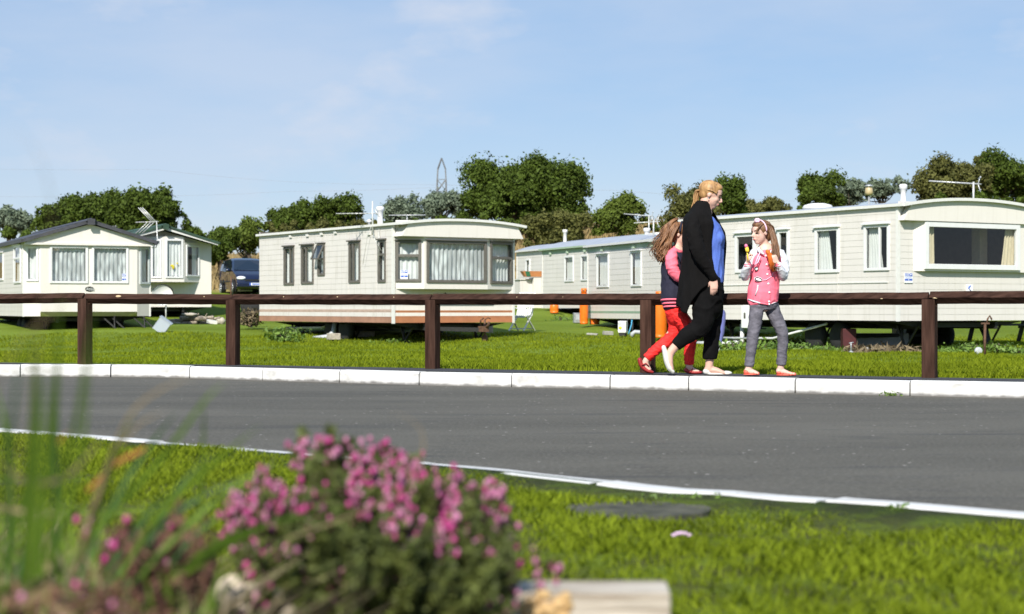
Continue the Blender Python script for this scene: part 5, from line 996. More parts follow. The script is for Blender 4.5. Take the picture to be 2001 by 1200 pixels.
T('tree', 'medium green rounded tree between the big tree and the long haired girl', 'tree', [(1214, 414, 46, 38), (1180, 430, 30, 26), (1240, 432, 28, 20)], 94, 'leaf_mid', n=10500, leaf=.16, seed=14, nlobe=36)
T('tree', 'dark round tree behind the woman and left of her head', 'tree', [(1350, 410, 50, 48), (1325, 420, 28, 34)], 92, 'leaf_olive', n=10000, leaf=.15, seed=15, nlobe=34)
T('tree', 'dark glossy tree immediately right of the woman face', 'tree', [(1424, 388, 38, 34), (1436, 400, 26, 26)], 92, 'leaf_dark', n=9000, leaf=.15, seed=16, nlobe=30)
T('shrub', 'fine needled low bush above the caravan between the woman and the girl', 'shrub', [(1496, 408, 44, 18)], 95, 'leaf_olive', n=4500, leaf=.14, seed=17, spiky=.4)
T('tree', 'dark rounded tree above the white roof vent of the right hand caravan', 'tree', [(1603, 376, 46, 36), (1580, 386, 26, 22)], 100, 'leaf_dark', n=8000, leaf=.17, seed=18, spiky=.2)
T('tree', 'thin airy tree left of the bell shaped lamp', 'tree', [(1662, 378, 26, 30)], 103, 'leaf_silver', n=2600, leaf=.17, seed=19, gap=.45, spiky=.3)
T('tree', 'thin airy tree behind the flue of the right hand caravan', 'tree', [(1725, 370, 34, 22), (1768, 360, 26, 18), (1700, 376, 22, 22)], 103, 'leaf_silver', n=4200, leaf=.17, seed=20, gap=.4, spiky=.3)
T('tree', 'big dark tree left of the roof aerial on the right hand caravan', 'tree', [(1846, 362, 56, 50), (1890, 352, 40, 48), (1820, 378, 34, 34)], 100, 'leaf_olive', n=16000, leaf=.18, seed=21, nlobe=46)
T('tree', 'tallest dark tree cut by the right edge of the picture', 'tree', [(1962, 345, 52, 54), (2020, 350, 50, 60), (1935, 370, 34, 36)], 102, 'leaf_dark', n=17000, leaf=.18, seed=22, nlobe=46)
T('tree', 'slim leaning tree top rising between the two right hand trees', 'tree', [(1922, 318, 14, 22)], 104, 'leaf_olive', n=1500, leaf=.17, seed=23, gap=.3, spiky=.4)
T('shrub', 'dark bush low down between the green roofed caravan and the car', 'shrub', [(412, 492, 22, 20), (430, 478, 24, 22)], 88, 'leaf_dark', n=3500, leaf=.15, seed=31, trunk=False)
T('tree', 'dark tree filling the gap between the low dark tree and the rounded one', 'tree', [(138, 424, 30, 34)], 104, 'leaf_dark', n=4500, leaf=.18, seed=32)
T('tree', 'dark tree between the rounded dark tree and the tall one on the left', 'tree', [(216, 414, 30, 40)], 103, 'leaf_dark', n=5000, leaf=.18, seed=33)
T('hedge', 'long dark hedge closing the view under the trees on the left', 'hedge', [(30, 462, 70, 22), (150, 462, 80, 22), (270, 460, 80, 24), (370, 466, 40, 22)], 97, 'leaf_dark', n=12000, leaf=.18, seed=24, trunk=False)
T('hedge', 'low hedge under the trees behind the right hand caravan', 'hedge', [(1600, 412, 60, 18), (1850, 402, 80, 20), (1960, 400, 70, 22)], 97, 'leaf_dark', n=7000, leaf=.18, seed=25, trunk=False)
T('hedge', 'scrubby hedge on the straw bank right of the rounded green tree', 'hedge', [(1290, 444, 40, 8)], 95, 'leaf_mid', n=2500, leaf=.15, seed=26, trunk=False)
T('hedge', 'dark hedge under the big tree and the willows', 'hedge', [(780, 440, 70, 14), (900, 436, 90, 20), (1000, 438, 60, 22)], 97, 'leaf_dark', n=8000, leaf=.17, seed=27, trunk=False)

# weeds and small plants near the caravans
def plant(name, label, cat, px, py, Y, w, h, mat, n=400, leaf=.06, seed=0, group=None, elong=1.8):
    rg = np.random.default_rng(seed+99); p = at(px, py, Y); gz = field_z(p.x, Y) if Y > 19 else p.z; gz = p.z
    c = rg.normal(size=(n, 3))*np.array([w*.32, w*.3, h*.3])+np.array([0, 0, h*.45]); c[:, 2] = np.abs(c[:, 2]); d = c/np.linalg.norm(c, axis=1)[:, None]
    root = empty(name, (p.x, p.y, gz), 0, label, cat, group); V, Fi, Rn = leaves(c, np.full(n, leaf), d+np.array([0, 0, .5]), rg, elong); mesh_np('foliage', V, Fi, M[mat], Rn, root)
    mb = MB()
    for k in range(10): a = rg.uniform(0, 6.28); r = rg.uniform(.1, .4)*w; mb.tube([(r*.2*math.cos(a), r*.2*math.sin(a), -.05), (r*math.cos(a), r*math.sin(a), h*rg.uniform(.5, 1.0))], .006+h*.01, 5)
    mb.build('stem', M['leaf_brown'] if 'brown' in mat else M['bark'], root); return root
plant('leafy_plant', 'bright leafy green plant beside the waste pipe of the striped caravan', 'plant', 556, 668, 44.6, .75, .36, 'leaf_weed', 420, .075, 1)
plant('brown_shrub', 'small brown clipped shrub behind the fence post near the spare wheel', 'shrub', 488, 636, 51.0, .6, .45, 'leaf_brown', 900, .06, 2)
for k, (px, py, w_, h_) in enumerate(((1432, 686, .7, .35), (1478, 684, .8, .3), (1530, 684, .5, .28), (1575, 690, .7, .26), (1610, 688, .6, .2), (1850, 690, .9, .22), (1900, 686, .5, .28), (1945, 685, .6, .26), (1985, 690, .6, .2), (1100, 628, .6, .3), (770, 672, .5, .2), (860, 674, .5, .16), (720, 674, .5, .14))):
    plant('weed_clump', ('leafy weeds just right of the blue parasol', 'leafy weeds seen between the legs of the girl in pink', 'leafy weeds just right of the knee of the girl in pink', 'leafy weeds left of the garden tap', 'low weeds between the girl in pink and the garden tap', 'low weeds just right of the second fence post from the right edge', 'weeds around the small pale wheel', 'weeds just right of the hooked iron stake', 'weeds at the right edge under the picnic table', 'weeds beside the dirty pale box behind the orange cylinder', 'weeds under the middle of the striped caravan', 'weeds left of the post in front of the striped caravan hitch', 'weeds between the waste pipe and wheels of the striped caravan')[k], 'weeds', px, py+2, 36.2 if px > 1400 else (57.5 if px == 1100 else 44.4), w_, h_*.7, 'leaf_weed', 200, .06, 10+k, 'weed clumps right' if px > 1400 else 'weed clumps middle')
for k, (px, py, w_, h_) in enumerate(((1690, 691, .7, .14), (1740, 691, .8, .16), (1785, 693, .6, .10))):
    plant('dry_weed', ('dry brown weeds left of the flat pale stone', 'dry brown weeds right of the flat pale stone', 'dry brown weeds touching the right hand fence post')[k], 'weeds', px, py+2, 36.1, w_, h_, 'leaf_brown', 350, .06, 40+k, 'dry weed tangles', 4)
# ------------------------------------------------------------------ pylon, power lines, lamp
p = at(863, 390, 420); pyl = empty('pylon', (p.x, 420, 0), 0, 'distant grey lattice pylon rising behind the willows', 'pylon'); H = at(863, 309, 420).z; mb = MB(); b0, b1 = 1.9, 1.05
lev = np.linspace(0, H*.86, 12); wd = lambda z: (b0+(b1-b0)*z/(H*.86))
for sx, sy in ((-1,-1),(1,-1),(1,1),(-1,1)): mb.bar((sx*b0, sy*b0, -6), (sx*b1, sy*b1, H*.86), .30); mb.bar((sx*b1, sy*b1, H*.86), (sx*.9, sy*.9, H*.93), .25); mb.bar((sx*.9, sy*.9, H*.93), (0, 0, H), .25)
for a, b in zip(lev[:-1], lev[1:]):
    for (ax, ay), (bx_, by_) in (((-1,-1),(1,-1)), ((1,-1),(1,1)), ((1,1),(-1,1)), ((-1,1),(-1,-1))):
        wa, wb = wd(a), wd(b); mb.bar((ax*wa, ay*wa, a), (bx_*wb, by_*wb, b), .16); mb.bar((bx_*wa, by_*wa, a), (ax*wb, ay*wb, b), .16); mb.bar((ax*wb, ay*wb, b), (bx_*wb, by_*wb, b), .08)
pm('pylon_steel', (.13, .14, .15), .6); mb.build('lattice', M['pylon_steel'], pyl)
for sg in (-1, 1):
    mb = MB()
    for k, (z, ln) in enumerate(((H*.74, 1.7), (H*.80, 1.5))): mb.bar((sg*.9, 0, z), (sg*ln*.9, -4.5*sg, z+.6), .1); mb.bar((sg*.9, 0, z+1.4), (sg*ln*.9, -4.5*sg, z+.6), .1); mb.tube([(sg*ln*.9, -4.5*sg, z+.5), (sg*ln*.9, -4.5*sg, z-1.6)], .11, 6)
    mb.build('cross_arm', M['pylon_steel'], pyl)
pm('cable', (.25, .27, .3), .6)
def cable(pts, Y, label, r=.02):
    P = [at(px, py, Y) for px, py in pts]; q = []
    for a, b in zip(P[:-1], P[1:]):
        for t in np.linspace(0, 1, 10)[:-1]: q.append(a.lerp(b, t)-Vector((0, 0, .25*math.sin(math.pi*t))))
    q.append(P[-1]); mb = MB(); mb.tube(q, r, 5); return tag(mb.build('power_line', M['cable'], None), label, 'power line')
cable([(-150, 328), (300, 331), (560, 355), (856, 361)], 415, 'upper faint power line running left from the pylon'); cable([(-150, 382), (300, 383), (560, 374), (856, 366)], 412, 'lower faint power line running left from the pylon'); cable([(870, 361), (1200, 372), (1600, 395), (2100, 400)], 418, 'faint power line running right from the pylon', .025)
p = at(1698, 375, 62); lp = empty('lamp_post', (p.x, 62, field_z(p.x, 62)), 0, 'lamp with a tan bell shade on a pole behind the right hand caravan', 'lamp'); hz = p.z-field_z(p.x, 62); pm('lamp_tan', (.45, .36, .2), .4)
mb = MB(); mb.tube([(0, 0, -.2), (0, 0, hz+.1)], [.05, .035], 8); mb.build('pole', M['galvanised'], lp); mb = MB(); mb.lathe([(.06, .18), (.08, .14), (.13, .07), (.15, -.08), (.12, -.16), (.04, -.18)], (0, 0, hz+.05), 14); mb.build('lamp_head', M['lamp_tan'], lp); mb = MB(); mb.lathe([(.16, 0), (.14, .04), (.03, .08)], (0, 0, hz+.19), 14); mb.build('lamp_cap', M['galvanised'], lp)
# ------------------------------------------------------------------ people
pm('skin', (.66, .40, .31), .5, var=.06, scale=14, bump=.0008, bscale=120); pm('skin_pale', (.68, .44, .35), .5, var=.06, scale=14)
pm('cloth_black', (.0055, .005, .005), .95, spec=.15, var=.2, scale=14, bump=.006, bscale=14, stretch=(1.4, 1.4, .5)); pm('trouser_black', (.004, .0038, .004), .9, spec=.15, var=.2, scale=14, bump=.008, bscale=10)
pm('top_blue', (.085, .16, .53), .8, var=.12, scale=12, bump=.008, bscale=14, stretch=(1.5, 1.5, .5)); pm('denim_grey', (.10, .095, .115), .85, var=.25, scale=16, bump=.008, bscale=22, col2=(.17, .16, .19), stretch=(1, 1, 1.6))
pm('cloth_red', (.80, .02, .016), .75, var=.12, scale=14, bump=.008, bscale=20, stretch=(1, 1, 1.6)); pm('cloth_pink', (.95, .17, .24), .75, var=.1, scale=10, bump=.006, bscale=16); pm('cloth_navy', (.012, .012, .03), .85, var=.2, scale=12, bump=.008, bscale=14)
pm('cloth_white', (.72, .73, .76), .75, var=.06, scale=12, bump=.008, bscale=18); pm('shoe_pale', (.70, .69, .64), .45, var=.08); pm('shoe_red', (.30, .02, .02), .5, var=.2); pm('sandal_coral', (.80, .14, .09), .5, var=.1)
pm('lip', (.50, .12, .11), .4); pm('eye_white', (.8, .8, .8), .3); pm('eye_dark', (.02, .015, .012), .2); pm('brow', (.12, .06, .03), .8)
def hair_mat(name, a, b): return pm(name, a, .5, var=.1, scale=26, col2=b, stretch=(1, 1, .18), bump=.004, bscale=60, spec=.4, attr=None)
hair_mat('hair_blonde', (.16, .075, .025), (.62, .36, .15)); hair_mat('hair_brown', (.07, .032, .016), (.24, .12, .055)); hair_mat('hair_curly', (.085, .035, .018), (.34, .17, .08))
pm('band_pink', (.88, .55, .70), .5); pm('ice_pink', (.9, .2, .35), .3); pm('ice_yellow', (.95, .65, .05), .35); pm('scarf_orange', (.95, .22, .03), .7, var=.25, scale=30, transl=.4)

class Fig:
    def __init__(s, pxr, Yp, label):
        s.Y = Yp; s.r = Vector(((pxr-CX)/F_PX*Yp, Yp, 0)); s.m = Yp/F_PX
        s.e = empty('person', tuple(s.r), 0, label, 'person')
    def P(s, px, py, dy=0): return at(px, py, s.Y+dy)-s.r
    def limb(s, mb, pts, n=14, ref=(0, 1, 0), cap=True):
        """pts: (px, py, dy, r_px[, r_depth_m])"""
        P = [s.P(*p[:3]) for p in pts]; rad = [((p[4] if len(p) > 4 else p[3]*s.m), p[3]*s.m) for p in pts]
        # smooth the chain a little by subdividing
        Q, RR = [], []
        for i in range(len(P)-1):
            for t in (0, .33, .66): Q.append(P[i].lerp(P[i+1], t)); RR.append(tuple(a*(1-t)+b*t for a, b in zip(rad[i], rad[i+1])))
        Q.append(P[-1]); RR.append(rad[-1])
        for _ in range(2):
            Q2 = [Q[0]]+[(Q[i-1]+Q[i]*2+Q[i+1])/4 for i in range(1, len(Q)-1)]+[Q[-1]]; Q = Q2
        mb.tube(Q, RR, n, ref=ref)
        if cap:
            for k in (0, -1): r = min(RR[k]); mb.ball(Q[k], (RR[k][1], RR[k][0], RR[k][1]) if abs((Q[1]-Q[0]).normalized().x) < .8 else r, 12, 8)
def head(mb, c, f, h, side=None):
    f = Vector(f).normalized(); l = Vector((0, 0, 1)).cross(f).normalized(); u = f.cross(l)
    Mx = Matrix((f, l, u)).transposed(); q = Mx.to_euler()
    def b(a, r, n=14, m=10): mb.ball(c+Mx@(Vector(a)*h), [x*h for x in r], n, m, rot=q)
    b((-.03, 0, .12), (.40, .32, .36), 18, 12); b((.10, 0, -.12), (.27, .26, .34), 16, 12); b((.20, 0, -.35), (.13, .14, .115)); b((.30, 0, .10), (.07, .20, .06)); b((.05, 0, -.25), (.25, .22, .18))
    for s in (-1, 1): b((.22, s*.13, -.10), (.115, .11, .12)); b((-.02, s*.315, -.02), (.075, .035, .105))
    mb.tube([c+Mx@(Vector(p)*h) for p in ((.335, 0, .07), (.40, 0, -.02), (.45, 0, -.10), (.38, 0, -.145))], [.028*h, .036*h, .05*h, .04*h], 10); b((.36, 0, -.235), (.045, .085, .022)); b((.35, 0, -.285), (.045, .075, .025))
    return Mx
def face_parts(fig, body, c, Mx, h, smile=0):
    for s in (-1, 1):
        m = MB(); m.ball(c+Mx@(Vector((.338, s*.135, .012))*h), (.03*h, .048*h, .020*h), 8, 6, rot=Mx.to_euler()); m.build('eye', M['eye_dark'], body)
        m = MB(); m.tube([c+Mx@(Vector(p)*h) for p in ((.37, s*.06, .10), (.365, s*.13, .125), (.31, s*.20, .10))], .014*h, 6); m.build('eyebrow', M['brow'], body)
    m = MB(); m.ball(c+Mx@(Vector((.375, 0, -.245))*h), (.035*h, .09*h, .022*h), 10, 6, rot=Mx.to_euler()); m.build('lips', M['lip'], body)
def hand(mb, w, d, n, size=1.0, curl=.35, thumb=1, spread=.0, curls=None):
    """w wrist, d pointing direction, n palm normal; fingers curl towards n"""
    d = Vector(d).normalized(); n = Vector(n); n = (n-d*n.dot(d)).normalized(); a = d.cross(n)*thumb; S = size
    mb.tube([w-d*.01*S, w+d*.03*S, w+d*.065*S, w+d*.088*S], [(.024*S, .016*S), (.034*S, .016*S), (.038*S, .014*S), (.034*S, .011*S)], 12, ref=tuple(a))
    for k, (off, ln, r) in enumerate(((.028, .070, .0085), (.0095, .078, .009), (-.009, .073, .0085), (-.026, .058, .0075))):
        c = (curls[k] if curls else curl*(1+.18*k)); p = w+d*(.084-.004*abs(k-1))*S+a*off*S; dd = (d+a*off*spread*8).normalized(); pts = [p-dd*.012*S, p]
        for j, q in enumerate((.42, .33, .25)):
            ang = c*(j+1); v = (dd*math.cos(ang)+n*math.sin(ang)).normalized(); p = p+v*ln*q*S; pts.append(p)
        mb.tube(pts, [r*S, r*S, r*.95*S, r*.88*S, r*.7*S], 8)
        mb.ball(pts[-1], r*.72*S, 8, 6)
    p = w+d*.022*S+a*.026*S; t1 = (d*.65+a*.6+n*.35).normalized(); t2 = (d*.85+a*.1+n*.5).normalized(); q = [p-t1*.012*S, p+t1*.028*S, p+t1*.028*S+t2*.026*S, p+t1*.028*S+t2*.045*S]
    mb.tube(q, [.012*S, .011*S, .010*S, .0075*S], 8); mb.ball(q[-1], .0075*S, 8, 6)
def strands(fig, parent, mat, paths, r0, n=40, jit=.012, seed=1, wave=.0, wf=3, name='hair', taper=.25):
    """many thin wavy tubes interpolated between guide paths"""
    rg = random.Random(seed); mb = MB()
    for _ in range(n):
        k = rg.randrange(len(paths)-1) if len(paths) > 1 else 0; t = rg.random(); A = paths[k]; B = paths[min(k+1, len(paths)-1)]
        pts = [a.lerp(b, t) for a, b in zip(A, B)]; Q = []; ph = rg.uniform(0, 6); ph2 = rg.uniform(0, 6); off = Vector((rg.gauss(0, jit), rg.gauss(0, jit), rg.gauss(0, jit*.6)))
        for i in range(len(pts)-1):
            for u in (0, .25, .5, .75): Q.append(pts[i].lerp(pts[i+1], u))
        Q.append(pts[-1]); N_ = len(Q)
        for _ in range(3): Q = [Q[0]]+[(Q[i-1]+Q[i]*2+Q[i+1])/4 for i in range(1, N_-1)]+[Q[-1]]
        for i in range(N_):
            v = i/(N_-1); Q[i] = Q[i]+off*(.3+.7*v)+Vector((math.sin(v*wf*6.28+ph), math.cos(v*wf*6.28+ph2), .5*math.sin(v*wf*5+ph2)))*wave*v
        mb.tube(Q, [r0*(1-(1-taper)*(i/(N_-1))**1.5) for i in range(N_)], 6)
    return mb.build(name, M[mat], parent)

# ---------------- the woman
W_ = Fig(1380, 14.62, 'woman with ginger ponytail striding right in a long black cardigan over a blue top'); P = W_.P; m_ = W_.m
hc = P(1389.5, 381, 0); hh = .232; fd = Vector((.90, -.22, -.36))
mb = MB(); HM = head(mb, hc, fd, hh)
W_.limb(mb, [(1381, 388, 0, 11), (1377, 402, 0, 11.5), (1377, 416, 0, 15, .08)]); W_.limb(mb, [(1374, 424, 0, 18, .11), (1375, 450, 0, 30, .14), (1377, 490, 0, 30, .13), (1380, 540, 0, 28, .14), (1382, 575, 0, 28, .16)])
W_.limb(mb, [(1357, 434, -.13, 9), (1368, 497, -.22, 9), (1393, 538, -.20, 6.2), (1395.5, 545, -.20, 6)]); W_.limb(mb, [(1380, 430, .15, 11), (1385, 495, .20, 9), (1405, 538, .19, 6)])
hand(mb, P(1395.5, 545, -.20), (-.02, -.05, -1), (.1, .9, 0), .95, .30, thumb=-1); hand(mb, P(1405, 541, .19), (.1, 0, -1), (0, -1, 0), .95, .3, thumb=1)
W_.limb(mb, [(1378, 575, -.08, 20), (1374, 634, -.09, 14), (1341, 657, -.09, 11), (1317, 679, -.09, 8.5), (1308, 692, -.09, 8, .032), (1306, 706, -.09, 8.5, .038), (1312, 722, -.09, 5, .036)])
W_.limb(mb, [(1388, 575, .08, 20), (1391, 640, .08, 13), (1388, 690, .08, 9), (1386, 712, .08, 8, .034), (1385, 721, .08, 8, .033)]); W_.limb(mb, [(1382, 723, .08, 7, .03), (1398, 723.5, .08, 7, .036), (1413, 729, .08, 4.5, .042), (1424, 731, .08, 3, .036)])
wb = remeshed(mb.build('body', M['skin'], W_.e), .0065, 3); face_parts(W_, wb, hc, HM, hh)
# hair: cap, nape and ponytail
mb = MB(); q = HM.to_euler(); B_ = lambda a, r: mb.ball(hc+HM@(Vector(a)*hh), [x*hh for x in r], 18, 12, rot=q)
B_((-.10, 0, .17), (.425, .362, .345)); B_((-.20, 0, -.02), (.26, .30, .27)); B_((.08, 0, .33), (.25, .27, .16)); B_((-.45, 0, .12), (.09, .09, .09))
hr = remeshed(mb.build('hair', M['hair_blonde'], W_.e), .006, 6)
g1 = [P(1366, 372, -.02), P(1360, 372, -.02), P(1357, 384, -.02), P(1357, 396, -.02), P(1353, 407, -.02)]; g2 = [P(1367, 376, .02), P(1364, 378, .02), P(1363, 388, .02), P(1364, 398, .02), P(1361, 404, .03)]
strands(W_, hr, 'hair_blonde', [g1, g2], .006, 46, .007, 3, .004, 1.5, 'ponytail')
cap = []
for sy in (-1, 1):
    for k in range(8): a = k/7; cap.append([hc+HM@(Vector(v)*hh) for v in ((.26-.05*a, sy*(.05+.22*a), .36-.26*a), (.05, sy*(.12+.24*a), .50-.34*a), (-.22, sy*(.15+.20*a), .46-.36*a), (-.48, sy*.04, .16-.05*a))])
    strands(W_, hr, 'hair_blonde', cap[-8:], .0055, 40, .003, 8+sy, .001, 1, 'hair_lock')
mb = MB(); mb.tube([hc+HM@(Vector((-.46+.01*math.cos(t), .075*math.cos(t), .12+.075*math.sin(t)))*hh) for t in np.linspace(0, 6.28, 12)], .007, 6); mb.build('hair_tie', M['eye_dark'], W_.e)
mb = MB(); mb.ball(hc+HM@(Vector((.0, -.34, -.15))*hh), .006, 8, 6); mb.build('earring', M['wheel_silver'], W_.e)
# blue top
mb = MB(); W_.limb(mb, [(1379, 424, 0, 17, .105), (1378, 436, 0, 26, .155), (1378, 455, 0, 35, .165), (1379, 470, 0, 37, .165), (1381, 490, 0, 33.5, .155), (1380, 515, 0, 34, .16), (1381, 540, 0, 34, .17), (1383, 556, 0, 31.5, .17)], cap=False)
mb.ball(P(1401, 466, -.07), (.065, .075, .07), 14, 10); mb.ball(P(1401, 466, .07), (.065, .075, .07), 14, 10); folds(remeshed(mb.build('blue_top', M['top_blue'], W_.e), .008, 5), .009, (13, 13, 4))
# trousers
mb = MB(); W_.limb(mb, [(1382, 540, 0, 31, .17), (1382, 560, 0, 32, .185), (1384, 585, 0, 31.5, .18), (1386, 600, 0, 27, .14)])
W_.limb(mb, [(1376, 575, -.075, 22), (1376, 604, -.085, 23.5), (1374, 632, -.09, 20.5), (1362, 645, -.09, 18.5), (1341, 657, -.09, 16.5), (1328, 668, -.09, 14), (1319, 676, -.09, 11.5)], cap=False)
W_.limb(mb, [(1389, 580, .08, 23), (1391, 605, .08, 22), (1391, 640, .08, 17.5), (1390, 672, .08, 15.5), (1388, 690, .08, 15.8), (1387.5, 702, .08, 14.5)], cap=False); folds(remeshed(mb.build('trousers', M['trouser_black'], W_.e), .009, 5), .010, (8, 6, 7))
# cardigan: sheet wrapped round the back from the near front edge to the far front edge
lv = [(394, 1374, 10, .06), (402, 1372, 14, .09), (411, 1371, 21, .135), (420, 1370, 29, .175), (436, 1371, 36, .195), (455, 1375, 40.5, .185), (475, 1376.5, 42, .175), (500, 1376, 41.5, .175), (530, 1374, 42.5, .185), (560, 1371, 43.5, .195), (585, 1367, 42, .195), (615, 1361, 37, .18)]
LV = np.array(lv, float)
def ring(py): return [float(np.interp(py, LV[:, 0], LV[:, k])) for k in (1, 2, 3)]
def near_edge(py):
    cx, rx, _ = ring(py); xe = np.interp(py, [394, 410, 440, 470, 500, 530, 560], [1381, 1389, 1393, 1391, 1391, 1395, 1392]); return -math.acos(max(-.95, min(.97, (xe-cx)/rx)))
def far_edge(py): return R(np.interp(py, [394, 420, 450, 480, 560], [40, 26, 14, 10, 14]))
def hem(th): # th in degrees, -70 (near front) .. -340 (far front)
    return float(np.interp(-th, [50, 75, 100, 130, 150, 165, 185, 220, 270, 320, 350], [550, 552, 566, 592, 614, 604, 598, 600, 590, 566, 558]))
nu, nv = 60, 46; V = []
for j in range(nv+1):
    for i in range(nu+1):
        t = i/nu; py = 394.0; 
        # two-pass: hem depends on the angle
        th0 = near_edge(480); th1 = -2*math.pi+far_edge(480); th = th0+(th1-th0)*t; hm = hem(math.degrees(th)); py = 394+(hm-394)*(j/nv)
        a0, a1 = near_edge(py), -2*math.pi+far_edge(py); th = a0+(a1-a0)*t; cx, rx, ry = ring(py); f = max(0, (py-470)/140)
        wv = 1+f*(.045*math.sin(th*7+py*.03)+.03*math.sin(th*13+1)); 
        V.append(P(cx+rx*wv*math.cos(th), py, ry*wv*math.sin(th)))
mb = MB(); mb.add(V, [(j*(nu+1)+i, j*(nu+1)+i+1, (j+1)*(nu+1)+i+1, (j+1)*(nu+1)+i) for j in range(nv) for i in range(nu)], 0, True)
cg = folds(mb.build('cardigan', M['cloth_black'], W_.e, fix=False), .014, (9, 9, 3.5)); sm = cg.modifiers.new('s', 'SOLIDIFY'); sm.thickness = .008; sm.offset = 1
mb = MB(); W_.limb(mb, [(1357, 429, -.115, 15, .07), (1354, 440, -.17, 15.5), (1357, 462, -.215, 15.5), (1362, 482, -.235, 14.5), (1368, 499, -.24, 13.5), (1378, 517, -.23, 11.5), (1388, 532, -.215, 9.5), (1393.5, 541.5, -.205, 8.6)]); folds(remeshed(mb.build('sleeve', M['cloth_black'], cg), .008, 4), .008, (8, 8, 14))
mb = MB(); W_.limb(mb, [(1374, 430, .12, 14), (1380, 462, .19, 14), (1386, 497, .22, 12), (1402, 536, .2, 8.6)]); remeshed(mb.build('sleeve', M['cloth_black'], cg), .009, 4)
# flat pale shoes
mb = MB(); mb.ball(P(1402, 730.6, .08), (.118, .041, .012), 20, 8); mb.ball(P(1419, 729.2, .08), (.052, .041, .020), 16, 9); mb.ball(P(1381.5, 726, .08), (.036, .034, .030), 14, 9); remeshed(mb.build('shoe', M['shoe_pale'], W_.e), .005, 3)
mb = MB(); W_.limb(mb, [(1297, 679, -.09, 4.5, .030), (1300, 690, -.09, 5.5, .034), (1303, 706, -.09, 6.0, .040), (1309, 720, -.09, 6.2, .040), (1315, 726.5, -.09, 3.5, .03)]); remeshed(mb.build('shoe', M['shoe_pale'], W_.e), .005, 3)

# ---------------- girl on the right
G_ = Fig(1492, 14.38, 'girl in pink varsity jacket and grey jeans holding an ice lolly and looking back'); P = G_.P
hc = P(1487, 455, -.01); hh = .203; mb = MB(); HM2 = head(mb, hc, (-.86, -.46, -.10), hh); hc2, hh2 = hc, hh
G_.limb(mb, [(1491, 465, 0, 8.5), (1494, 480, 0, 8.5), (1497, 490, 0, 12, .05)]); G_.limb(mb, [(1497, 494, 0, 20, .06), (1496, 530, 0, 23, .075), (1492, 575, 0, 20, .07), (1492, 592, 0, 18, .06)])
G_.limb(mb, [(1472, 497, 0, 8), (1461, 522, .0, 7), (1456, 543, -.03, 6.5), (1460, 520, -.13, 4.6), (1461, 514, -.14, 4.6)]); G_.limb(mb, [(1527, 498, 0, 8), (1535, 522, 0, 7), (1532, 545, -.03, 6.5), (1524, 524, -.12, 4.8), (1519, 514, -.15, 4.6)])
hand(mb, P(1461, 514, -.14), (-.02, -.1, 1), (.75, .2, 0), .78, 1.0, thumb=-1, curls=(.95, 1.0, 1.05, 1.1)); hand(mb, P(1519, 514, -.15), (-.45, -.15, .8), (-.3, .9, -.1), .78, .9, thumb=1)
G_.limb(mb, [(1479, 612, -.04, 9), (1471.5, 659, -.05, 9), (1463, 716, -.05, 6.5), (1463, 722, -.05, 6.5)]); G_.limb(mb, [(1509, 612, .03, 9), (1530, 648, .0, 9), (1527, 712, .03, 6.5), (1525, 720, .03, 6.5)])
for x0, dy in ((1462, -.05), (1524, .03)): G_.limb(mb, [(x0-2, 725, dy, 6.5, .026), (x0+8, 726.5, dy, 5.5, .030), (x0+18, 730, dy, 4, .034), (x0+(20 if dy < 0 else 30), 731.5, dy, 3, .03)])
gb = remeshed(mb.build('body', M['skin_pale'], G_.e), .0062, 3); face_parts(G_, gb, hc, HM2, hh)
mb = MB(); q = HM2.to_euler(); B_ = lambda a, r: mb.ball(hc+HM2@(Vector(a)*hh), [x*hh for x in r], 18, 12, rot=q)
B_((-.10, 0, .16), (.43, .372, .36)); B_((-.26, 0, -.06), (.25, .30, .34)); B_((.10, 0, .34), (.25, .28, .15)); hr = remeshed(mb.build('hair', M['hair_brown'], G_.e), .006, 6)
Pq = lambda *a: P(*a)
gd = [[Pq(1494, 432, -.04), Pq(1507, 448, -.05), Pq(1511, 470, -.09), Pq(1515, 492, -.12), Pq(1512, 512, -.14), Pq(1507, 520, -.14)], [Pq(1500, 434, -.02), Pq(1513, 455, -.03), Pq(1517, 480, -.08), Pq(1521, 500, -.12), Pq(1518, 512, -.14), Pq(1512, 530, -.14)], [Pq(1502, 440, .04), Pq(1511, 462, .06), Pq(1513, 485, .07), Pq(1516, 500, .09), Pq(1514, 515, .1), Pq(1512, 525, .1)]]
strands(G_, hr, 'hair_brown', gd, .0085, 100, .013, 5, .011, 1.9, 'long_hair')
fr_ = [[hc+HM2@(Vector(v)*hh) for v in ((-.05, sy*.30, .42), (.2, sy*.30, .30), (.33, sy*(.24), .14), (.30, sy*.26, -.02))] for sy in (-1, -.6, -.2, .2, .6, 1)]; strands(G_, hr, 'hair_brown', fr_, .0045, 34, .005, 6, .003, 1, 'fringe')
tb = [[hc+HM2@(Vector(v)*hh) for v in ((.20, s*.1, .45), (-.1, s*.3, .45-.1*abs(s)), (-.40, s*.3, .25), (-.46, s*.24, -.1), (-.42, s*.2, -.35))] for s in (-1.15, -.6, 0, .6, 1.15)]; strands(G_, hr, 'hair_brown', tb, .006, 60, .006, 7, .004, 1.2, 'hair_lock')
mb = MB(); ab = [hc+HM2@(Vector((.10-.04*abs(math.cos(t))-.06*abs(math.cos(t)), .395*math.cos(t), .12+.42*math.sin(t)))*hh) for t in np.linspace(-.15, math.pi+.15, 20)]; mb.tube(ab, .006, 6); hb = mb.build('headband', M['band_pink'], G_.e)
mb = MB(); fc = hc+HM2@(Vector((.22, .12, .52))*hh)
for k in range(6): a = k*math.pi/3; mb.ball(fc+Vector((math.cos(a)*.014, -.005, math.sin(a)*.011)), (.012, .007, .009), 8, 6)
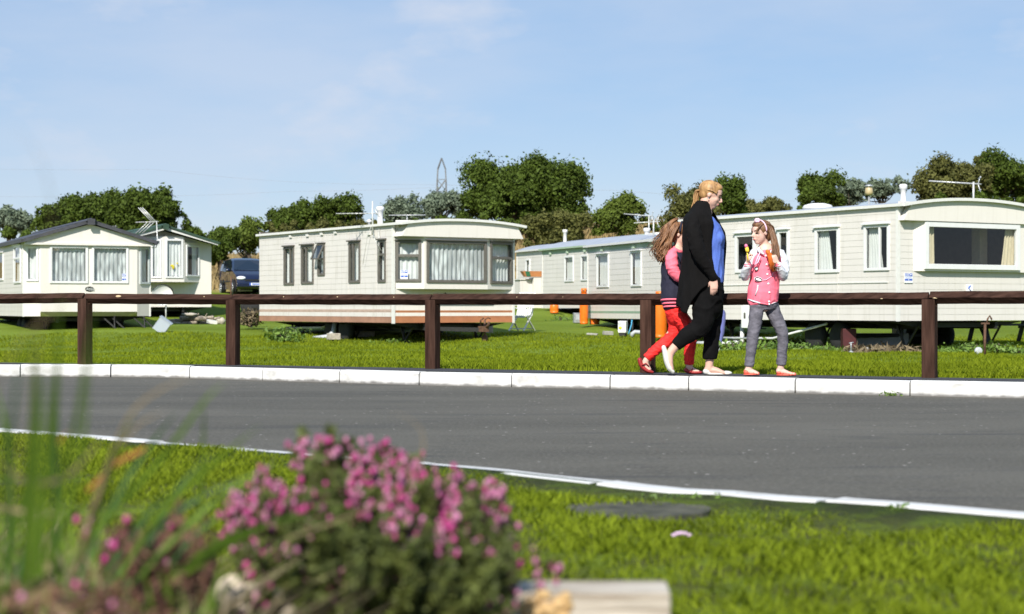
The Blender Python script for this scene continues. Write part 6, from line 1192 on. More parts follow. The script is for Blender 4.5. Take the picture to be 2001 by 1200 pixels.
mb.ball(fc, .010, 8, 6); mb.build('flower_bow', M['band_pink'], hb)
# jacket
mb = MB(); G_.limb(mb, [(1496, 486, 0, 13, .05), (1498, 494, 0, 26, .072), (1498, 506, 0, 31, .09), (1497, 525, 0, 30.5, .10), (1494, 550, 0, 29, .105), (1491, 572, 0, 31, .115), (1491, 586, 0, 30.5, .11), (1492, 594, 0, 28.5, .10)], cap=False, n=20)
jk = folds(remeshed(mb.build('jacket', M['cloth_pink'], G_.e), .0065, 4), .007, (11, 9, 7))
def front_of(px, py, out=.004):   # point on the jacket front towards the camera
    rr = np.interp(py, [489, 496, 506, 525, 550, 572, 586, 594], [17, 27, 31, 30.5, 29, 31, 30.5, 28.5]); rd = np.interp(py, [489, 496, 506, 525, 550, 572, 586, 594], [.055, .075, .09, .10, .105, .115, .11, .10]); cx = np.interp(py, [489, 506, 550, 594], [1497, 1498, 1494, 1492])
    t = max(-.98, min(.98, (px-cx)/rr)); return P(px, py, -rd*math.sqrt(1-t*t)-out)
def seg(name, pts, r, mat, par, out=.002):
    m = MB(); m.tube([front_of(x, y, out) for x, y in pts], r, 6); return m.build(name, M[mat], par)
for pts in ([(1484, 484.5, -.03), (1481, 487, -.06), (1486, 492, -.09), (1493, 497, -.105)], [(1508, 483.5, -.03), (1513, 486.5, -.06), (1508, 492, -.09), (1500, 497, -.105)]): m = MB(); m.tube([P(*p) for p in pts], [(.012, .009), (.016, .010), (.015, .009), (.006, .005)], 8); m.build('collar', M['cloth_white'], jk)
seg('pocket_trim', [(1481, 557), (1480, 566), (1476, 577)], .006, 'cloth_white', jk); seg('hem_stripe', [(1462, 585), (1472, 588.5), (1486, 592.5)], .006, 'cloth_white', jk); seg('placket', [(1498, 499), (1501, 520), (1504, 550), (1505, 575), (1504, 592)], .003, 'cloth_pink', jk)
seg('hem_rib', [(1486, 592), (1500, 595), (1519, 588)], .007, 'cloth_pink', jk); seg('hem_stripe', [(1508, 593.5), (1520, 589)], .003, 'cloth_white', jk, .008)
for y, x in ((500, 1496.5), (517, 1498), (536, 1499.5), (554.5, 1501.5), (571.5, 1503.5), (589.5, 1503), (594.5, 1503)): m = MB(); m.ball(front_of(x, y, .004), (.009, .006, .009), 10, 6); m.build('button', M['sign_white'], jk)
m = MB(); c_ = front_of(1482, 546, .004); m.ball(c_, (.036, .006, .020), 16, 8, rot=(0, .25, 0)); bdg = m.build('badge', M['sign_white'], jk)
m = MB(); m.tube([c_+Vector((.029*math.cos(t)*math.cos(.25)+.0*t, -.007, .014*math.sin(t)-.029*math.cos(t)*math.sin(-.25)*-1))for t in np.linspace(0, 6.28, 18)], .0035, 6); m.box(0, 0, 0, 0, 0, 0) if False else None; m.build('badge_border', M['eye_dark'], bdg)
m = MB(); c_ = front_of(1478, 525, .004); m.ball(c_, (.018, .005, .018), 12, 8); bd2 = m.build('badge', M['sign_white'], jk); m = MB(); m.tube([c_+Vector((.015*math.cos(t), -.006, .015*math.sin(t))) for t in np.linspace(0, 6.28, 14)], .003, 6); m.build('badge_border', M['eye_dark'], bd2)
mb = MB(); G_.limb(mb, [(1474, 497, .0, 10.5), (1465, 515, .01, 10), (1458, 532, .0, 9.5), (1455.5, 543, -.03, 9), (1456.5, 534, -.08, 9), (1459, 524, -.12, 8), (1460.5, 519, -.135, 6.8)]); s1 = folds(remeshed(mb.build('sleeve', M['cloth_white'], jk), .006, 3), .007, (10, 10, 22))
mb = MB(); G_.limb(mb, [(1525, 498, .0, 11), (1531, 512, .0, 10.5), (1533, 528, .0, 10), (1530, 543, -.03, 9), (1530, 537, -.08, 9.5), (1526, 527, -.12, 8.5), (1522, 519, -.145, 7)]); s2 = folds(remeshed(mb.build('sleeve', M['cloth_white'], jk), .006, 3), .007, (10, 10, 22), seed=2)
for (x, y, dy, r), s_ in (((1461, 517.5, -.137, 6.2), s1), ((1521, 517.5, -.148, 6.4), s2)): 
    for k in (0, 1): m = MB(); m.tube([P(x+r*math.cos(t), y+k*3.2+1.0*math.sin(t), dy+.024*math.sin(t)) for t in np.linspace(0, 6.28, 14)], .0045, 6); m.build('cuff_stripe', M['cloth_pink'], s_)
# jeans
mb = MB(); G_.limb(mb, [(1492, 586, 0, 27, .09), (1492, 597, 0, 28, .095), (1493, 606, 0, 26, .08)], cap=False)
G_.limb(mb, [(1479, 598, -.035, 15), (1476, 628, -.045, 13.5), (1472, 652, -.05, 12), (1470, 664, -.05, 11), (1467, 690, -.05, 10), (1463.5, 717, -.05, 9.5)], cap=False); G_.limb(mb, [(1506, 598, .03, 16), (1516, 622, .02, 14), (1528, 645, .0, 12.2), (1530, 656, .0, 11.2), (1529, 685, .015, 10), (1526.5, 713, .03, 10)], cap=False)
folds(remeshed(mb.build('jeans', M['denim_grey'], G_.e), .0065, 3), .006, (8, 8, 12))
for x0, x1, dy, y0 in ((1452, 1485, -.05, 732.8), (1516, 1557, .03, 734)):
    mb = MB(); xc = (x0+x1)/2; hw = (x1-x0)/2*G_.m; mb.ball(P(xc, y0-1.2, dy), (hw, .036, .009), 18, 8); mb.ball(P(x0+6, y0-6, dy), (.022, .031, .022), 12, 8)
    for k, (fx, yy) in enumerate(((.62, 7.5), (.78, 5.5), (.90, 4.2))):
        c = P(x0+(x1-x0)*fx, y0-yy, dy); mb.tube([P(x0+(x1-x0)*fx, y0-1, dy-.034), c+Vector((0, -.015, 0)), c+Vector((0, .015, 0)), P(x0+(x1-x0)*fx, y0-1, dy+.034)], .007, 6)
    mb.tube([P(x0+(x1-x0)*.3, y0-3, dy-.03), P(x0+(x1-x0)*.42, y0-11, dy), P(x0+(x1-x0)*.3, y0-3, dy+.03)], .006, 6); mb.build('sandal', M['sandal_coral'], G_.e)
m = MB(); m.tube([P(1487, 489, -.09), P(1482, 500, -.125), P(1477, 513, -.125), P(1474, 517, -.125), P(1481, 513, -.125), P(1486, 500, -.12)], .005, 6); m.build('lanyard', M['band_pink'], G_.e)
m = MB(); m.tube([front_of(1488, 548, .006), front_of(1497, 547, .008), front_of(1508, 540, .01), front_of(1513, 528, .02)], .003, 6); m.build('ribbon', M['band_pink'], G_.e)
# ice lolly in her hand, orange scarf at her shoulder
p0 = P(1459.5, 503, -.17)+G_.r; lo = empty('ice_lolly', tuple(p0), 0, 'yellow and pink ice lolly held up in the girl right hand', 'ice lolly'); mv = lambda a, b: at(a, b, G_.Y-.17)-p0
mb = MB(); mb.tube([mv(1461.5, 510), mv(1460, 488)], .006, 8); mb.build('holder', M['ice_yellow'], lo); mb = MB(); mb.tube([mv(1461.5, 493), mv(1460.2, 489), mv(1458.8, 483)], [.013, .016, .0135], 12); mb.build('lower_ice', M['ice_yellow'], lo); mb = MB(); mb.tube([mv(1458.8, 484), mv(1457.6, 479), mv(1457, 477)], [.0135, .0135, .006], 12); mb.build('tip', M['ice_pink'], lo)
p0 = P(1507, 500, -.16)+G_.r; mb = MB(); rgs = random.Random(4)
for k in range(14):
    a = [(1498+rgs.uniform(-2, 4), 490+rgs.uniform(-2, 4)), (1504+rgs.uniform(-3, 3), 497+rgs.uniform(-3, 3)), (1508+rgs.uniform(-4, 3), 510+rgs.uniform(-3, 3)), (1510+rgs.uniform(-4, 3), 524+rgs.uniform(-3, 8))]; dy = -.14-rgs.uniform(0, .035)
    mb.tube([at(x, y, G_.Y+dy)-p0 for x, y in a], [(.006, .010), (.007, .012), (.007, .014), (.003, .006)], 6)
tag(mb.build('scarf', M['scarf_orange'], None, tuple(p0)), 'crumpled sheer orange scarf clutched at the shoulder of the girl in the pink jacket', 'scarf')

# ---------------- girl behind the woman
K_ = Fig(1315, 14.84, 'girl with windblown brown hair and red trousers half hidden behind the woman'); P = K_.P
hc = P(1328, 458, 0); hh = .205; mb = MB(); HM3 = head(mb, hc, (.97, -.18, -.12), hh)
K_.limb(mb, [(1327, 468, 0, 8.5), (1325, 482, 0, 9), (1323, 490, 0, 13, .05)]); K_.limb(mb, [(1320, 496, 0, 18, .08), (1317, 540, 0, 17, .075), (1318, 600, 0, 14, .06)])
K_.limb(mb, [(1313, 497, -.09, 8), (1314, 525, -.12, 7), (1328, 545, -.12, 6), (1350, 540, -.10, 5)]); hand(mb, P(1352, 540, -.10), (1, 0, .1), (0, 1, 0), .78, .5, thumb=1); K_.limb(mb, [(1325, 497, .08, 8), (1326, 525, .09, 7), (1345, 548, .06, 5)]); hand(mb, P(1345, 548, .06), (1, 0, .1), (0, -1, 0), .78, .5, thumb=1)
K_.limb(mb, [(1318, 616, .04, 9), (1320, 650, .05, 10), (1275, 690, .05, 7.5), (1262, 704, .05, 6.5), (1260, 712, .05, 7, .027), (1268, 722, .05, 5, .03)]); K_.limb(mb, [(1325, 620, -.04, 9), (1349, 650, -.04, 10), (1347, 705, -.04, 7), (1346, 718, -.04, 7), (1352, 724, -.04, 6, .028), (1364, 727, -.04, 4, .03)])
kb = remeshed(mb.build('body', M['skin_pale'], K_.e), .0065, 3); face_parts(K_, kb, hc, HM3, hh)
mb = MB(); q = HM3.to_euler(); B_ = lambda a, r: mb.ball(hc+HM3@(Vector(a)*hh), [x*hh for x in r], 18, 12, rot=q)
B_((-.10, 0, .16), (.43, .38, .36)); B_((-.28, 0, -.04), (.26, .33, .34)); B_((.08, 0, .34), (.25, .28, .16)); hr = remeshed(mb.build('hair', M['hair_curly'], K_.e), .006, 5)
gd = [[P(1322, 428, s*.05), P(1309, 436, s*.09), P(1303, 455, s*.09), P(1295, 474, s*.09), P(1287, 492, s*.07), P(1291, 508, s*.06)] for s in (-1, -.3, .4, 1)]+[[P(1326, 440, -.08), P(1316, 455, -.11), P(1311, 474, -.11), P(1306, 488, -.10), P(1298, 500, -.09), P(1297, 513, -.08)], [P(1320, 432, -.04), P(1300, 438, -.05), P(1296, 455, -.04), P(1288, 470, -.03), P(1281, 484, -.03), P(1283, 500, -.02)]]
strands(K_, hr, 'hair_curly', gd, .008, 150, .014, 11, .015, 2.2, 'long_hair', .3)
fly = [[P(1312, 430, 0), P(1298, 440, -.03), P(1290, 458, -.05), P(1280, 466, -.04), P(1274, 478, -.02)], [P(1312, 445, 0), P(1298, 465, -.03), P(1288, 480, -.05), P(1278, 495, -.04), P(1282, 512, -.02)]]; strands(K_, hr, 'hair_curly', fly, .0028, 50, .02, 12, .02, 2.5, 'loose_strands', .3)
mb = MB(); mb.tube([hc+HM3@(Vector((.04, .40*math.cos(t), .12+.41*math.sin(t)))*hh) for t in np.linspace(-.1, math.pi+.1, 20)], .009, 6); mb.build('headband', M['cloth_navy'], K_.e)
mb = MB(); K_.limb(mb, [(1325, 487, 0, 11, .06), (1322, 494, 0, 18, .10), (1318, 506, 0, 24, .115), (1316, 530, 0, 24.5, .11), (1315, 560, 0, 24, .105), (1314, 580, 0, 23.5, .11), (1315, 590, 0, 22, .10), (1317, 603, 0, 19.5, .095)], cap=False, n=18); kj = folds(remeshed(mb.build('jacket', M['cloth_navy'], K_.e), .0075, 4), .009, (10, 9, 8))
for k, y in enumerate((587, 594, 600.5)):
    rx = (22.8, 21.3, 20.4)[k]; m = MB(); m.tube([P(1315+k+rx*math.cos(t), y+2.2*math.sin(t*1), .104*math.sin(t)) for t in np.linspace(0, 6.28, 30)], .0085, 6); m.build('hem_stripe', M['cloth_pink'], kj)
mb = MB(); K_.limb(mb, [(1316, 493, -.085, 9), (1312, 502, -.115, 12), (1312, 518, -.135, 12.5), (1317, 532, -.14, 11.5), (1326, 543, -.135, 9.5), (1340, 544, -.12, 8)]); folds(remeshed(mb.build('sleeve', M['cloth_pink'], kj), .0065, 4), .009, (12, 9, 18))
mb = MB(); K_.limb(mb, [(1325, 493, .08, 9), (1327, 520, .10, 10), (1340, 545, .07, 8)]); remeshed(mb.build('sleeve', M['cloth_pink'], kj), .008, 4)
mb = MB(); mb.tube([P(1316, 484, -.05), P(1318, 487, -.085), P(1326, 491, -.085), P(1333, 493, -.05), P(1334, 492, .02)], .016, 8); mb.build('collar', M['cloth_pink'], kj); mb = MB(); mb.tube([P(1316, 490, -.10), P(1322, 493, -.115), P(1328, 503, -.125), P(1332, 514, -.125)], .010, 6); mb.build('strap', M['cloth_navy'], kj)
mb = MB(); K_.limb(mb, [(1317, 598, 0, 19, .09), (1319, 610, 0, 20, .095), (1322, 618, 0, 19, .08)])
K_.limb(mb, [(1316, 612, .04, 16), (1321, 634, .05, 15), (1319, 652, .05, 13.5), (1302, 668, .05, 12), (1284, 682, .05, 11), (1270, 694, .05, 10), (1263.5, 701, .05, 9)], cap=False); K_.limb(mb, [(1325, 612, -.04, 17), (1338, 632, -.045, 15.5), (1348, 650, -.045, 13.5), (1349, 672, -.04, 12), (1347, 695, -.04, 10.5), (1346.5, 713, -.04, 9.8)], cap=False)
folds(remeshed(mb.build('trousers', M['cloth_red'], K_.e), .0065, 3), .008, (13, 9, 20))
def mary(pts, sole, name='shoe'):
    mb = MB(); K_.limb(mb, pts); o = mb.build(name, M['shoe_red'], K_.e); o = remeshed(o, .006, 3); return o
mary([(1250, 703, .05, 4.5, .028), (1252, 712, .05, 5, .030), (1259, 721, .05, 4.8, .034), (1268, 726, .05, 4.5, .036), (1275, 727.5, .05, 3, .03)], 0); m = MB(); m.tube([P(1254, 714, .015), P(1262, 710, .012), P(1268, 716, .02)], .006, 6); m.build('shoe_strap', M['shoe_red'], K_.e)
mary([(1341, 723.5, -.04, 5, .030), (1348, 727.5, -.04, 3.8, .034), (1360, 728, -.04, 3.8, .038), (1370, 728, -.04, 3.2, .034)], 0); m = MB(); m.tube([P(1349, 728, -.078), P(1353, 720, -.06), P(1355, 719, -.03)], .006, 6); m.build('shoe_strap', M['shoe_red'], K_.e)
# ------------------------------------------------------------------ flower bed in the foreground
pm('soil', (.10, .07, .045), .95, var=.4, scale=30, bump=.01, col2=(.22, .17, .12)); pm('straw_bed', (.34, .26, .14), .9, var=.4, scale=20, col2=(.55, .45, .28), transl=.2, attr='rnd')
def bed_z(x, y):
    e = min(1, max(0, (3.05+.25*math.sin(x*4)-y)/.35))*min(1, max(0, (.28-x)/.2)); return -.05+.14*e+.02*math.sin(x*17+y*13)*e
V = []; nx_, ny_ = 60, 40
for j in range(ny_+1):
    for i in range(nx_+1): x = -1.5+1.85*i/nx_; y = .9+2.4*j/ny_; V.append((x, y, bed_z(x, y)-.012))
mb = MB(); mb.add(V, [(j*(nx_+1)+i, j*(nx_+1)+i+1, (j+1)*(nx_+1)+i+1, (j+1)*(nx_+1)+i) for j in range(ny_) for i in range(nx_)], 0, True); tag(mb.build('flower_bed_soil', M['soil']), 'raised dark soil of the flower bed in the foreground', None, kind='structure')
# timber sleeper
pm('sleeper', (.27, .20, .13), .85, var=.3, scale=5, bump=.004, bscale=30, col2=(.66, .60, .51), stretch=(.5, 4, 9))
a = Vector((.0, 2.67, .075)); mb = MB(); mb.obox((0, 0, 0), (.50, .125, .12), (0, 0, 0)); o = mb.build('timber_edging', M['sleeper'], None, (-.01, 2.675, .0775-.005), bevel=.003); tag(o, 'pale sawn timber edging beam beside the heather', 'timber'); o.rotation_euler = (0, R(-.3), R(-2))
rg = random.Random(5)
def pebble(px, py, Y, r, mat, label, group, sq=(1, .8, .75)):
    p = at(px, py, Y); mb = MB(); mb.ball((0, 0, 0), (r*sq[0], r*sq[1], r*sq[2]), 12, 9); a, b, c = [rg.uniform(0, 6) for _ in range(3)]
    mb.v = [(x*(1+.26*math.sin(z/r*2.3+a)), y*(1+.2*math.sin(x/r*2+b)), z*(1+.26*math.sin(x/r*3.4+c))) for x, y, z in mb.v]; o = mb.build('stone', M[mat], None, (p.x, p.y, p.z)); o.rotation_euler = (rg.uniform(-.3, .3), rg.uniform(-.3, .3), rg.uniform(0, 3)); return tag(o, label, 'stone', group)
pm('stone_tan', (.50, .33, .15), .8, var=.25, scale=40); pm('stone_pale', (.60, .50, .38), .8, var=.15, scale=30, bump=.002)
for k, (px, py, s) in enumerate(((1062, 1163, .013), (1040, 1178, .011), (1068, 1186, .012), (1050, 1196, .014), (1090, 1180, .013), (1105, 1170, .012), (1082, 1198, .012), (1030, 1194, .012), (1112, 1184, .010), (1020, 1184, .009), (1044, 1205, .014), (1100, 1205, .013))): pebble(px, py, 2.50, s, 'stone_tan', 'tan pebble in the heap against the near side of the timber edging', 'tan pebbles by the timber')
for k, (px, py, s, lab) in enumerate(((452, 1164, .030, 'largest pale stone left of the base of the heather'), (412, 1178, .014, 'small pale stone left of the largest pale stone'), (376, 1180, .010, 'tiny cream stone furthest left of the pale stones'), (468, 1190, .016, 'small pale stone just below the largest pale stone'), (545, 1165, .012, 'upper of the two pale stones under the left part of the heather'), (556, 1190, .016, 'lower of the two pale stones under the left part of the heather'), (490, 1150, .010, 'small cream stone touching the right of the largest pale stone'))): pebble(px, py, 2.30, s, 'stone_pale', lab, None)
# dark slab set in the lawn, dead flower on the grass, weeds by the edging
mb = MB(); V = []; c = g0(1240, 1000, -.03); n = 26
for k in range(n): a = 2*math.pi*k/n; x = math.copysign(abs(math.cos(a))**.8, math.cos(a))*.225; y = math.sin(a)*.20; V.append((c[0]+x+y*.15, c[1]+y+.02, 0))
mb.add([(x, y, -.06) for x, y, _ in V]+[(x, y, -.024) for x, y, _ in V], [tuple(range(n, 2*n)), tuple(range(n))[::-1]]+[(k, (k+1) % n, (k+1) % n+n, k+n) for k in range(n)])
pm('slab_dark', (.05, .052, .04), .9, spec=.15, var=.3, scale=14, bump=.004, col2=(.12, .115, .085)); tag(mb.build('drain_cover', M['slab_dark']), 'dark flat drain cover set in the near lawn', 'drain cover')
x, y = g0(1330, 1056, -.03); mb = MB()
for k in range(5): mb.ball((-.018+.010*k, .002*k, .008-.001*(k-2)**2*1.4), (.008, .006, .005), 8, 6)
pm('petal_lilac', (.62, .42, .60), .7, var=.2); o = mb.build('fallen_petals', M['petal_lilac'], None, (x, y, -.02)); tag(o, 'small lilac scrap of petals lying on the near lawn', 'petals')
def near_weed(px, py, w_, h_, lab, sd):
    x, y = g0(px, py, -.02); rgn = np.random.default_rng(sd); c = rgn.normal(size=(140, 3))*np.array([w_*.22, .02, h_*.3]); c[:, 2] = np.abs(c[:, 2]); V, Fi, Rn = leaves(c, np.full(140, .012), c*0+np.array([0, -.2, 1.]), rgn, 1.8)
    o = mesh_np('weed', V, Fi, M['leaf_weed'], Rn); o.location = (x, y, -.03); tag(o, lab, 'weed')
near_weed(1752, 994, .09, .035, 'weed growing in the joint of the near white edging', 71); near_weed(1480, 772, .14, .04, 'tiny weed at the foot of the far white kerb', 72) if False else None
near_weed(1345, 972, .35, .03, 'weeds creeping over the broken joint of the near edging', 73)
x, y = g0(1741, 771, -.11); rgn = np.random.default_rng(5); c = rgn.normal(size=(60, 3))*np.array([.04, .02, .02]); c[:, 2] = np.abs(c[:, 2]); V, Fi, Rn = leaves(c, np.full(60, .018), c*0+np.array([0, -.2, 1.]), rgn, 1.8); o = mesh_np('weed', V, Fi, M['leaf_weed'], Rn); o.location = (x, y-.02, -.12); tag(o, 'tiny green weed at the foot of the far white kerb', 'weed')

# ------------------------------------------------------------------ heather with pink bells
pm('heather_leaf', (.034, .050, .010), .7, var=.3, scale=12, col2=(.17, .205, .04), transl=.25, attr='rnd'); pm('heather_stem', (.06, .04, .02), .9, var=.3)
bm_ = pm('heather_bell', (.42, .02, .19), .5, var=.2, scale=90, col2=(.85, .42, .60), transl=.35)
bm2 = pm('heather_bell_deep', (.55, .015, .24), .5, var=.2, scale=60, col2=(.72, .14, .36), transl=.35)
def heather(label, base, tips, foliage_density, seed, flower=.8, mats=('heather_leaf', 'heather_bell'), name='heather', bell=.0040, short=False):
    rg = np.random.default_rng(seed); root = empty(name, tuple(base), 0, label, 'heather'); base = np.array(base)
    LV_, LN_ = [], []; FV = MB(); FV2 = MB(); ST = MB()
    sph_n = 0
    for tp, fl, dens in tips:
        tp = np.array(tp)-base; b0 = np.array([rg.normal()*.04, rg.normal()*.03, 0]); L_ = np.linalg.norm(tp-b0); mid = (b0+tp)/2+np.array([tp[0]*.18, 0, .0]); N_ = 9
        path = [(1-t)**2*b0+2*t*(1-t)*mid+t*t*tp for t in np.linspace(0, 1, N_)]
        ST.tube([Vector(p) for p in path], [.0022*(1-.6*i/(N_-1)) for i in range(N_)], 5)
        k = int(foliage_density*L_*dens); t = rg.uniform(.12, 1.0, k); q = np.array([np.interp(t, np.linspace(0, 1, N_), [p[j] for p in path]) for j in range(3)]).T; off = rg.normal(size=(k, 3)); off /= np.linalg.norm(off, axis=1)[:, None]
        LV_.append(q+off*rg.uniform(.001, .009, k)[:, None]); LN_.append(np.cross(off, rg.normal(size=(k, 3))))
        if fl:
            dirn = (tp-mid); dirn /= np.linalg.norm(dirn); nb = int(rg.integers(9, 18)*fl)
            for _ in range(nb):
                s = rg.uniform(0, .044); o = rg.normal(size=3); o /= np.linalg.norm(o); c = tp-dirn*s+o*rg.uniform(.004, .020); r = bell*rg.uniform(.8, 1.25)
                (FV if rg.uniform() < .62 else FV2).ball(Vector(c), (r, r, r*1.35), 6, 5)
    C = np.concatenate(LV_); Nn = np.concatenate(LN_); V, Fi, Rn = leaves(C, np.full(len(C), .0075), Nn, rg, 2.6); mesh_np('foliage', V, Fi, M[mats[0]], Rn, root)
    if FV.v: o = FV.build('blossom', M[mats[1]], root, fix=False)
    if FV2.v: FV2.build('blossom', M['heather_bell_deep'], root, fix=False)
    ST.build('stem', M['heather_stem'], root, fix=False); return root
rg = np.random.default_rng(42); top = lambda px: float(np.interp(px, [430, 470, 520, 545, 590, 640, 690, 760, 790, 850, 900, 960, 1000, 1020], [1030, 965, 900, 850, 828, 824, 850, 862, 872, 908, 918, 930, 965, 1000])); tips = []
def rndtip(x0, x1, y0, y1, ya, yb): px = rg.uniform(x0, x1); return px, rg.uniform(y0, y1), rg.uniform(ya, yb)
for _ in range(125):    # rim and upper dome carry the blossom
    px = rg.uniform(440, 1012); t = rg.uniform(0, 1)**1.5; py = top(px)+6+t*150; Y = 2.62-.30*t+rg.uniform(-.05, .05); fl = (1.0 if (t < .75 or px < 600) else .6) if rg.uniform() < .74 else 0
    tips.append((tuple(at(px, py, Y)), fl, 1))
for _ in range(26): px = rg.uniform(445, 560); py = rg.uniform(960, 1075); tips.append((tuple(at(px, py, rg.uniform(2.3, 2.45))), 1.0, 1))
for _ in range(130): px = rg.uniform(470, 1010); py = rg.uniform(1010, 1185); tips.append((tuple(at(px, py, rg.uniform(2.22, 2.45))), .5 if rg.uniform() < .07 else 0, 1.1))
for _ in range(110): px = rg.uniform(455, 1005); py = max(top(px)+20, rg.uniform(930, 1100)); tips.append((tuple(at(px, py, rg.uniform(2.45, 2.65))), 0, 1.0))
for px, py in ((628, 1128), (640, 1122), (690, 1145), (700, 1155), (798, 1112), (500, 1112), (578, 1152), (1056, 1068), (1088, 1090), (1072, 1128), (988, 1068), (1010, 1150), (1000, 1190), (980, 1185), (650, 1165)): tips.append((tuple(at(px, py, 2.3)), .75 if px < 1000 else .3, .5 if px < 1000 else .1))
b = at(740, 1230, 2.42); heather('large mound of heather covered in pink bells in the centre foreground', (b.x, b.y, .06), tips, 800, 1)
tips = []
for _ in range(120): px = rg.uniform(200, 430); py = rg.uniform(1000, 1180)+abs(px-330)*.25; tips.append((tuple(at(px, py, rg.uniform(2.0, 2.5))), 0, .8))
for px, py in ((300, 1022), (302, 1030), (296, 1036), (345, 990), (350, 1000), (318, 1100), (300, 1118), (240, 1048), (170, 1040), (160, 1030), (390, 1060), (340, 1070), (250, 1010), (230, 1020), (170, 1080)): tips.append((tuple(at(px, py, 2.2)), .28, .8))
pm('heather_faded', (.12, .045, .030), .8, var=.3, scale=12, col2=(.30, .15, .10), transl=.2, attr='rnd'); b = at(310, 1290, 2.2); heather('low heather with faded rust coloured flowers left of the pink mound', (b.x, b.y, .05), tips, 420, 2, mats=('heather_faded', 'heather_bell'))
tips = []
for _ in range(60): px = rg.uniform(-60, 330); py = rg.uniform(1150, 1260); tips.append((tuple(at(px, py, rg.uniform(1.7, 2.1))),   .25 if rg.uniform() < .2 else 0, 1.2))
b = at(120, 1400, 1.9); heather('low creeping plant with dull pink flowers in the bottom left corner', (b.x, b.y, .02), tips, 420, 3, mats=('heather_faded', 'heather_bell'))

# ------------------------------------------------------------------ tall grasses on the left
pm('blade_green', (.10, .20, .02), .5, var=.3, scale=6, col2=(.30, .44, .04), transl=.45, attr='rnd'); pm('blade_blue', (.05, .13, .035), .5, var=.3, scale=6, col2=(.12, .24, .07), transl=.4, attr='rnd'); pm('blade_dead', (.32, .22, .10), .8, var=.3, scale=8, col2=(.62, .50, .30), transl=.4, attr='rnd'); pm('blade_rust', (.40, .15, .03), .7, var=.3, scale=8, transl=.4)
def ribbon(mb, pts, wpx, seed=0):
    """pts (px, py, Y): tapering leaf blade with a folded midrib"""
    P_ = [at(*p) for p in pts]; Q = []
    for i in range(len(P_)-1):
        for t in np.linspace(0, 1, 7)[:-1]: Q.append(P_[i].lerp(P_[i+1], t))
    Q.append(P_[-1])
    for _ in range(6): Q = [Q[0]]+[(Q[i-1]+Q[i]*2+Q[i+1])/4 for i in range(1, len(Q)-1)]+[Q[-1]]
    n = len(Q); tw = random.Random(seed).uniform(-.7, .7); V = []
    for i, q in enumerate(Q):
        t = (Q[min(i+1, n-1)]-Q[max(i-1, 0)]).normalized(); s = t.cross(Vector((0, -1, 0))).normalized(); s = (s*math.cos(tw)+t.cross(s)*math.sin(tw)); v = i/(n-1); w = wpx/F_PX*q.y*.40*max(.06, min(1, (1-v)*2.2))*(.7+.3*min(1, v*4)); nn = t.cross(s)
        V += [q-s*w, q+nn*w*.3, q+s*w]
    mb.add(V, [(3*i+k, 3*i+k+1, 3*i+k+4, 3*i+k+3) for i in range(n-1) for k in (0, 1)], 0, True)
tg = empty('tall_grass', (at(90, 1150, 1.75).x, 1.75, .08), 0, 'tall clump of strappy green and dead blades at the left of the foreground', 'ornamental grass'); o_ = tg.location
def grass_mesh(name, mat, blades_, seed):
    mb = MB()
    for k, (pts, w_) in enumerate(blades_): ribbon(mb, pts, w_, seed+k)
    mb.v = [(x-o_.x, y-o_.y, z-o_.z) for x, y, z in mb.v]; return mb.build(name, M[mat], tg, fix=False)
gr = [([(48, 1150, 1.7), (58, 960, 1.65), (70, 800, 1.6), (62, 640, 1.55)], 26), ([(56, 1140, 1.5), (66, 950, 1.45), (76, 780, 1.4), (70, 640, 1.35)], 20), ([(70, 1130, 1.75), (98, 900, 1.7), (112, 740, 1.6), (118, 560, 1.55)], 17),
      ([(90, 1100, 1.7), (130, 900, 1.6), (160, 780, 1.5), (178, 640, 1.45), (182, 590, 1.4)], 18), ([(100, 1120, 1.8), (150, 930, 1.75), (172, 800, 1.7), (176, 700, 1.6)], 15), ([(20, 1150, 1.8), (24, 960, 1.8), (10, 820, 1.8), (-20, 720, 1.8)], 16),
      ([(120, 1120, 1.9), (220, 1000, 1.9), (330, 880, 1.85), (400, 780, 1.8), (440, 745, 1.8)], 14), ([(230, 1130, 2.0), (310, 1000, 2.0), (420, 900, 1.95), (510, 830, 1.9)], 15), ([(250, 1150, 2.0), (330, 1060, 2.0), (440, 960, 2.0), (540, 900, 2.0)], 16), ([(330, 1130, 2.0), (430, 1050, 2.0), (560, 1012, 2.05), (720, 985, 2.1)], 13), ([(360, 1120, 2.0), (430, 1070, 2.0), (500, 1030, 2.0), (540, 1015, 2.0)], 26),
      ([(60, 1150, 1.3), (84, 940, 1.25), (100, 760, 1.2), (106, 640, 1.15)], 14), ([(140, 1150, 1.9), (190, 1000, 1.85), (235, 860, 1.8), (265, 800, 1.8)], 12), ([(0, 1120, 1.9), (40, 1000, 1.9), (60, 900, 1.9)], 18), ([(80, 1130, 2.0), (110, 1010, 2.0), (128, 940, 2.0)], 22), ([(180, 1140, 2.0), (190, 1030, 2.0), (235, 950, 2.0)], 14), ([(395, 1120, 2.1), (390, 960, 2.1), (400, 820, 2.05), (395, 770, 2.0)], 8)]
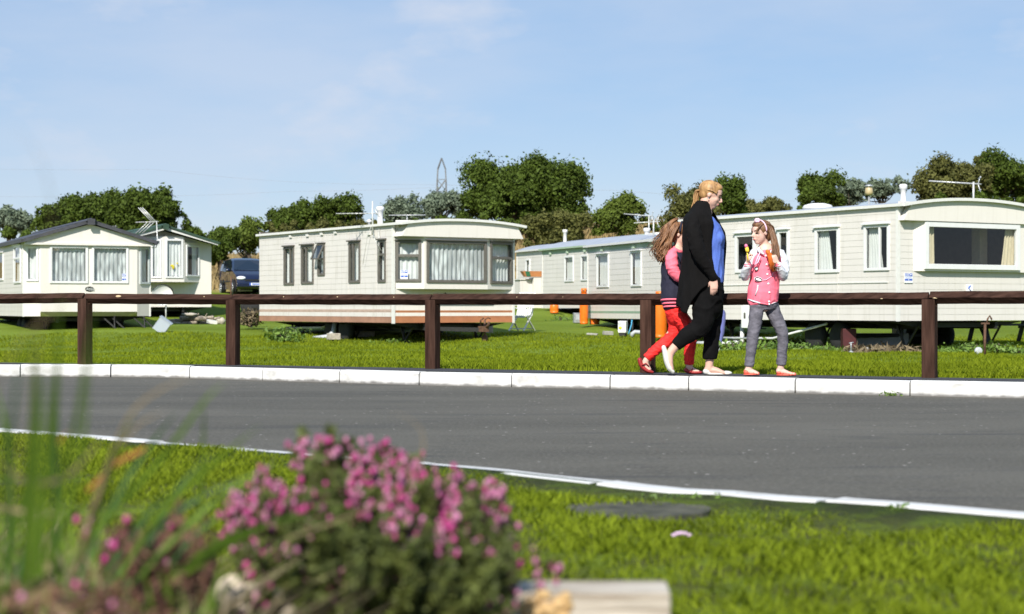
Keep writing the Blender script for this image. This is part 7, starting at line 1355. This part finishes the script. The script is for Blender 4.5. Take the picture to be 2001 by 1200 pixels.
bl = [([(150, 1140, 2.0), (230, 960, 2.0), (300, 860, 2.0), (350, 800, 1.95)], 13), ([(200, 1150, 2.1), (300, 1040, 2.1), (370, 980, 2.1), (480, 930, 2.1)], 15), ([(180, 1150, 2.1), (250, 1060, 2.1), (290, 1000, 2.1), (340, 960, 2.1)], 16), ([(30, 1150, 2.0), (60, 1010, 2.0), (72, 880, 2.0), (60, 780, 2.0)], 17), ([(110, 1140, 1.9), (108, 960, 1.85), (110, 800, 1.8), (115, 660, 1.8)], 13), ([(300, 1150, 2.1), (360, 1060, 2.1), (450, 990, 2.1)], 14), ([(20, 1150, 1.5), (8, 950, 1.45), (28, 780, 1.4), (50, 640, 1.4)], 12), ([(240, 1150, 2.1), (300, 1050, 2.1), (345, 950, 2.1), (430, 870, 2.1)], 12)]
dd = [([(0, 905, 1.7), (60, 950, 1.7), (130, 935, 1.7), (180, 880, 1.7), (200, 850, 1.7)], 13), ([(-20, 990, 1.8), (50, 1000, 1.8), (115, 1005, 1.8)], 11), ([(130, 1140, 1.9), (190, 960, 1.9), (250, 800, 1.8), (340, 745, 1.75), (390, 738, 1.7)], 9), ([(150, 1130, 1.9), (200, 930, 1.9), (260, 830, 1.85), (330, 800, 1.8)], 9), ([(0, 1170, 1.9), (70, 1140, 1.9), (130, 1150, 1.9), (150, 1180, 1.9)], 24), ([(20, 1190, 1.8), (90, 1150, 1.8), (170, 1170, 1.8)], 22), ([(90, 1140, 1.9), (95, 1080, 1.9), (90, 1040, 1.9)], 12), ([(140, 1120, 2.0), (170, 1070, 2.0), (180, 1020, 2.0)], 14), ([(200, 1150, 2.0), (170, 1090, 2.0), (160, 1060, 2.0)], 14), ([(-10, 780, 1.5), (15, 700, 1.45), (60, 640, 1.4), (120, 600, 1.35), (200, 560, 1.3)], 4), ([(250, 1150, 2.0), (235, 1190, 2.0), (220, 1230, 2.0)], 10), ([(540, 1060, 2.1), (680, 1010, 2.1), (800, 960, 2.1), (830, 880, 2.1), (824, 830, 2.1), (760, 800, 2.1)], 4.5), ([(100, 1180, 1.6), (140, 1210, 1.6), (180, 1240, 1.6)], 20),
      ([(20, 1000, 1.35), (70, 700, 1.3), (110, 420, 1.25), (80, 300, 1.2), (20, 240, 1.2)], 2.5)]
grass_mesh('green_blades', 'blade_green', gr, 10); grass_mesh('dark_blades', 'blade_blue', bl, 40); grass_mesh('dead_blades', 'blade_dead', dd, 70); grass_mesh('rusty_blade', 'blade_rust', [([(170, 960, 2.0), (230, 900, 2.0), (280, 880, 2.0), (300, 860, 2.0)], 12), ([(90, 930, 1.9), (100, 880, 1.9), (135, 840, 1.9)], 10)], 90)
# thatch of small blades filling the base of the clump, and straw litter
rg = np.random.default_rng(8); n = 2300; X = rg.uniform(-1.15, -.16, n); Y = rg.uniform(1.55, 2.9, n); keep = (X > -1.15) & (X/Y < -.17); X, Y = X[keep], Y[keep]; Z = np.array([bed_z(x, y) for x, y in zip(X, Y)])-.01
Va, Fa_, Ra = blades('', X, Y, Z, .17, .005, None, '', lean=1.0); tag(mesh_np('bed_grass', Va, Fa_, M['blade_green'], Ra), 'rough green grass growing through the left of the flower bed', 'grass', kind='stuff')
n = 6500; X = rg.uniform(-1.2, -.12, n); Y = rg.uniform(1.4, 2.9, n); keep = X/Y < -.155; X, Y = X[keep], Y[keep]; Z = np.array([bed_z(x, y) for x, y in zip(X, Y)])-.005; Va, Fa_, Ra = blades('', X, Y, Z, .13, .005, None, '', lean=1.7); tag(mesh_np('straw_litter', Va, Fa_, M['straw_bed'], Ra), 'dry straw litter over the flower bed soil', 'litter', kind='stuff')
